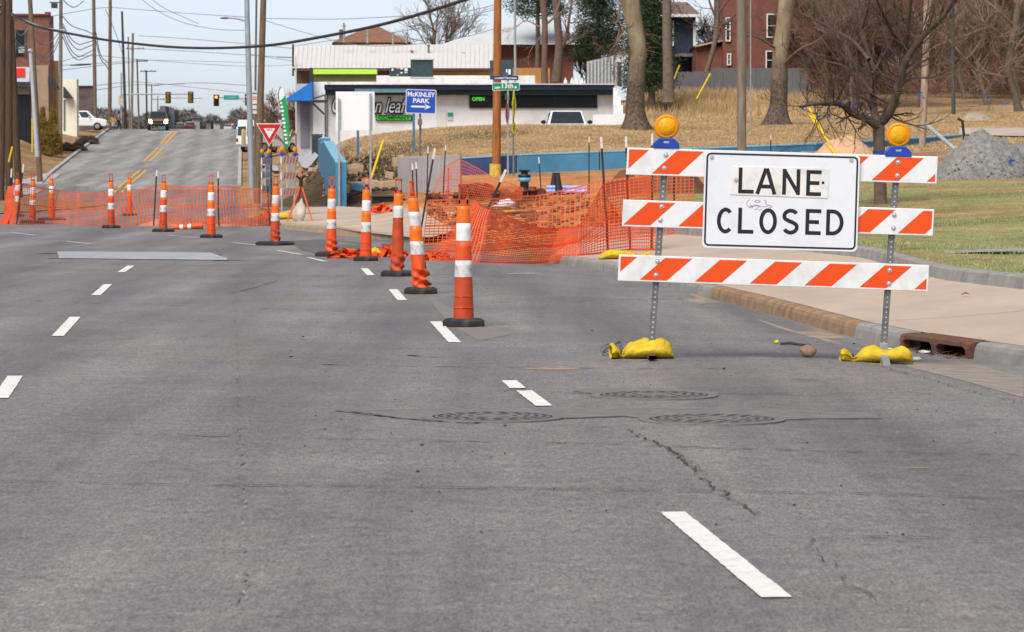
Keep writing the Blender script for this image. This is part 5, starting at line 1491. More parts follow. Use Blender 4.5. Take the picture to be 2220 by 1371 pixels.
for k, v in enumerate(mb.v):
    q = (v[2] + .31) / .62; w_ = 1.15 - .95 * max(0, q - .25); mb.v[k] = (v[0] * w_ + .05 * q, v[1] * w_, v[2])
o = mb.build('hanging_bag', M('canvas_bag', (.62, .54, .45), var=.12, scale=6, rough=.9, bump=.4), None, L + c_); tag(o, 'pale canvas weight bag hanging under the orange tripod', 'weight bag')
mb = MB(); mb.tube([(0, 0, .28), ap - c_ + Vector((0, 0, -.05))], .012, 4); mb.build('bag_strap', FIT_K, o)

# ------------------------------------------------------------------ buildings
def fb(mb, px0, px1, py0, py1, Y, d, zb=None):
    a, b = W(px0, py0, Y), W(px1, py1, Y)
    mb.box(min(a.x, b.x), max(a.x, b.x), Y, Y + d, b.z if zb is None else zb, a.z)
def part(t, name, mat, boxes, bevel=0.0, **k):
    mb = MB()
    for b in boxes: fb(mb, *b)
    L = t.location
    mb.v = [(v[0] - L.x, v[1] - L.y, v[2] - L.z) for v in mb.v]
    return mb.build(name, mat, t if not isinstance(t, tuple) else t[0], bevel=bevel)
def sub(p, name, mat, boxes):
    t = p
    while t.parent: t = t.parent
    mb = MB()
    for b in boxes: fb(mb, *b)
    L = t.location
    mb.v = [(v[0] - L.x, v[1] - L.y, v[2] - L.z) for v in mb.v]
    return mb.build(name, mat, p)
STUCCO = M('white_stucco', (.77, .77, .77), var=.06, scale=.8, rough=.85, dirt=(.55, .53, .5), dscale=.5)
GLASSD = M('dark_glass', (.012, .014, .018), var=.3, scale=.7, rough=.35, spec=.25)
NAVY_F = M('navy_fascia', (.006, .010, .04), var=.2, scale=1, rough=.5)
DKGREEN = M('dark_green_fascia', (.004, .025, .024), var=.3, scale=2, rough=.5)
DARKMET = M('dark_metal', (.03, .035, .04), var=.3, scale=2, rough=.6)
ACM = M('hvac_slate', (.03, .05, .055), var=.25, scale=5, rough=.7)
GREEN_LT = M('lit_green', (.12, .75, .04), rough=.5, emit=(.15, 1.0, .05), estr=.25)
LIME = M('lime_band', (.40, .66, .07), var=.06, rough=.6)
OLIVE = M('olive_panel', (.09, .085, .02), var=.15, scale=2, rough=.8)
t = thing('shop_building', 'long low white shop with a dark navy fascia, black window and stepped white end', 'building', W(1020, 300, 186))
part(t, 'wall', STUCCO, [(708, 1340, 186, 0, 186, 12, 1.2)])
part(t, 'fascia', NAVY_F, [(703, 1332, 184, 195, 185.0, 1.2)])
part(t, 'lower_fascia', DKGREEN, [(705, 1331, 195.2, 206, 185.25, .9)])
part(t, 'fascia_panel', M('teal_panel', (.10, .22, .26)), [(769, 882, 193, 201, 184.9, .08)])
part(t, 'roof_edge', M('pale_flashing', (.62, .64, .70), rough=.5), [(702, 1333, 181.8, 183.9, 184.9, 1.4)])
pw_ = part(t, 'parapet', M('white_parapet', (.66, .65, .63), var=.15, scale=1.2, dirt=(.4, .39, .37), dscale=1), [(690, 1160, 164, 186, 193, 3)])
win = part(t, 'window', GLASSD, [(1018, 1294, 207, 233.5, 185.93, .1)])
sub(win, 'window_frame', DARKMET, [(1017, 1019, 206, 234, 185.88, .1), (1293, 1295, 206, 234, 185.88, .1), (1109, 1110.5, 207, 234, 185.9, .1), (1202, 1203.5, 207, 234, 185.9, .1), (1018, 1294, 233, 234.8, 185.86, .14)])
ow = W(1037, 215.5, 185.85) - t.location
mb = text_mb('OPEN', .26, .012, 0); m2 = MB(); m2.add([Vector(v) + ow for v in mb.v], mb.f); m2.build('open_lettering', GREEN_LT, win)
part(t, 'door', M('white_door', (.66, .65, .64), var=.03), [(946, 968, 237, 286, 185.96, .05, 2.2)])
nt = part(t, 'notice', M('notice_green', (.02, .26, .19), rough=.5), [(970.5, 982, 244.5, 253, 185.94, .05)])
part(t, 'notice_sheet', M('notice_pale', (.45, .56, .53), rough=.5), [(970.5, 982, 253.5, 261.5, 185.95, .05)])
for dx, dz, sz in ((0, 190, 1330), (1, 208, 1338), (2, 228, 1344), (3, 247, 1350)):
    part(t, 'buttress_step', STUCCO, [(1330, (1339, 1346, 1351, 1356)[dx], dz, 0, 184.2 - dx * .25, 1.5, 1.2)])
part(t, 'low_wall', WHITE_PAINT, [(1286, 1358, 248.5, 0, 182.6, .4, 1.2)])
part(t, 'side_wall', M('grey_stucco', (.45, .45, .47), var=.08), [(643, 690, 182, 0, 187.5, 9, 1.5)])
part(t, 'front_pier', STUCCO, [(678, 709, 178, 0, 187, 4, 1.5)])
part(t, 'side_door', M('door_grey', (.20, .20, .23), var=.1), [(651, 669, 216, 0, 187.4, .2, 2.6)])
part(t, 'canopy_post', DARKMET, [(703.5, 706, 205, 0, 185.3, .1, 2.0), (707.5, 709, 205, 0, 185.9, .1, 2.0), (671, 678, 147, 194, 186.5, .15)])
part(t, 'canopy_beam', DARKMET, [(674, 709, 217, 223, 185.2, .15)])
mb = MB(); mb.tube([W(678, 224, 185.3) - t.location, W(703, 248, 185.3) - t.location], .06, 6); mb.tube([W(679, 214, 185.3) - t.location, W(706, 206, 185.3) - t.location], .04, 6); mb.build('brace', DARKMET, t)
mb = MB(); a, b, c = [W(*q) - t.location for q in ((621, 215, 185.5), (677, 215, 185.5), (676, 177, 185.5))]
mb.prism([(a.x, a.z - .08), (b.x, b.z - .1), (c.x, c.z), (a.x, a.z + .04)], a.y, a.y + 3.5); mb.build('awning', M('awning_blue', (.008, .16, .55), var=.08, scale=2, rough=.6), t)
g_ = part(t, 'lime_sign_band', LIME, [(679, 817, 150.5, 161, 189, .8)])
part(t, 'olive_back_panel', OLIVE, [(680, 815, 161.2, 177, 189.2, .6)])
part(t, 'roof_unit', ACM, [(890, 938, 130, 167, 189, 1.2), (844, 889, 147, 165.5, 189.4, .9)], bevel=.03)
[part(t, 'roof_unit_trim', M('hvac_trim', (.4, .42, .42)), [bb]) for bb in ((889, 939, 128, 130, 188.9, 1.3), (889, 939, 167, 170, 188.9, 1.3))]
for i, (x0, x1, y0, y1, c) in enumerate([(849, 853, 148.5, 154, (.6, .62, .6)), (859, 866, 147.5, 150, (.6, .2, .15)), (868, 874, 147.5, 151, (.65, .65, .6)), (877, 884, 148, 154.5, (.65, .65, .6)), (868, 873, 156.5, 160, (.65, .65, .65)), (877, 883, 156, 159, (.6, .6, .6)), (860, 864, 161.5, 164, (.5, .5, .5))]):
    part(t, 'sticker', M('sticker%d' % i, c), [(x0, x1, y0, y1, 189.35, .03)])
part(t, 'roof_box', ACM, [(1062, 1112, 131, 172, 190, 1.2)], bevel=.03); part(t, 'roof_box_plate', WHITE_PAINT, [(1097, 1107, 151, 162, 189.9, .06)])
for px in (1226, 1240, 1250, 1262):
    mb = MB(); q = W(px, 181, 188) - t.location; mb.lathe([(.12, 0), (.08, .16), (.04, .2), (.04, .3)], 8, True, Matrix.Translation(q)); mb.build('roof_vent', M('vent_white', (.7, .66, .6)), t)
# script lettering on the shop wall
def script(txt, size, px, py, Y, xs, mat, bold, dep, par, shear=.35, align='LEFT'):
    c = bpy.data.curves.new('l', 'FONT'); c.body = txt; c.size = size; c.offset = bold; c.shear = shear; c.align_x = align; c.resolution_u = 3
    o = bpy.data.objects.new('l', c); COL.objects.link(o)
    me = bpy.data.meshes.new_from_object(o.evaluated_get(bpy.context.evaluated_depsgraph_get()))
    root = par
    while root.parent: root = root.parent
    q = W(px, py, Y) - root.location; mb = MB()
    mb.add([(v.co.x * xs + q.x, q.y - dep, v.co.y + q.z) for v in me.vertices], [tuple(p.vertices) for p in me.polygons])
    bpy.data.objects.remove(o); bpy.data.meshes.remove(me); bpy.data.curves.remove(c)
    return mb.build('lettering', mat, par)
lg = part(t, 'shop_lettering_board', M('lettering_black', (.008, .01, .02)), [(815, 894, 249.5, 262, 185.88, .06)])
for tx_, sz_, px_, py_, al_ in (('een leaf', 1.12, 875, 244.5, 'RIGHT'), ('G', 1.3, 715, 245, 'LEFT')):
    script(tx_, sz_, px_, py_, 185.85, .66, M('lettering_black', (.008, .01, .02)), .08, .0, lg, .35, al_)
    script(tx_, sz_, px_, py_, 185.80, .66, WHITE_PAINT, .0, .0, lg, .35, al_)
part(t, 'company_board', M('company_green', (.06, .62, .03), rough=.5), [(817, 891, 251, 260.5, 185.80, .06)])
script('COMPANY', .26, 854, 258.4, 185.76, 1.35, M('company_dark', (.01, .10, .012)), .01, 0, lg, 0, 'CENTER')
mb = MB(); q = W(884, 233, 185.8) - t.location
for s in (-.5, 0, .5, 1.0):
    mb.add([(q.x, q.y, q.z - .25), (q.x + .22 * math.cos(1.2 + s), q.y, q.z + .2), (q.x + .55 * math.cos(.9 + s), q.y, q.z + .5 * math.sin(.9 + s)), (q.x + .28 * math.cos(.5 + s), q.y, q.z + .1)], [(0, 1, 2, 3)])
mb.build('leaf_emblem', M('emblem_green', (.07, .55, .05)), lg)

METALR = M('pale_metal_roof', (.62, .60, .58), var=.05, scale=.6, rough=.6, stretch=(6, 1, 1))
t = thing('metal_roof_building', 'wide building with a pale ribbed metal roof behind the white shop', 'building', W(850, 190, 212))
a, b = W(634, 149, 206), W(1068, 149, 206); c, d = W(1068, 96, 214), W(638, 99, 214); L = t.location
mb = MB(); mb.add([v - L for v in (a, b, c, d)] + [v - L - Vector((0, 0, .12)) for v in (a, b, c, d)], [(0, 1, 2, 3), (7, 6, 5, 4), (0, 4, 5, 1), (1, 5, 6, 2), (2, 6, 7, 3), (3, 7, 4, 0)]); rf = mb.build('roof', METALR, t)
mb = MB(); n = 44
for k in range(n + 1):
    p, q = a.lerp(b, k / n) - L, d.lerp(c, k / n) - L; mb.tube([p + Vector((0, 0, .01)), q + Vector((0, 0, .01))], .025, 4)
mb.build('roof_seam', METALR, rf)
part(t, 'wall', M('brown_wall', (.16, .10, .06), var=.3, scale=1), [(640, 1066, 152, 0, 208, 6, 1.5)])
part(t, 'eave', M('dark_eave', (.07, .035, .04)), [(634, 1068, 148.2, 151.5, 205.8, .3)])
part(t, 'barge_board', M('dark_eave', (.07, .035, .04)), [(633, 637, 96, 165, 206.5, .25)])
part(t, 'downpipe', M('pale_pipe', (.5, .55, .5)), [(640, 643, 122, 290, 205.5, .1)])
part(t, 'yellow_band', M('ochre', (.5, .3, .1), var=.3, scale=1), [(940, 1068, 155, 163, 207.5, .4)])
for px, y0, y1 in ((797, 68, 92), (852, 74, 94), (881, 74, 92), (950, 68, 93), (746, 58, 90), (893, 113, 124), (929, 101, 119), (991, 124, 137), (1005, 118, 135), (927, 85, 91)):
    mb = MB(); q = W(px, y1 + 2, 211) - L; z2 = W(px, y0, 211) - L; mb.tube([q, z2], .07, 6); mb.tube([z2, z2 + Vector((0, 0, .1))], .11, 6); mb.build('roof_vent', STEEL_D if y0 > 84 else STEEL, t)
t = thing('hip_roof_house', 'brown shingled hip roof house with a small chimney peeping over the metal roof', 'house', W(805, 150, 240)); L = t.location
base = [W(720, 92, 236), W(890, 92, 236), W(890, 92, 250), W(720, 92, 250)]; top = [W(800, 58, 243), W(822, 58, 243)]
V = [v - L for v in base + top]
for v in V[:4]: v.z = V[0].z
mb = MB(); mb.add(V, [(0, 1, 5, 4), (1, 2, 5), (2, 3, 4, 5), (3, 0, 4)]); mb.build('roof', M('brown_shingle', (.24, .11, .06), var=.25, scale=3, rough=.9), t)
part(t, 'wall', M('house_wall', (.4, .36, .3)), [(728, 884, 90, 0, 238, 10, 3)])
ch = part(t, 'chimney', M('chimney_brick', (.22, .08, .06)), [(735, 744, 64, 92, 240, .5)])
part(t, 'chimney_cap', DARKMET, [(744, 747, 50, 80, 239.8, .12)])
GREYR = M('grey_white_roof', (.56, .58, .60), var=.06, scale=1.5, rough=.6)
BRICK_D = brick_mat('dark_red_brick', (.20, .045, .028), (.13, .032, .022), (.20, .14, .11))
t = thing('gable_hall', 'brick hall with a broad pale grey gable roof behind the utility pole', 'building', W(1120, 190, 226)); L = t.location
mb = MB(); e0, e1, rg0, rg1 = W(955, 97, 222), W(1262, 97, 222), W(1128, 42, 232), W(1132, 42, 232)
mb.add([v - L for v in (e0, e1, W(1262, 97, 242), W(955, 97, 242), W(1118, 44, 230), W(1190, 44, 230))], [(0, 1, 5, 4), (1, 2, 5), (2, 3, 4, 5), (3, 0, 4)]); mb.build('roof', GREYR, t)
part(t, 'wall', BRICK_D, [(1085, 1243, 97, 0, 223, 16, 3)])
part(t, 'eave', M('maroon_trim', (.12, .03, .04)), [(1060, 1250, 95.5, 98, 222.4, .3)])
OFW = M('orange_fence_wood', (.52, .25, .075), var=.2, scale=3, rough=.85, stretch=(5, 1, .5))
t = thing('wood_fence', 'bright orange new wooden fence in front of the brick hall', 'fence', W(1150, 170, 214)); L = t.location
mb = MB(); rg = random.Random(1)
for k in range(22):
    p0 = 1110 + k * 3.75; a = W(p0, 148 + rg.uniform(-.5, .5), 214 + rg.uniform(-.02, .02)); b = W(p0 + 3.5, 176, 214); mb.box(a.x - L.x, b.x - L.x, a.y - L.y, a.y - L.y + .02, b.z - L.z - .5, a.z - L.z)
mb.build('planks', OFW, t, kind='stuff')
t = thing('metal_shed', 'ribbed grey metal shed with a sloping top behind the white shop end', 'shed', W(1305, 190, 200)); L = t.location
mb = MB(); q = [W(1272, 185, 200), W(1340, 185, 200), W(1340, 119, 200), W(1272, 134, 200)]
mb.add([v - L for v in q] + [v - L + Vector((.3, 3, 0)) for v in q], [(0, 1, 2, 3), (7, 6, 5, 4), (0, 4, 5, 1), (1, 5, 6, 2), (2, 6, 7, 3), (3, 7, 4, 0)]); w_ = mb.build('wall', M('shed_grey', (.30, .32, .31), var=.15, scale=1), t)
mb = MB()
for k in range(9):
    a = W(1275 + k * 7.6, 134 - k * 1.7, 199.95) - L; b = W(1275 + k * 7.6, 185, 199.95) - L; mb.box(a.x - .04, a.x + .04, a.y - .06, a.y, b.z, a.z)
mb.build('rib', M('shed_rib', (.46, .48, .47)), w_)
mb = MB(); q = W(1345, 126, 199.5) - L; mb.lathe([(.05, 0), (.18, .05), (.27, .12), (.30, .2)], 16, True, Matrix.Translation(q) @ Matrix.Rotation(R(80), 4, 'X'), cap=False); mb.build('dish', M('dish_grey', (.5, .5, .5)), t)
NAVYH = M('navy_siding', (.018, .032, .07), var=.15, scale=1, rough=.7)
TRIM = M('white_trim', (.72, .72, .72), var=.05)
t = thing('navy_house', 'narrow navy blue house with white corner trim behind the evergreens', 'house', W(1470, 200, 226)); L = t.location
part(t, 'wall', NAVYH, [(1395, 1508, 38, 0, 226, 8, 4)])
part(t, 'corner_trim', TRIM, [(1503, 1508.5, 46, 155, 225.8, .2), (1458, 1461, 45, 100, 225.8, .2)])
mb = MB(); e = [W(1380, 38, 225), W(1526, 38, 225), W(1526, 38, 236), W(1380, 38, 236), W(1420, 5, 230), W(1490, 5, 230)]; mb.add([v - L for v in e], [(0, 1, 5, 4), (1, 2, 5), (2, 3, 4, 5), (3, 0, 4)]); mb.build('roof', M('roof_brown', (.16, .12, .10), var=.25, scale=2), t)
part(t, 'eave', TRIM, [(1380, 1526, 31, 37, 224.9, .3)])
part(t, 'porch_roof', M('porch_roof', (.20, .14, .12)), [(1464, 1510, 116, 123, 224, 2)])
part(t, 'garage_door', M('garage_white', (.55, .58, .58)), [(1509, 1572, 133, 160, 225.9, .2)])
w_ = part(t, 'window', GLASSD, [(1404, 1426, 148, 168, 225.9, .1)]); sub(w_, 'frame', TRIM, [(1402, 1404, 146, 170, 225.8, .1), (1426, 1432, 146, 170, 225.8, .1), (1402, 1428, 146, 148, 225.8, .1)])
t = thing('brick_house', 'tall dark red brick house with white window frames behind the grey fence', 'house', W(1640, 200, 219)); L = t.location
part(t, 'wall', BRICK_D, [(1568, 1770, -60, 0, 219, 10, 4)])
part(t, 'wing', BRICK_D, [(1509, 1568, 100, 0, 220, 8, 4)])
mb = MB(); e = [W(1506, 103, 219.6), W(1575, 88, 219.6), W(1575, 84, 219.6), W(1506, 99, 219.6)]; mb.add([v - L for v in e] + [v - L + Vector((0, 8, 0)) for v in e], [(0, 1, 2, 3), (3, 2, 6, 7), (0, 4, 5, 1), (7, 6, 5, 4)]); mb.build('wing_roof', M('cream_eave', (.42, .34, .24)), t)
for x0, x1, y0, y1 in ((1575, 1582, 40, 88), (1664, 1690, 32, 80), (1662, 1688, 112, 150), (1578, 1583, 118, 140)):
    w_ = part(t, 'window', GLASSD, [(x0, x1, y0, y1, 218.94, .1)])
    sub(w_, 'frame', TRIM, [(x0 - 2, x0 + .5, y0 - 2, y1 + 2, 218.85, .1), (x1 - .5, x1 + 2, y0 - 2, y1 + 2, 218.85, .1), (x0, x1, y0 - 2, y0 + .5, 218.86, .1), (x0, x1, y1 - .5, y1 + 2, 218.86, .1), (x0, x1, (y0 + y1) / 2 - .7, (y0 + y1) / 2 + .7, 218.87, .1)])
t = thing('white_gable_house', 'low house with a white edged roof half hidden in the bare trees', 'house', W(1760, 200, 222)); L = t.location
part(t, 'wall', M('dim_wall', (.25, .2, .17)), [(1712, 1790, 112, 0, 222, 6, 4)])
mb = MB(); e = [W(1708, 108, 221), W(1760, 88, 221), W(1800, 110, 221), W(1800, 106, 221), W(1760, 83, 221), W(1708, 103, 221)]; mb.add([v - L for v in e] + [v - L + Vector((0, 7, 0)) for v in e], [(0, 1, 4, 5), (1, 2, 3, 4), (5, 4, 10, 11), (4, 3, 9, 10), (0, 6, 7, 1), (1, 7, 8, 2)]); mb.build('roof_edge', TRIM, t)
t = thing('red_brick_hall', 'long dim red brick building behind the bare trees at far right', 'building', W(2100, 200, 240)); L = t.location
part(t, 'wall', BRICK_D, [(1880, 2330, 40, 0, 240, 10, 4)]); part(t, 'upper_wall', M('maroon_clad', (.13, .05, .04), var=.25, scale=.6), [(1850, 2330, -60, 39.5, 241, 8)])
for px in (1940, 2010, 2080, 2150): part(t, 'window', GLASSD, [(px, px + 22, 70, 110, 239.92, .1)])
GFW = M('grey_fence_wood', (.135, .135, .145), var=.25, scale=2.5, rough=.9, stretch=(6, 1, .6))
t = thing('grey_fence', 'tall weathered grey board fence along the top of the dry grass', 'fence', W(1550, 200, 204)); L = t.location; mb = MB(); rg = random.Random(5)
for k in range(70):
    p0 = 1398 + k * 5.0; top = (168 if p0 < 1460 else 156 if p0 < 1540 else 148) + rg.uniform(-.8, .8); a = W(p0, top, 204 + rg.uniform(-.02, .02)); b = W(p0 + 4.7, 216, 204)
    mb.box(a.x - L.x, b.x - L.x, a.y - L.y, a.y - L.y + .022, b.z - L.z - 1.2, a.z - L.z)
mb.build('planks', GFW, t, kind='stuff')
# left side of the street
BRICK_R = brick_mat('orange_red_brick', (.19, .06, .035), (.14, .045, .028), (.2, .15, .12))
t = thing('corner_brick_building', 'two storey red brick building with a dark shopfront behind the left poles', 'building', W(60, 285, 262)); L = t.location
part(t, 'wall', BRICK_R, [(-160, 106, 33, 0, 262, 2.4, 3)])
part(t, 'side_wall', M('side_brick', (.22, .085, .045), var=.2, scale=2), [(106.05, 107.2, 33, 0, 262.05, 2.3, 3)])
part(t, 'coping', M('coping_red', (.2, .05, .05)), [(-160, 106, 30, 33.5, 261.8, .4), (97, 107.4, 26, 34, 261.9, .8)])
w_ = part(t, 'window', GLASSD, [(34, 54, 66, 122, 261.92, .1)]); sub(w_, 'frame', M('frame_teal', (.1, .14, .16)), [(32.5, 34.5, 64, 124, 261.85, .1), (53.5, 55.5, 64, 124, 261.85, .1), (34, 54, 104, 106, 261.86, .1)]); sub(w_, 'blind', M('pale_blind', (.35, .42, .42)), [(40, 53, 102, 115, 261.88, .05)])
part(t, 'side_window', GLASSD, [(107.1, 107.5, 75, 125, 262.6, 1.2)])
part(t, 'sign_band', M('band_pale', (.62, .62, .66)), [(-160, 64, 146, 178, 261.7, .35)])
part(t, 'red_sign', M('sign_red_bright', (.75, .03, .025)), [(35, 54, 148, 167, 261.62, .1)])
part(t, 'plaster_wall', M('buff_plaster', (.33, .24, .17), var=.2, scale=1), [(66, 104, 142, 0, 261.9, .15, 3)])
part(t, 'shopfront', GLASSD, [(-160, 66, 206, 0, 261.85, .15, 3)]); part(t, 'shop_canopy', DARKMET, [(-160, 66, 180, 190, 261.0, 1.0)]); part(t, 'shop_transom', M('transom', (.3, .26, .2)), [(-160, 64, 190, 205, 261.75, .2)])
part(t, 'ochre_panel', M('ochre_panel', (.50, .31, .12)), [(113, 126, 132, 290, 266, .5, 3)])
for x0, x1, y0, y1 in ((104, 114, 166, 184), (114, 128, 170, 194)):
    mb = MB(); a, b, c = W(x0, y1, 261) - L, W(x1, y1, 261) - L, W(x0, y0, 261) - L; mb.prism([(a.x, a.z), (b.x, b.z), (c.x, c.z)], a.y, a.y + 1.0); mb.build('awning', DARKMET, t)
t = thing('pale_shop', 'pale cream one storey shop beyond the brick building', 'building', W(150, 280, 300)); L = t.location
part(t, 'wall', M('cream_wall', (.78, .74, .62), var=.05, scale=1), [(126, 165, 172, 0, 300, 1.5, 3)])
mb = MB(); a, b, c = W(137, 213, 299) - L, W(157, 213, 299) - L, W(137, 188, 299) - L; mb.prism([(a.x, a.z), (b.x, b.z), (c.x, c.z)], a.y, a.y + .9); mb.build('awning', DARKMET, t)
part(t, 'door', M('door_teal', (.06, .16, .13)), [(137.5, 141, 216, 283, 299.9, .2)])
t = thing('dark_building', 'dark brown flat building behind the white SUV', 'building', W(183, 250, 345)); part(t, 'wall', M('dark_brown_wall', (.05, .035, .035), var=.4, scale=.8, c2=(.16, .12, .12)), [(167, 200, 187, 0, 345, 1.5, 3)]); part(t, 'roof_edge', DARKMET, [(166.5, 200.5, 186, 188, 344.8, .5)])

# ------------------------------------------------------------------ vehicles
CAR_W = M('car_white', (.74, .75, .77), var=.03, rough=.25, spec=.6)
CAR_G = M('car_bronze', (.26, .16, .09), var=.06, rough=.25, metal=.4)
TYRE = M('tyre', (.018, .018, .018), rough=.85)
CHROME = M('chrome', (.5, .5, .52), rough=.25, metal=.8)
LAMP_ON = M('headlamp_lit', (1, .9, .75), emit=(1.0, .86, .62), estr=26.0)
LAMP_W = M('lamp_amber_lit', (1, .5, .15), emit=(1.0, .45, .12), estr=6.0)
GLASS_C = M('car_glass', (.02, .03, .035), var=.2, rough=.08, spec=.7)
def car(name, label, cat, loc, rz, kind, paint, lit=False, group=None):
    t = thing(name, label, cat, loc, rz, group)
    Lh, w, hb, ht = (2.35, .95, 1.08, 1.78) if kind == 'suv' else (2.4, 1.0, 1.10, 2.35) if kind == 'van' else (2.85, .98, 1.22, 1.88)
    mb = MB()
    body = [(-Lh, .42), (Lh - .08, .38), (Lh, .55), (Lh - .02, .86), (Lh - .22, hb - .06), (Lh - 1.05, hb + .04), (-Lh + .05, hb + (.04 if kind == 'suv' else .0)), (-Lh, .95)]
    mb.prism(body, -w, w); mb.build('body', paint, t, bevel=.07)
    def loft(x0, x1, x0t, x1t, wt, z0, z1):
        b = [Vector((x0, -w * .97, z0)), Vector((x1, -w * .97, z0)), Vector((x1, w * .97, z0)), Vector((x0, w * .97, z0))]
        tp = [Vector((x0t, -wt, z1)), Vector((x1t, -wt, z1)), Vector((x1t, wt, z1)), Vector((x0t, wt, z1))]
        return b, tp
    x0, x1 = (-Lh + .06, Lh - (1.0 if kind == 'suv' else .75)) if kind != 'pickup' else (-.62, Lh - 1.25)
    b, tp = loft(x0, x1, x0 + {'suv': .32, 'van': .08, 'pickup': .1}[kind], x1 - .75, w * (.9 if kind == 'van' else .76), hb, ht)
    mb = MB(); mb.add(b + tp, [(4, 5, 6, 7), (0, 1, 5, 4), (1, 2, 6, 5), (2, 3, 7, 6), (3, 0, 4, 7)]); mb.build('cabin', paint, t, bevel=.06)
    def pane(c, name, u0=.08, u1=.92, v0=.1, v1=.86):
        q = [c[0].lerp(c[1], u).lerp(c[3].lerp(c[2], u), v) for u, v in ((u0, v0), (u1, v0), (u1, v1), (u0, v1))]
        n = (q[1] - q[0]).cross(q[3] - q[0]).normalized() * .02
        mb = MB(); mb.add([p + n for p in q] + [p - n * 3 for p in q], [(0, 1, 2, 3), (0, 4, 5, 1), (1, 5, 6, 2), (2, 6, 7, 3), (3, 7, 4, 0)]); mb.build(name, GLASS_C, t)
    pane([b[1], b[2], tp[2], tp[1]], 'windscreen', .06, .94, .06, .92); [pane([b[3], b[0], tp[0], tp[3]], 'rear_window', *uu) for uu in (((.06, .47, .1, .62), (.53, .94, .1, .62)) if kind == 'van' else ((.08, .92),))]
    for s, c in ((0, [b[0], b[1], tp[1], tp[0]]), (1, [b[2], b[3], tp[3], tp[2]])):
        if kind == 'suv':
            for u0, u1 in ((.05, .30), (.34, .62), (.66, .93)): pane(c, 'side_window', u0, u1) if s == 0 else pane(c, 'side_window', 1 - u1, 1 - u0)
        elif kind == 'van': pane(c, 'side_window', .80, .96, .1, .55) if s == 0 else pane(c, 'side_window', .04, .20, .1, .55)
        else: pane(c, 'side_window', .12, .9)
    if kind == 'pickup':
        mb = MB(); mb.box(-Lh + .06, -.64, -w * .98, -w * .88, hb - .02, hb + .12); mb.box(-Lh + .06, -.64, w * .88, w * .98, hb - .02, hb + .12); mb.box(-Lh + .01, -Lh + .1, -w * .97, w * .97, hb - .02, hb + .12); mb.build('bed_side', paint, t, bevel=.03)
    for x in (-Lh * .62, Lh * .64):
        for s in (-1, 1):
            T = Matrix.Translation((x, s * (w - .12), .37)) @ Matrix.Rotation(PI / 2, 4, 'X'); mb = MB(); mb.lathe([(.2, -.13), (.36, -.12), (.37, 0), (.36, .12), (.2, .13)], 20, True, T); wh = mb.build('wheel', TYRE, t)
            mb = MB(); mb.lathe([(.21, -.135), (.21, .135)], 14, False, T); mb.build('rim', CHROME, wh)
    [MB().box(xx - .06, xx + .06, -w * .96, w * .96, .41, .61).build('bumper', TYRE if lit else CHROME, t, bevel=.03) for xx in (Lh, -Lh)]
    mb = MB(); mb.box(Lh - .06, Lh + .02, -w * .55, w * .55, .66, .86); mb.build('grille', TYRE, t)
    for s in (-1, 1):
        mb = MB()
        if lit: mb.lathe([(.14, -.02), (.13, .05), (.01, .07)], 14, True, Matrix.Translation((Lh - .0, s * w * .72, .76)) @ Matrix.Rotation(PI / 2, 4, 'Y'))
        else: mb.box(Lh - .1, Lh + .025, s * w * .76 - .17, s * w * .76 + .17, .68, .88)
        mb.build('headlight', LAMP_ON if lit else M('lamp_clear', (.6, .62, .64), rough=.15), t)
        mb = MB(); mb.box(-Lh - .02, -Lh + .06, s * w * .84 - .1, s * w * .84 + .1, .75, 1.02); mb.build('tail_light', M('tail_red', (.4, .01, .01), rough=.3), t)
        mb = MB(); mb.ell((x1 - .55, s * (w + .14), hb + .12), (.07, .13, .10), 8, 6); mb.build('mirror', TYRE if kind == 'pickup' or lit else paint, t)
        if lit: mb = MB(); mb.box(Lh - .12, Lh - .02, s * w * .8 - .12, s * w * .8 + .12, .93, 1.0); mb.build('turn_lamp', LAMP_W, t)
    return t
p = on(344, 323); car('suv', 'bronze SUV with lit headlights coming over the crest of the street', 'car', p, R(-84), 'suv', CAR_G, True)
p = W(177, 283, 317); car('suv', 'white SUV parked side on at the left beyond the poles', 'car', p, R(2), 'suv', CAR_W)
p = on(1226, 168); car('pickup_truck', 'white pickup truck facing the camera behind the grassy rise', 'truck', p, R(-88), 'pickup', CAR_W)
p = W(581, 331, 252); car('cargo_van', 'white cargo van parked behind the yield sign by the driveway', 'van', p, R(52), 'van', CAR_W)
for i, (px, Y, lab) in enumerate(((412, 520, 'dark distant car low on the road beyond the crest'), (478, 560, 'tiny distant red car near the far signals'))):
    pass

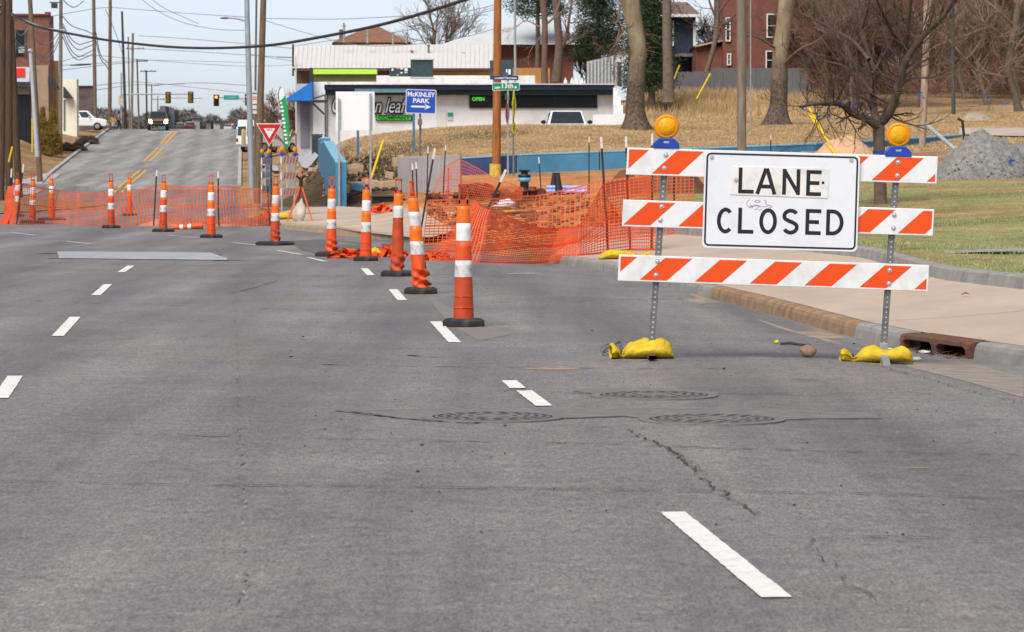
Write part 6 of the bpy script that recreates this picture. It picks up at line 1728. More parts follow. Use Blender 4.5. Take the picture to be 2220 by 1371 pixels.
# ------------------------------------------------------------------ people
def skin_chain(name, edges, verts, mat, parent, sub_=1):
    me = bpy.data.meshes.new(name); me.from_pydata([v[:3] for v in verts], edges, []); o = bpy.data.objects.new(name, me); COL.objects.link(o); o.parent = parent
    me.materials.append(mat)
    sk = o.modifiers.new('skin', 'SKIN'); sv = me.skin_vertices[0].data
    for i, v in enumerate(verts): sv[i].radius = (v[3], v[3] * (v[4] if len(v) > 4 else 1))
    sv[0].use_root = True
    s = o.modifiers.new('s', 'SUBSURF'); s.levels = sub_; s.render_levels = sub_
    return o
SKIN = M('skin_brown', (.20, .10, .06), var=.05)
def person(label, loc, rz, top, legs, k=1.0, shorts=False, hair=(.01, .008, .008)):
    t = thing('person', label, 'person', loc, rz); t.scale = (k, k, k)
    st = .30
    V = [(0, 0, .95, .13, .8), (0, 0, 1.15, .13, .75), (0, 0.02, 1.38, .15, .7), (0, .03, 1.50, .06), (0, .05, 1.56, .055), (0, .06, 1.64, .085), (0, .06, 1.74, .08),
         (.10, 0, .90, .085), (.11, st * .55, .50, .06), (.11, st * .5, .08, .042), (.11, st * .5 + .15, .03, .035),
         (-.10, 0, .90, .085), (-.11, st * .05, .49, .06), (-.11, -st * .9, .14, .042), (-.11, -st * .9 + .12, .03, .035),
         (.19, .02, 1.42, .055), (.25, -.12, 1.16, .042), (.25, .02, .94, .032), (.25, .06, .85, .035),
         (-.19, .02, 1.42, .055), (-.25, .12, 1.16, .042), (-.24, .30, 1.0, .032), (-.24, .36, .94, .035)]
    E = [(0, 1), (1, 2), (2, 3), (3, 4), (4, 5), (5, 6), (0, 7), (7, 8), (8, 9), (9, 10), (0, 11), (11, 12), (12, 13), (13, 14), (2, 15), (15, 16), (16, 17), (17, 18), (2, 19), (19, 20), (20, 21), (21, 22)]
    b = skin_chain('body', E, V, SKIN, t)
    g = lambda i, d: (*V[i][:3], V[i][3] + d) + ((V[i][4],) if len(V[i]) > 4 else ())
    skin_chain('jacket', [(0, 1), (1, 2), (2, 3), (2, 4), (4, 5), (5, 6), (2, 7), (7, 8), (8, 9)], [g(0, .02), g(1, .025), g(2, .022), g(3, .012), g(15, .02), g(16, .018), g(17, .012), g(19, .02), g(20, .018), g(21, .012)], top, t)
    skin_chain('trousers', [(0, 1), (1, 2), (0, 3), (3, 4)] + ([] if shorts else [(2, 5), (4, 6)]), [g(0, .012), g(7, .02), g(8, .022), g(11, .02), g(12, .022)] + ([] if shorts else [g(9, .02), g(13, .02)]), legs, t)
    mb = MB(); mb.ell((0, .045, 1.72), (.10, .105, .105), 10, 8); mb.build('hair', M('hair_black', hair), t)
    return t
person('pedestrian in a yellow jacket and pale shorts walking away by the left poles', on(246.5, 322), R(200), M('jacket_yellow', (.70, .38, .02)), M('shorts_pale', (.4, .42, .45)), .82, True)
person('taller pedestrian in a tan coat and dark trousers leaning forward beside the yellow jacket', on(259, 322), R(-70), M('coat_tan', (.30, .18, .13)), M('trousers_dark', (.02, .022, .03)), 1.0)

# ------------------------------------------------------------------ poles
def wood(name, c, d): return M(name, c, var=.35, scale=3, rough=.9, stretch=(6, 6, .5), dirt=d, dscale=2)
WD_BR = wood('pole_brown', (.085, .05, .032), (.04, .024, .018)); WD_OR = wood('pole_orange', (.33, .125, .035), (.17, .06, .022)); WD_GR = wood('pole_grey', (.20, .165, .13), (.12, .1, .085)); WD_TN = wood('pole_tan', (.17, .115, .075), (.10, .065, .045)); WD_PK = wood('pole_pinkish', (.36, .26, .20), (.2, .12, .085)); WD_DK = wood('pole_dark', (.05, .035, .03), (.03, .022, .02))
STEEL_P = M('pole_steel', (.33, .37, .41), var=.15, scale=2, rough=.5, metal=.3)
def pole(name, label, bx, Y, tx, ty, w0, w1, mat, up=3.0, group='utility poles along the street', cat='pole', by=None, arms=(), yoff=0):
    b = on(bx, Y, -.2) if by is None else W(bx, by, Y)
    e = W(tx, ty, Y)
    d = (e - b).normalized(); e2 = e + d * up; s = F / Y
    t = thing(name, label, cat, b, 0, group); L = b
    mb = MB(); n = 7; k = [(b.lerp(e2, i / n) - L) for i in range(n + 1)]; tot = (e2 - b).length; fr = (e - b).length / tot
    mb.tube(k, [(w0 + (w1 - w0) * (i / n) / fr) / s / 2 for i in range(n + 1)], 12); mb.build('shaft', mat, t)
    for (apx0, apx1, apy) in arms:
        a0, a1 = W(apx0, apy, Y - .2) - L, W(apx1, apy, Y - .2) - L; mb = MB(); mb.box(a0.x, a1.x, a0.y, a0.y + .12, a0.z - .06, a0.z + .06)
        am = mb.build('crossarm', mat, t); mb = MB()
        for u in (.08, .3, .7, .92): q = a0.lerp(a1, u); mb.tube([q, q + Vector((0, 0, .22))], [.06, .04], 6)
        mb.build('insulator', STEEL_D, am)
    return t
pole('utility_pole', 'dark utility pole cut by the left edge of the picture', 3, 150, 6, 0, 15, 14, WD_BR)
pole('utility_pole', 'straight dark brown pole in front of its leaning twin at the left', 20, 166, 19, 0, 17, 16, WD_BR)
pole('utility_pole', 'leaning dark pole propped behind the straight one at the left', 42, 170, 24, 60, 17, 14, WD_BR, up=.4)
pole('utility_pole', 'tilted grey brown pole with a pale steel riser beside the brick building', 88, 214, 65, 0, 13, 10, WD_TN)
pole('utility_pole', 'tan pole with a lantern hung at its top, right of the brick building', 132, 280, 132, 0, 9, 7.5, WD_GR)
pole('utility_pole', 'brown pole just right of the dark building at the left', 208, 321, 203, 0, 8.5, 7.5, WD_TN)
pole('utility_pole', 'brown pole next to the walking people', 239, 324, 239, 0, 9, 7, WD_TN)
pole('utility_pole', 'short black topped dark pole right of the walking people', 274, 346, 264.5, 25, 7, 4.5, WD_DK, up=0)
pole('utility_pole', 'pale double pole with a crossarm behind the dark one', 286, 385, 288, 72, 5.5, 5, WD_GR, up=0, arms=((273, 313, 106),))
pole('utility_pole', 'thin companion pole left of the pale double pole', 283, 390, 278, 80, 3.5, 3, WD_GR, up=0)
pole('utility_pole', 'thin pole with a short crossarm at mid height', 304, 425, 297, 128, 4.5, 3.6, WD_TN, up=0, arms=((296, 320, 133),))
pole('utility_pole', 'dark pole with a wide crossarm left of the oncoming SUV', 320, 470, 317, 153, 4.2, 3.6, WD_DK, up=0, arms=((304, 339, 155),))
pole('utility_pole', 'far pole with a crossarm over the oncoming SUV', 328, 600, 329, 183, 3, 2.4, WD_TN, up=0, arms=((315, 344, 186),))
pole('utility_pole', 'farthest visible pole with a crossarm above the SUV roof', 343, 720, 342, 209, 2.6, 2.2, WD_TN, up=0, arms=((330, 357, 216),))
pole('utility_pole', 'stubby grey brown pole in the middle of the view beside the yield sign', 558, 141, 571, 0, 17, 13, WD_TN)
pole('utility_pole', 'thin brown pole behind the steel lamp post', 552, 240, 556, 0, 5, 4.5, WD_TN)
pole('utility_pole', 'bright orange brown new pole behind the street name sign', 1076, 121, 1079, 0, 19, 16.5, WD_OR)
pole('utility_pole', 'grey weathered pole rising behind the middle of the board', 1608, 108, 1607, 0, 19.5, 21, WD_GR)
pole('utility_pole', 'pinkish bare pole right of the small tree', 1998, 127, 2011, 0, 15, 16, WD_PK)
pole('utility_pole', 'dark green grey pole far back at the right', 2066, 180, 2064, 0, 9, 8, M('pole_green_grey', (.06, .065, .06), var=.3, scale=3))
pole('steel_pole', 'thin galvanised mast behind the orange brown pole', 1118, 190, 1116, 0, 6, 5, STEEL, group='thin steel masts')
pole('steel_pole', 'slender white mast beside the grey weathered pole', 1627, 140, 1627, 0, 3.4, 3, STEEL, group='thin steel masts')
pole('steel_pole', 'slim steel signal mast with small sign boxes left of the street', 264, 352, 263, 158, 4, 3, STEEL_P, up=0, group='thin steel masts')
lp = pole('lamp_post', 'tall grey steel lamp post with a curved arm beside the yield sign', 547, 158, 535, 0, 14, 11, STEEL_P, group='street lamps', cat='lamp post')
a = W(537, 42, 158) - lp.location; mb = MB(); mb.tube([a + Vector((0, 0, -.1)), W(516, 41, 158) - lp.location, W(496, 39, 158) - lp.location], [.05, .04, .035], 6); ar = mb.build('arm', STEEL_P, lp)
mb = MB(); q = W(487, 39.5, 158) - lp.location; mb.ell(q, (.22, .1, .05), 10, 6); mb.build('lamp_head', STEEL_D, ar)
p = thing('riser_pipe', 'pale steel riser pipe leaning along the tilted pole', 'pipe', on(80, 212)); mb = MB(); mb.tube([W(81, 340, 212) - p.location, W(66, 113, 212) - p.location], [.15, .11], 10); mb.tube([W(66, 113, 212) - p.location, W(66, 106, 212) - p.location], [.16, .14], 10); mb.build('pipe', M('riser_pale', (.42, .44, .48), var=.1), p)
mb = MB(); o_ = W(70, 330, 211); mb.tube([Vector((0, 0, 0)), W(70, 257, 211) - o_], .05, 6); o = mb.build('guy_guard', YELLOW_C, None, o_); tag(o, 'upright yellow guy wire guard beside the tilted pole', 'guy guard', 'yellow guy wire guards')
for (a, b, lab) in (((19, 352, 160), (27, 318, 160), 'short yellow guy guard at the foot of the left dark poles'), ((800, 402, 118), (831, 305, 121), 'slanting yellow guy guard rising from the dirt bank'), ((1810, 335, 108), (1755, 236, 111), 'lower of two yellow guards slanting behind the board'), ((1802, 318, 112), (1756, 250, 114), 'thin upper yellow guard of the slanting pair'), ((1510, 215, 190), (1540, 160, 192), 'far yellow guard in front of the grey fence'), ((1461, 172, 190), (1473, 142, 191), 'small yellow guard by the evergreen')):
    o_ = W(*a); mb = MB(); mb.tube([Vector((0, 0, 0)), W(*b) - o_], .045, 6); o = mb.build('guy_guard', YELLOW_C, None, o_); tag(o, lab, 'guy guard', 'yellow guy wire guards')
o_ = W(1076, 372, 120.6); mb = MB(); mb.lathe([(.20, 0), (.20, .45)], 12, True, cap=False); mb.box(-.2, -.06, -.21, -.19, -.1, .46)
o = mb.build('pole_guard', M('guard_yellow', (.62, .42, .08), var=.2), None, W(1074, 384, 120.75)); tag(o, 'yellow guard sheet wrapped round the foot of the orange brown pole', 'pole guard')
for px, y0, y1, Y, w_, lab in ((776, 283, 333, 132, 5.5, 'short blue post standing alone on the grassy rise'), (897, 246, 322, 128, 5.5, 'taller blue grey post just left of the park sign pole')):
    s = F / Y; a, b = W(px, y0, Y), W(px, y1, Y); mb = MB(); mb.box(-w_ / s / 2, w_ / s / 2, -.05, .05, -.1, a.z - b.z); o = mb.build('blue_post', M('post_blue', (.07, .17, .26), var=.15), None, b); tag(o, lab, 'post')
o_ = W(528, 315, 205); mb = MB(); mb.lathe([(.13, 0), (.13, .85), (.08, .95)], 10); o = mb.build('bollard', M('bollard_tan', (.42, .30, .12)), None, o_); tag(o, 'tan bollard at the left of the driveway pickup', 'bollard')
# lantern on the pole
t = thing('lantern', 'old box lantern hung from the tan pole near the top edge', 'lantern', W(118, 10, 279)); mb = MB(); mb.box(-.24, .24, -.2, .2, -.3, .1); mb.box(-.4, .6, -.05, .05, .12, .2); mb.build('cage', DARKMET, t)
# feather flag
t = thing('feather_flag', 'tall green and white feather flag leaning in front of the shop', 'flag', on(626, 196)); L = t.location; Y = 196
outl = [(604, 205), (606, 196), (611, 189), (616, 192), (619, 207), (622, 225), (625, 250), (628, 290), (627, 312), (622, 325), (618, 322), (614, 295), (610, 260), (606, 230)]
mb = MB(); mb.prism([((W(x, y, Y) - L).x, (W(x, y, Y) - L).z) for x, y in reversed(outl)], -.02, .02); fl_ = mb.build('cloth', M('flag_green', (.015, .30, .10), var=.1), t)
mb = MB(); mb.prism([((W(x, y, Y) - L).x, (W(x, y, Y) - L).z) for x, y in reversed([(604.5, 205), (606.5, 196), (611, 189.8), (615.5, 192), (618, 207), (614, 213), (606, 220)])], -.03, -.022); mb.build('white_panel', WHITE_PAINT, fl_)
for i in range(11):
    y = 224 + i * 8.6; x = 609 + (y - 222) * .135; q = W(x, y, Y) - L; mb = MB(); w_ = .045 + .02 * (i % 3); mb.box(q.x - w_, q.x + w_ * 1.3, -.035, -.022, q.z - .055, q.z + .06); mb.build('print', WHITE_PAINT, fl_)
mb = MB(); mb.tube([W(622, 332, Y) - L, W(612, 262, Y) - L, W(603, 205, Y) - L, W(608, 188, Y) - L], .025, 5); mb.build('flagpole', DARKMET, t)
# A-frame board
t = thing('sandwich_board', 'white folding sandwich board with small print on the shop forecourt', 'sandwich board', on(660, 190)); L = t.location
mb = MB(); a, b = W(649, 283, 189.8) - L, W(671, 317, 189.8) - L; T = Matrix.Translation((0, 0, 0)) ; mb.box(a.x, b.x, -.03, 0, b.z, a.z); bd = mb.build('board', M('board_white', (.62, .64, .70)), t)
for i, c in enumerate(((.5, .1, .15), (.1, .12, .3), (.1, .12, .3), (.55, .1, .1), (.5, .1, .15))):
    z = a.z - .12 - i * .14; mb = MB(); mb.box(a.x + .06 + .05 * (i % 2), b.x - .06 - .04 * (i % 3), -.036, -.03, z - .03, z + .03); mb.build('print_line', M('print%d' % i, c), bd)
mb = MB(); mb.box(a.x - .02, a.x, -.05, 0, b.z - .12, a.z + .02); mb.box(b.x, b.x + .02, -.05, 0, b.z - .12, a.z + .02); mb.build('leg', DARKMET, t)
t = thing('wheelie_bin', 'dark grey bin beside the shop entrance pier', 'bin', on(688, 184)); mb = MB(); mb.box(-.27, .27, -.3, .3, 0, .98); mb.build('bin_body', DARKMET, t, bevel=.04); mb = MB(); mb.box(-.3, .3, -.34, .32, .99, 1.06); mb.build('lid', ACM, t, bevel=.02)

# ------------------------------------------------------------------ traffic signals
SIG_Y = M('signal_yellow', (.62, .34, .02), var=.1, rough=.5)
SIG_R = M('signal_red_lit', (1, .12, .02), emit=(1.0, .13, .02), estr=5.0)
def signal(px, py, Y, hpx, lab, red, parent_g='traffic signals over the street'):
    s = F / Y; k = hpx / s; t = thing('traffic_signal', lab, 'traffic signal', W(px, py, Y), 0, parent_g)
    mb = MB(); mb.box(-.24 * k, .24 * k, .0, .03, -.5 * k, .5 * k); mb.build('backplate', BLACK_P, t)
    mb = MB(); mb.box(-.13 * k, .13 * k, -.14, .0, -.42 * k, .42 * k); hs = mb.build('housing', SIG_Y if not red else DARKMET, t, bevel=.02)
    for i, z in enumerate((.28, 0, -.28)):
        mb = MB(); mb.lathe([(.115 * k, 0), (.11 * k, .05), (.01, .07)], 12, True, Matrix.Translation((0, -.14, z * k)) @ Matrix.Rotation(PI / 2, 4, 'X')); mb.build('lens', SIG_R if red and i == 0 else (SIG_Y if not red else M('lens_dark', (.10, .05, .02))), t)
        mb = MB(); mb.lathe([(.13 * k, 0), (.125 * k, .16)], 10, True, Matrix.Translation((0, -.13, z * k)) @ Matrix.Rotation(PI / 2, 4, 'X'), cap=False); mb.build('visor', BLACK_P, t)
    return t
signal(364.5, 212, 372, 25, 'left amber traffic signal over the oncoming lane', False); signal(413.5, 211.5, 372, 25, 'amber traffic signal over the middle of the street', False)
signal(469, 218, 372, 25, 'traffic signal showing red left of the teal street sign', True); signal(537, 217, 372, 25, 'traffic signal half hidden by the lamp post', True)
def bar(name, label, cat, pts, r, mat, group=None):
    o_ = W(*pts[0]); mb = MB(); mb.tube([W(*p) - o_ for p in pts], r, 6); o = mb.build(name, mat, None, o_); return tag(o, label, cat, group)
bar('mast_arm', 'horizontal signal arm carrying the two amber signals', 'mast arm', [(264, 205, 372.4), (340, 204.5, 372.4), (416, 204, 372.4)], .07, STEEL_P)
bar('mast_arm', 'signal arm carrying the teal street sign at right', 'mast arm', [(552, 216, 372.4), (500, 212.5, 372.4), (466, 211, 372.4)], .07, STEEL_P)
t = thing('street_name_sign', 'teal street name sign hung on the far signal arm', 'sign', W(501.5, 212, 372)); s = F / 372; plate_sign(t, 33 / s, 10 / s, M('sign_teal', (.01, .26, .24)), rad=.05); mb = MB(); mb.box(-.5, -.3, -.01, -.004, -.08, .1); mb.box(-.2, .5, -.01, -.004, -.1, .12); mb.build('print', M('print_dim_teal', (.1, .36, .34)), t)
t = thing('sign_box', 'stack of two cream sign boxes on the left signal mast', 'sign', W(262, 218, 351.6)); s = F / 351.6; mb = MB(); mb.box(-.22, .22, -.1, 0, -.5, .45); mb.build('box', M('box_cream', (.5, .45, .36)), t); mb = MB(); mb.box(-.1, .2, -.12, -.02, .3, .5); mb.build('amber_head', SIG_Y, t)
t = thing('banner_sign', 'pale pole banner with red and black print behind the lamp post', 'sign', W(552, 222, 235)); s = F / 235; mb = MB(); mb.box(-7 / s, 7 / s, 0, .05, -25 / s, 25 / s); b_ = mb.build('banner', M('banner_pale', (.62, .62, .62)), t)
for z, c in ((.6, (.05, .05, .05)), (.35, (.6, .15, .1)), (.2, (.6, .15, .1)), (-.15, (.1, .1, .1)), (-.5, (.1, .1, .1))): mb = MB(); mb.box(-.14, .16, -.01, 0, z - .04, z + .04); mb.build('print', M('pr%d' % int(z * 100 + 200), c), b_)
for i, (px, py, c) in enumerate(((490.5, 279, 'g'), (500.5, 278.5, 'g'), (514.5, 279, 'g'), (504, 270.5, 'r'), (517.5, 271, 'r'))):
    m_ = M('far_green' if c == 'g' else 'far_red', (0, .5, .4) if c == 'g' else (.6, .05, .05), emit=(.05, 1, .75) if c == 'g' else (1, .08, .05), estr=2.5)
    Y = 900; mb = MB(); mb.box(-.25, .25, 0, .3, -.6, .6); o = mb.build('distant_signal', DARKMET, None, W(px, py, Y)); tag(o, 'tiny distant %s signal light far down the street, %s' % ('green' if c == 'g' else 'red', ('left one', 'middle one', 'right one', 'left of the low pair', 'right of the low pair', 'highest one')[i]), 'traffic signal', 'distant signals')
    mb = MB(); mb.lathe([(.22, 0), (.1, .12)], 10, True, Matrix.Translation((0, -.01, .1)) @ Matrix.Rotation(PI / 2, 4, 'X')); mb.build('lens', m_, o)

# ------------------------------------------------------------------ overhead wires
WIRE = M('wire_black', (.02, .02, .024), rough=.6)
WIRE_T = M('wire_grey', (.16, .17, .19), rough=.6)
def catmull(P, k=8):
    out = []
    for i in range(len(P) - 1):
        p0, p1, p2, p3 = P[max(i - 1, 0)], P[i], P[i + 1], P[min(i + 2, len(P) - 1)]
        for j in range(k):
            t = j / k
            out.append(.5 * ((2 * p1) + (p2 - p0) * t + (2 * p0 - 5 * p1 + 4 * p2 - p3) * t * t + (3 * p1 - p0 - 3 * p2 + p3) * t ** 3))
    out.append(P[-1]); return out
def wire(pts, r, label, mat=WIRE_T, group='thin overhead wires'):
    P = [W(*p) for p in pts]; o_ = P[0].copy(); mb = MB(); mb.tube([p - o_ for p in catmull(P)], r, 5, True, True)
    o = mb.build('overhead_wire', mat, None, o_); return tag(o, label, 'wire', group)
wire([(26, 30, 165), (70, 54, 160), (130, 69, 155), (250, 90, 146), (400, 104, 136), (560, 101, 127), (700, 80, 119), (850, 48, 111), (1020, -4, 103), (1150, -52, 97)], .055, 'thick black cable sagging right across the top of the picture', WIRE, 'heavy cables')
wire([(26, 33, 165), (70, 52, 162), (100, 62, 158), (140, 66, 155)], .04, 'pale lashing along the left end of the thick cable', M('wire_pale', (.4, .42, .45)), 'heavy cables')
LW = 'thin overhead wire crossing the pale sky above the street'
for pts in ([(115, 35, 285), (170, 25, 300), (228, 17, 330), (300, 21, 330), (400, 29, 330), (540, 38, 300)], [(300, -6, 300), (345, 26, 300), (400, 50, 300), (470, 64, 300), (540, 66, 280)], [(575, 45, 200), (650, 68, 200), (740, 92, 200), (810, 100, 200), (900, 96, 200), (1000, 82, 200), (1075, 62, 190)],
            [(572, 40, 200), (720, 42, 200), (860, 36, 190), (1000, 26, 180), (1075, 10, 170)], [(640, 100, 205), (760, 82, 205), (870, 68, 200), (990, 42, 190), (1075, 20, 180)], [(135, 133, 285), (200, 121, 300), (300, 129, 420), (420, 138, 420), (540, 144, 420), (640, 141, 420)],
            [(136, 142, 285), (240, 136, 330), (330, 131, 425), (540, 136, 425)], [(136, 152, 285), (230, 141, 330), (320, 132, 425)], [(330, 186, 470), (430, 180, 470), (540, 186, 470)], [(205, 186, 325), (300, 178, 440), (420, 190, 440), (540, 203, 420)], [(205, 196, 325), (300, 184, 440), (400, 183, 440)],
            [(300, 78, 390), (400, 84, 390), (540, 96, 390), (640, 106, 390)], [(300, 106, 390), (420, 112, 390), (540, 120, 390), (635, 125, 390)], [(345, 216, 720), (380, 213, 720), (440, 214, 720)], [(600, 125, 300), (640, 126, 300)], [(330, 0, 350), (360, 20, 350), (430, 52, 350)],
            [(228, 20, 325), (250, 70, 330), (268, 125, 345)], [(540, 118, 250), (640, 134, 250)]):
    wire(pts, .022 * pts[0][2] / 250, LW)
LL = 'drooping service wire looped between the left poles'
for a, sag, b in (((30, 62), 77, (62, 60)), ((30, 78), 100, (66, 90)), ((32, 86), 112, (66, 112)), ((70, 66), 71, (112, 58)), ((70, 82), 98, (128, 70)), ((70, 108), 124, (128, 80)), ((70, 112), 135, (128, 90)), ((136, 36), 62, (203, 76)), ((136, 52), 96, (203, 88)), ((136, 58), 108, (203, 96)), ((136, 70), 122, (203, 108)), ((136, 80), 130, (200, 118)), ((137, 0), 16, (182, 2)), ((208, 70), 128, (238, 140)), ((208, 88), 135, (238, 158))):
    (x0, y0), (x1, y1) = a, b; m_ = (x0 + x1) / 2; Ya = 175 if x0 < 60 else 215 if x0 < 120 else 282 if x0 < 200 else 322; Yb = Ya + 20
    wire([(x0, y0, Ya), ((x0 + m_) / 2, (y0 * .3 + sag * .7) , Ya + 5), (m_, sag, Ya + 10), ((x1 + m_) / 2, (y1 * .35 + sag * .65), Ya + 15), (x1, y1, Yb)], .03 * Ya / 215, LL, group='drooping service wires')
for i, y in enumerate((6, 22)):
    wire([(-8, y + 10, 150), (4, y + 4, 150), (14, y - 4, 152)], .04, LL, group='drooping service wires')
mb = MB(); q = W(175, 142, 300); mb.tube([(-.9, 0, 0), (0, 0, .05), (.9, 0, .08)], [.05, .09, .05], 6); o = mb.build('splice_case', WIRE, None, q); tag(o, 'dark splice case hung on a wire left of the brown poles', 'splice case')

# ------------------------------------------------------------------ trees
BARK_D = M('bark_dark', (.11, .08, .06), c2=(.19, .14, .11), scale=5, rough=.95, bump=.8, bscale=12)
BARK_R = M('bark_redbrown', (.15, .075, .05), c2=(.23, .13, .095), scale=3, rough=.95)
BARK_B = M('bark_brown', (.12, .068, .05), c2=(.19, .115, .085), scale=3, rough=.95)
BARK_P = M('bark_pale', (.30, .22, .17), c2=(.18, .12, .09), scale=3, rough=.95)
def sycamore_bark():
    m = M('bark_sycamore', (.13, .095, .065), c2=(.36, .295, .19), scale=2.6, rough=.9, bump=1.0, bscale=14, stretch=(1, 1, .35), dirt=(.30, .15, .07), dscale=1.6)
    t = m.node_tree; b = t.nodes['Principled BSDF']; src = b.inputs['Base Color'].links[0].from_socket      # old dark bark below, flaking pale bark above
    tc = t.nodes.new('ShaderNodeTexCoord'); sp = t.nodes.new('ShaderNodeSeparateXYZ'); t.links.new(tc.outputs['Object'], sp.inputs[0])
    n = t.nodes.new('ShaderNodeTexNoise'); n.inputs['Scale'].default_value = 1.6; n.inputs['Detail'].default_value = 7; t.links.new(tc.outputs['Object'], n.inputs['Vector'])
    ma = t.nodes.new('ShaderNodeMath'); ma.operation = 'MULTIPLY_ADD'; ma.inputs[1].default_value = 5.0; t.links.new(n.outputs['Fac'], ma.inputs[0]); t.links.new(sp.outputs[2], ma.inputs[2])
    r = t.nodes.new('ShaderNodeMapRange'); r.inputs['From Min'].default_value = 4.4; r.inputs['From Max'].default_value = 6.2; t.links.new(ma.outputs[0], r.inputs['Value'])
    n2 = t.nodes.new('ShaderNodeTexNoise'); n2.inputs['Scale'].default_value = 9; n2.inputs['Detail'].default_value = 6; t.links.new(tc.outputs['Object'], n2.inputs['Vector'])
    cr = t.nodes.new('ShaderNodeValToRGB'); cr.color_ramp.elements[0].color = (.05, .036, .025, 1); cr.color_ramp.elements[1].color = (.17, .125, .085, 1); cr.color_ramp.elements[0].position = .35; cr.color_ramp.elements[1].position = .7; t.links.new(n2.outputs['Fac'], cr.inputs[0])
    mx = t.nodes.new('ShaderNodeMix'); mx.data_type = 'RGBA'; t.links.new(r.outputs[0], mx.inputs[0]); t.links.new(cr.outputs[0], mx.inputs[6]); t.links.new(src, mx.inputs[7]); t.links.new(mx.outputs[2], b.inputs['Base Color'])
    return m
BARK_SY = sycamore_bark()
def grow(mbs, p, d, L, r, lvl, maxl, rg, wig=.25, up=.12, kids=(3, 5), ratio=.62, spread=.8, n=3, rmin=.006):
    """one branch and its children; mbs[0] takes the trunk level, mbs[1] the rest"""
    k = 5 if lvl == 0 else 4 if lvl < 3 else 3
    pts = [Vector(p)]; dirs = []
    dd = Vector(d).normalized(); st = L / k
    for i in range(k):
        dd = (dd + Vector((rg.gauss(0, wig), rg.gauss(0, wig), rg.gauss(0, wig) * .6 + up)) * .6).normalized()
        pts.append(pts[-1] + dd * st); dirs.append(dd.copy())
    end = .75 if lvl == 0 else .45
    rr = [max(rmin, r * (1 - (1 - end) * i / k)) for i in range(k + 1)]
    mbs[0 if lvl == 0 else 1].tube(pts, rr, 10 if lvl == 0 else 5 if lvl == 1 else 3, lvl == 0, lvl < 3)
    if lvl >= maxl: return
    nk = rg.randint(*kids) + (1 if lvl >= 2 else 0)
    for c in range(nk):
        f = (.55 if lvl == 0 else .25) + (.45 if lvl == 0 else .75) * (c + rg.random() * .7) / nk
        f = min(f, 1.0); i = min(k - 1, int(f * k)); q = pts[i].lerp(pts[i + 1], f * k - i)
        a = rg.uniform(0, 2 * PI); sp = spread * rg.uniform(.6, 1.2)
        base = dirs[i]; px = base.cross(Vector((0, 0, 1)) if abs(base.z) < .9 else Vector((1, 0, 0))).normalized(); py = base.cross(px)
        nd = (base * math.cos(sp) + (px * math.cos(a) + py * math.sin(a)) * math.sin(sp)).normalized()
        grow(mbs, q, nd, L * ratio * rg.uniform(.75, 1.2), max(rmin, r * rg.uniform(.42, .6)), lvl + 1, maxl, rg, wig, up, kids, ratio, spread, n, rmin)
def tree(name, label, loc, hgt, r, seed, maxl=4, bark=BARK_B, group=None, lean=(0, 0, 1), cat='tree', twig=None, **k):
    rg = random.Random(seed); t = thing(name, label, cat, loc, 0, group)
    a, b = MB(), MB(); grow((a, b), (0, 0, -.3), lean, hgt, r, 0, maxl, rg, **k)
    flare = MB(); 
    a.build('trunk', bark, t); b.build('crown', twig or bark, t); return t

# the small tree behind the board, its forks traced from the picture at their own depth
Y0 = 72.0
st_ = on(1908, Y0); t = thing('small_tree', 'small bare many branched tree with blue ribbons standing in the lawn behind the board', 'tree', st_); L = st_
rg = random.Random(12); tr, cr = MB(), MB()
def wp_(px, py, dy=0): return W(px, py, Y0 + dy) - L
tr.tube([Vector((0, 0, -.2)), wp_(1909, 440), wp_(1908, 380), wp_(1906, 320), wp_(1905, 285), wp_(1907, 262)], [.17, .14, .125, .12, .125, .11], 12)
limbs = [([(1906, 278), (1880, 258), (1850, 248), (1825, 228), (1800, 224), (1765, 226), (1735, 232)], .075, -.5), ([(1905, 268), (1893, 235), (1893, 180), (1889, 140), (1880, 110), (1870, 60), (1862, 20), (1856, -40)], .07, .3),
         ([(1907, 268), (1930, 240), (1950, 180), (1965, 130), (2000, 80), (2040, 40), (2075, -5), (2100, -40)], .085, -.3), ([(1955, 165), (1962, 110), (1968, 60), (1975, 0), (1982, -50)], .055, -.6), ([(1892, 160), (1910, 130), (1928, 95)], .03, .2),
         ([(1850, 248), (1845, 200), (1847, 160), (1842, 120), (1825, 90), (1800, 60), (1775, 20), (1760, -30)], .045, .6), ([(1884, 130), (1850, 90), (1815, 70), (1780, 50), (1740, 30)], .035, .9), ([(1868, 62), (1880, 20), (1892, -30)], .03, -.5),
         ([(1965, 130), (1930, 60), (1905, 10), (1890, -40)], .04, -.9), ([(1930, 240), (1900, 225), (1875, 215), (1855, 205)], .025, -.8), ([(1800, 224), (1790, 250), (1775, 262)], .02, -.4), ([(1893, 200), (1860, 165), (1820, 140), (1770, 130)], .03, 1.0), ([(1950, 180), (1990, 140), (2030, 120), (2080, 95)], .03, .8), ([(1945, 195), (1975, 170), (2020, 168), (2060, 150)], .025, -.8)]
for pts, r0, dy in limbs:
    P = catmull([wp_(x, y, dy * i * .6) for i, (x, y) in enumerate(pts)], 4); n = len(P)
    R_ = [max(.013, 1.35 * r0 * (1 - .78 * i / n)) for i in range(n)]
    cr.tube(P, R_, 6, False)
    for i in range(3, n, 1):
        for q in range(1 if i % 3 else 2 if i % 2 else 0):
            d = (P[i] - P[i - 1]).normalized(); sd = Vector((rg.gauss(0, 1), rg.gauss(0, 1), rg.gauss(.2, .8))).normalized()
            grow((None, cr), P[i], (d * .7 + sd), rg.uniform(.35, .95), R_[i] * .3 + .003, 2, 4, rg, wig=.2, up=.16, kids=(1, 3), ratio=.66, spread=.55, rmin=.0038)
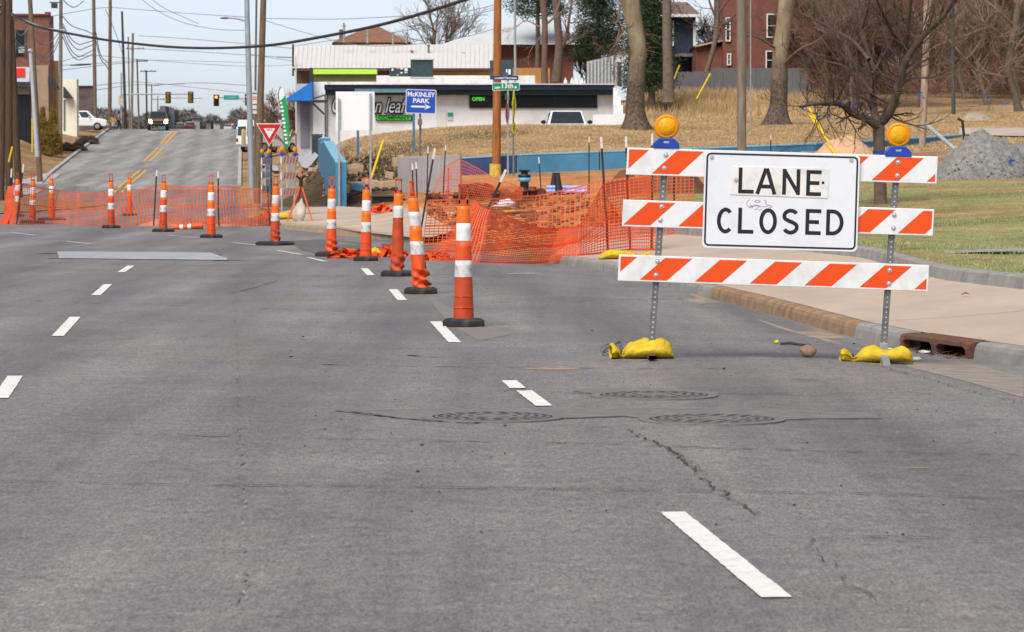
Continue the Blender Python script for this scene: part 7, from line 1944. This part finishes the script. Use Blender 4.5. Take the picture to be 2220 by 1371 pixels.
tr.build('trunk', BARK_D, t); cr.build('crown', M('bark_young', (.065, .045, .035), c2=(.12, .085, .065), scale=4, rough=.9), t)
mb = MB(); q = W(1906, 331, Y0) - L; mb.tube([q - Vector((0, 0, .04)), q + Vector((0, 0, .04))], .135, 12); mb.build('band', M('ribbon_blue', (.02, .08, .42), rough=.6), t)
RB = M('ribbon_blue', (.02, .08, .42), rough=.6)
rg = random.Random(6)
for px, py, dy in ((1738, 233, -1), (1756, 221, -1.2), (1792, 236, -1), (1795, 250, -1), (1773, 253, -1), (1821, 222, -1), (1848, 228, -.4), (1876, 248, -.3), (1879, 256, -.3), (1945, 225, -.2), (1926, 240, -.2), (1990, 203, 40), (1998, 209, 40), (2131, 205, 80), (2147, 218, 80), (2172, 224, 80), (2180, 225, 80), (1692, 240, 74), (2190, 342, 16), (2187, 350, 16)):
    o_ = W(px, py, Y0 + dy); s = .075 if dy < 10 else .12; mb = MB()
    for k in range(3):
        a = rg.uniform(-1, 1); b = rg.uniform(-.6, 1.2); mb.add([(0, -.01, 0), (s * a * .5, -.03, -s * .6), (s * a, -.01, -s * (.9 + b * .5)), (s * a * .6 + .02, .01, -s * .3)], [(0, 1, 2, 3)])
        mb.add([(0, 0, .01), (s * b, .02, s * .4), (s * b * 1.2, .03, s * .05), (s * .2, 0, -.02)], [(0, 1, 2, 3)])
    o = mb.build('ribbon', RB, None, o_); tag(o, 'blue survey ribbon on the gravel pile' if py > 300 else 'blue survey ribbon dangling from the pale branches at far right' if px > 1980 else 'blue survey ribbon tied on a low left branch of the small tree' if px < 1830 else 'blue survey ribbon tied near the fork of the small tree', 'ribbon', 'blue survey ribbons')

# big plane trees and others with a traced trunk
def big_trunk(name, label, px, Y, pts, bark, branches, seed, flare=1.35, twig=BARK_B):
    L = on(px, Y, -.1); t = thing(name, label, 'tree', L); rg = random.Random(seed); s = F / Y
    P = [W(x, y, Y) - L for x, y, w in pts]; R_ = [w / s / 2 for x, y, w in pts]
    P2 = catmull(P, 4); R2 = list(np.interp(np.linspace(0, len(P) - 1, len(P2)), range(len(P)), R_))
    mb = MB(); n = 18; vs = []; fs = []
    for i, (p, r) in enumerate(zip(P2, R2)):
        low = float(smooth(1.0, 0, p.z))
        for k in range(n):
            a = 2 * PI * k / n
            rr = r * (1 + low * (.28 + .3 * max(0, math.sin(a * 5 + seed))) + .05 * noise.noise(Vector((math.cos(a) * 2, math.sin(a) * 2, p.z * 1.5 + seed))))
            vs.append(p + Vector((math.cos(a) * rr, math.sin(a) * rr, 0)))
    for i in range(len(P2) - 1):
        for k in range(n): k2 = (k + 1) % n; fs.append((i * n + k, i * n + k2, (i + 1) * n + k2, (i + 1) * n + k))
    mb.add(vs, fs, True); mb.build('trunk', bark, t)
    c = MB(); top = P2[-1]
    for k in range(6):
        a = k * PI / 3; grow((None, c), top - Vector((0, 0, .4)), (math.cos(a) * .7, math.sin(a) * .7, 1), 3.5, R2[-1] * .6, 1, 3, rg, kids=(2, 3))
    for bp, r in branches:
        Q = catmull([W(x, y, Y + dy) - L for x, y, dy in bp], 4); m = len(Q); RR = [max(.012, r * (1 - .7 * i / m)) for i in range(m)]; c.tube(Q, RR, 6, False)
        for i in range(3, m, 2 if px < 2100 else 1): grow((None, c), Q[i], (Q[i] - Q[i - 1]).normalized() + Vector((rg.gauss(0, .7), rg.gauss(0, .7), rg.gauss(-.1, .6))), rg.uniform(.6, 1.4) * (1 if px < 2100 else 1.6), RR[i] * .4 + .006, 2, 4, rg, kids=(2, 2), spread=.6, rmin=.008)
    c.build('crown', twig, t); return t
big_trunk('plane_tree', 'thick leaning sycamore trunk with peeling pale bark at the right end of the white shop', 1378, 140, [(1380, 285, 52), (1378, 262, 42), (1377, 220, 40), (1380, 160, 38), (1384, 110, 35), (1376, 60, 37), (1366, 0, 41), (1360, -60, 40)], BARK_SY, [([(1352, 60, 0), (1343, 85, -.3), (1325, 110, -.5), (1318, 135, -.6)], .05), ([(1345, 10, 0), (1340, 45, -.2), (1344, 62, 0), (1336, 95, -.3), (1334, 125, -.3)], .06)], 1)
big_trunk('plane_tree', 'broad sycamore trunk with a flared foot behind the top of the board', 1686, 150, [(1684, 274, 52), (1685, 258, 42), (1688, 220, 38), (1690, 160, 36), (1692, 110, 34), (1699, 60, 34), (1706, 0, 36), (1712, -60, 34)], BARK_SY, [([(1690, 150, 0), (1730, 110, -1), (1770, 90, -1.5), (1810, 60, -2)], .07), ([(1688, 110, 0), (1640, 80, -1), (1600, 75, -1.5), (1560, 60, -2), (1500, 55, -2)], .06), ([(1700, 60, 0), (1720, 30, 0), (1760, -10, 0)], .08)], 4)
big_trunk('evergreen_trunk_tree', 'dark straight trunk in front of the grey fence', 1450, 190, [(1450, 222, 30), (1450, 212, 27), (1449, 180, 25), (1448, 140, 22), (1446, 60, 20), (1446, -40, 18)], BARK_D, [], 7)
big_trunk('yard_tree', 'mottled grey trunk rising behind the white shop roof', 1180, 206, [(1181, 190, 16), (1180, 150, 14), (1181, 100, 13), (1181, 50, 13), (1178, 10, 14), (1175, -40, 13)], BARK_B, [([(1184, 52, 0), (1200, 38, 0), (1212, 10, 0), (1216, -20, 0)], .09), ([(1172, 60, 0), (1140, 45, 0), (1120, 60, 0)], .05), ([(1180, 70, 0), (1150, 110, 0), (1145, 140, 0)], .03)], 9, twig=BARK_P)
big_trunk('yard_tree', 'dark forked trunk beside the mottled grey one', 1208, 210, [(1206, 178, 24), (1209, 150, 21), (1212, 100, 17), (1209, 50, 16), (1205, 10, 15), (1204, -40, 15)], BARK_D, [([(1214, 110, 0), (1228, 80, 0), (1234, 40, 0), (1240, 0, 0)], .16), ([(1222, 100, 0), (1250, 85, 0), (1275, 70, 0)], .06)], 11)
big_trunk('yard_tree', 'slanting dark forked trunk in front of the brick house wing', 1535, 212, [(1532, 156, 12), (1540, 130, 11), (1548, 100, 11), (1553, 70, 11), (1556, 30, 9), (1556, -20, 8)], BARK_D, [([(1548, 100, 0), (1560, 66, 0), (1575, 50, 0), (1595, 30, 0)], .16), ([(1553, 40, 0), (1540, 10, 0), (1530, -30, 0)], .1), ([(1556, 30, 0), (1580, 0, 0), (1600, -20, 0)], .1)], 15)
big_trunk('leaning_tree', 'dark leaning tree at the right edge with long pale branches', 2206, 172, [(2209, 246, 17), (2205, 225, 15), (2196, 195, 15), (2186, 165, 17), (2190, 120, 16), (2200, 60, 15), (2210, 0, 14)], BARK_D,
    [([(2190, 168, 0), (2150, 162, -1), (2120, 155, -2), (2085, 120, -3), (2060, 85, -3), (2045, 60, -3)], .08), ([(2185, 165, 0), (2165, 150, -1), (2180, 145, -1), (2160, 165, -2), (2135, 205, -2)], .035), ([(2190, 100, 0), (2150, 60, -1), (2100, 75, -2), (2060, 88, -3), (2020, 105, -4), (1980, 138, -4)], .06), ([(2200, 60, 0), (2160, 20, -1), (2120, -10, -1)], .08), ([(2200, 110, 0), (2230, 70, -1), (2260, 50, -1)], .09), ([(2195, 90, 0), (2170, 95, -2), (2140, 60, -3), (2120, 20, -3), (2105, -10, -3)], .05)], 21, twig=BARK_P)
# dark tree by the metal roof, left
tree('yard_tree', 'spreading bare dark tree above the metal roof', on(1005, 248), 6.2, .30, 33, 5, BARK_D, kids=(3, 4), spread=.7, up=.1, ratio=.68, rmin=.012)
tree('yard_tree', 'bare twiggy tree left of the shop behind the feather flag', on(600, 260), 2.2, .14, 35, 5, BARK_R, kids=(3, 4), spread=.6, ratio=.66, rmin=.01)
tree('yard_tree', 'bare reddish bush tree behind the blue awning', on(628, 232), 2.6, .13, 36, 5, BARK_R, kids=(4, 5), spread=.6, ratio=.66, rmin=.012)
# thicket on the slope at the right: two stems of each kind copied
def copy_tree(o, loc, rz, k, label):
    c = dup(o); c.location = loc; c.rotation_euler = (0, 0, rz); c.scale = (k, k, k); c['label'] = label; return c
GT = 'bare trees of the thicket on the slope'
LT = 'bare brown thicket tree on the slope behind the dry grass'
protos = [tree('thicket_tree', LT, on(1800, 209), 2.6, .13, 51, 5, BARK_B, GT, kids=(3, 5), spread=.55, ratio=.72, up=.12, rmin=.010), tree('thicket_tree', LT, on(1770, 207), 2.4, .12, 52, 5, BARK_R, GT, kids=(4, 5), spread=.7, ratio=.68, up=.08, rmin=.011), tree('thicket_tree', LT, on(1860, 208), 3.0, .14, 53, 5, BARK_D, GT, kids=(3, 5), spread=.6, ratio=.7, up=.1, rmin=.012)]
rg = random.Random(77)
for i in range(36):
    px = 1600 + (i * 37 % 36) * 19 + rg.uniform(-12, 12); Y = rg.uniform(192, 232)
    if px < 1725: px += 150
    copy_tree(protos[i % 3], on(px, Y, -.1), rg.uniform(0, 6.28), rg.uniform(.75, 1.25), LT)
for px, Y in ((1545, 236), (1285, 226), (1250, 236)):
    copy_tree(protos[0], on(px, Y, -.1), px, 1.0, LT)
# undergrowth: one mass of crossing twigs along the foot of the thicket
rg_ = np.random.default_rng(3); n = 60000
ux = rg_.uniform(1745, 2330, n); uy = rg_.uniform(203, 226, n); X = (ux - CX) / F * uy; Z0 = H(X, uy)
hh = np.abs(rg_.normal(0, .9, n)) + .1; keep = rg_.uniform(0, 1, n) < np.clip(.4 + .6 * np.sin(X * .9) * np.sin(X * .37 + uy * .2), .15, 1); X, uy, Z0, hh = X[keep], uy[keep], Z0[keep], hh[keep]; n = len(X)
a = rg_.uniform(0, 2 * PI, n); l = rg_.uniform(.2, .9, n); dz = rg_.uniform(.0, .8, n); wv = rg_.uniform(.012, .03, n)
v = np.empty((n, 3, 3)); v[:, 0] = np.stack([X, uy, Z0 + hh], 1); v[:, 1] = np.stack([X + wv, uy, Z0 + hh + wv], 1); v[:, 2] = np.stack([X + np.cos(a) * l, uy + np.sin(a) * l, Z0 + hh + dz], 1)
o = np_mesh('undergrowth', v.reshape(-1, 3), np.arange(n * 3).reshape(-1, 3), BARK_R, kind='stuff'); o['label'] = 'tangled bare undergrowth along the slope'
# evergreens
NEEDLE = M('pine_needles', (.018, .036, .016), c2=(.055, .085, .03), scale=.9, rough=.8, detail=8)
def evergreen(name, label, px, Y, z0, hgt, rad, seed, n=26000, trunk=True):
    L = on(px, Y); t = thing(name, label, 'tree', L, 0, None); r = np.random.default_rng(seed)
    ncl = 190; cz = r.uniform(0, 1, ncl); cr_ = rad * (1 - cz * .75) * r.uniform(.35, 1.05, ncl); ca = r.uniform(0, 2 * PI, ncl)
    C = np.stack([cr_ * np.cos(ca), cr_ * np.sin(ca), z0 + cz * hgt - cr_ * .15], 1)
    i = r.integers(0, ncl, n); p = C[i] + r.normal(0, 1, (n, 3)) * np.array([.42, .42, .2]); d = r.normal(0, 1, (n, 3)); d[:, 2] = d[:, 2] * .5 + .1; d /= np.linalg.norm(d, axis=1)[:, None]
    side = np.cross(d, r.normal(0, 1, (n, 3))); side /= np.linalg.norm(side, axis=1)[:, None]
    l = r.uniform(.12, .3, n)[:, None]; w = r.uniform(.015, .04, n)[:, None]
    v = np.stack([p - side * w, p + side * w, p + d * l], 1)
    np_mesh('crown', v.reshape(-1, 3), np.arange(n * 3).reshape(-1, 3), NEEDLE, t)
    mb = MB(); mb.tube([(0, 0, -.3), (.05, 0, z0 + hgt)], [.22, .06], 8)
    rg = random.Random(seed)
    for k in range(0, ncl, 4): c = Vector(C[k]); mb.tube([(0, 0, c.z - .3), c], [.05, .015], 4, False)
    mb.build('trunk', BARK_D, t); return t
evergreen('pine_tree', 'dark evergreen spreading behind the thick sycamore trunk', 1412, 196, 1.4, 7.2, 1.25, 1, 24000)
evergreen('pine_tree', 'dark evergreen between the forked trunk and the sycamore', 1296, 214, 3.4, 6.0, 1.7, 2, 22000)
evergreen('pine_tree', 'evergreen boughs hanging at the top edge beside the mottled trunk', 1165, 222, 7.0, 5, 2.0, 3, 22000)
evergreen('pine_tree', 'evergreen touching the navy house at its left', 1385, 216, .8, 7, 1.0, 4, 14000)
# ochre bush by the brick building, low shrubs on the left verge
def bush(name, label, loc, w, hh, mat, seed, n=9000, blade=.25):
    t = thing(name, label, 'bush', loc); r = np.random.default_rng(seed); zz = r.uniform(0, 1, n); aa = r.uniform(0, 2 * PI, n); rr = r.uniform(.15, 1, n) ** .5 * w / 2 * (1 - .55 * zz ** 3) * (1 + .22 * np.sin(aa * 3 + seed + zz * 5)); p = np.stack([rr * np.cos(aa), rr * np.sin(aa), zz * hh * (.82 + .18 * np.sin(aa * 2 + seed))], 1)
    d = r.normal(0, .5, (n, 3)) + np.array([0, 0, .9]); d /= np.linalg.norm(d, axis=1)[:, None]; s = np.cross(d, r.normal(0, 1, (n, 3))); s /= np.linalg.norm(s, axis=1)[:, None]
    l = blade * r.uniform(.5, 1.3, n)[:, None]; wd = blade * .11
    np_mesh('foliage', np.stack([p - s * wd, p + s * wd, p + d * l], 1).reshape(-1, 3), np.arange(n * 3).reshape(-1, 3), mat, t)
    mb = MB(); rg = random.Random(seed)
    for k in range(7): a = rg.uniform(0, 6.28); mb.tube([(0, 0, -.1), (math.cos(a) * w * .2, math.sin(a) * w * .2, hh * .7)], [.04, .01], 4, False)
    mb.build('stem', BARK_D, t); return t
bush('bush', 'tall ochre green bush beside the brick building', on(104, 255), 1.9, 3.5, M('bush_ochre', (.14, .095, .012), c2=(.30, .20, .05), scale=1.2, rough=.85), 1, 14000)
bush('bush', 'low dark twiggy shrub at the foot of the lantern pole', on(158, 270), 2.2, .55, M('bush_dark', (.06, .05, .035), c2=(.12, .09, .06), scale=2), 2, 3500)
bush('bush', 'low dark shrub on the bank before the white SUV', on(192, 285), 1.8, .6, M('bush_dark', (.06, .05, .035)), 3, 3000)
# tall dry grass below the grey fence
r = np.random.default_rng(8); n = 90000
px_ = r.uniform(1385, 1830, n); yy = r.uniform(166, 203, n); X = (px_ - CX) / F * yy
k_ = (np.array([noise.noise((x * .5, y * .25, 1)) for x, y in zip(X[::1], yy[::1])]) + .5)
m_ = r.uniform(0, 1, n) < np.clip(k_ * 1.1, .12, 1); X, yy = X[m_], yy[m_]
o = blades('dry_grass', X, yy, H(X, yy) - .02, .55, .05, M('dry_grass_straw', (.42, .27, .11), c2=(.66, .48, .26), scale=.8, rough=.9), 9, lean=.5); o['label'] = 'tall dry straw coloured grass below the grey fence'
n = 60000; px_ = r.uniform(700, 2230, n); yy = r.uniform(122, 166, n); X = (px_ - CX) / F * yy
o = blades('dormant_turf', X, yy, H(X, yy) - .01, .07, .05, GRASS_T, 10); o['label'] = 'short dormant turf on the rise'
# leaf litter / clods in the pit
rg = random.Random(31); mb = MB()
for k in range(420):
    px, py = rg.uniform(925, 1500), rg.uniform(415, 505); g = gp(px, py, .02); s = rg.uniform(.03, .12)
    mb.ell((g.x, g.y, g.z), (s, s, s * .6), 6, 4, .5, k, sm=False)
o = mb.build('soil_clods', SOIL_B); o['kind'] = 'stuff'; o['label'] = 'clods of soil in the pit'
rg = random.Random(32); mb = MB()
for k in range(260):
    px, py = rg.uniform(655, 865), rg.uniform(340, 415); g = gp(px, py, .02); s = rg.uniform(.04, .14)
    mb.ell((g.x, g.y, g.z), (s, s, s * .6), 6, 4, .5, k, sm=False)
o = mb.build('dirt_clods', M('dark_dirt', (.085, .056, .036), var=.4, scale=3, rough=.95)); o['kind'] = 'stuff'; o['label'] = 'clods of dark dirt on the bank'

# ------------------------------------------------------------------ far end of the street
FARW = M('far_twigs', (.115, .105, .105), c2=(.19, .175, .17), scale=.06, rough=1)
r = np.random.default_rng(11); n = 30000
px_ = r.uniform(150, 640, n); yy = r.uniform(1050, 1250, n)
prof = 250 + 8 * np.sin(px_ * .045) + 5 * np.sin(px_ * .13 + 1) + 3 * np.sin(px_ * .37) + 14 * np.exp(-((px_ - 490) / 22) ** 2)
zt = CAM_H + (HORIZ - prof) / F * yy; zb = CAM_H + (HORIZ - 290) / F * yy; X = (px_ - CX) / F * yy; Z = zb + (zt - zb) * r.uniform(0, 1, n) ** .8
d = r.normal(0, 1, (n, 3)); d[:, 2] = np.abs(d[:, 2]); d /= np.linalg.norm(d, axis=1)[:, None]; p = np.stack([X, yy, Z], 1); s = np.cross(d, r.normal(0, 1, (n, 3))); s /= np.linalg.norm(s, axis=1)[:, None]
l = r.uniform(.8, 2.4, n)[:, None]
o = np_mesh('far_wood', np.stack([p - s * .25, p + s * .25, p + d * l], 1).reshape(-1, 3), np.arange(n * 3).reshape(-1, 3), FARW, kind='stuff'); o['label'] = 'far belt of bare winter trees at the end of the street'
t = thing('far_building', 'small dark block of a building on the skyline above the SUV', 'building', W(353, 262, 1040)); L = t.location; part(t, 'wall', M('far_wall', (.12, .13, .16)), [(346, 359, 230, 290, 1040, 12), (342, 378, 238, 290, 1046, 12)])
for i, (px, w_, y0, c) in enumerate(((402, 12, 262, (.10, .09, .09)), (425, 16, 258, (.3, .28, .26)), (452, 10, 264, (.16, .14, .14)), (470, 14, 266, (.4, .38, .36)), (532, 16, 262, (.25, .2, .18)))):
    t = thing('far_building', 'tiny far roadside building, %s along the distant street' % ('first', 'second', 'third', 'fourth', 'fifth')[i], 'building', W(px, 280, 880)); part(t, 'wall', M('fw%d' % i, c), [(px - w_ / 2, px + w_ / 2, y0, 292, 880, 10)]); part(t, 'roof', DARKMET, [(px - w_ / 2 - .5, px + w_ / 2 + .5, y0 - 2, y0, 879.5, 11)])
for i, (px, Y, c, lab) in enumerate(((392, 640, (.05, .05, .06), 'dark far car right behind the oncoming SUV'), (413, 560, (.08, .015, .015), 'tiny dark red far car beyond the crest'), (495, 800, (.5, .5, .52), 'tiny pale far car below the green signals'))):
    b = W(px, 284, Y); t = thing('distant_car', lab, 'car', b); mb = MB(); mb.box(-.9, .9, -2, 2, .1, .95); mb.build('body', M('dc%d' % i, c, rough=.3), t, bevel=.1); mb = MB(); mb.box(-.75, .75, -1, 1.2, .95, 1.5); mb.build('cabin', GLASS_C, t, bevel=.1); mb = MB(); mb.box(-.85, -.6, -2.05, -1.2, -.2, .3); mb.box(.6, .85, -2.05, -1.2, -.2, .3); mb.build('wheels', TYRE, t)
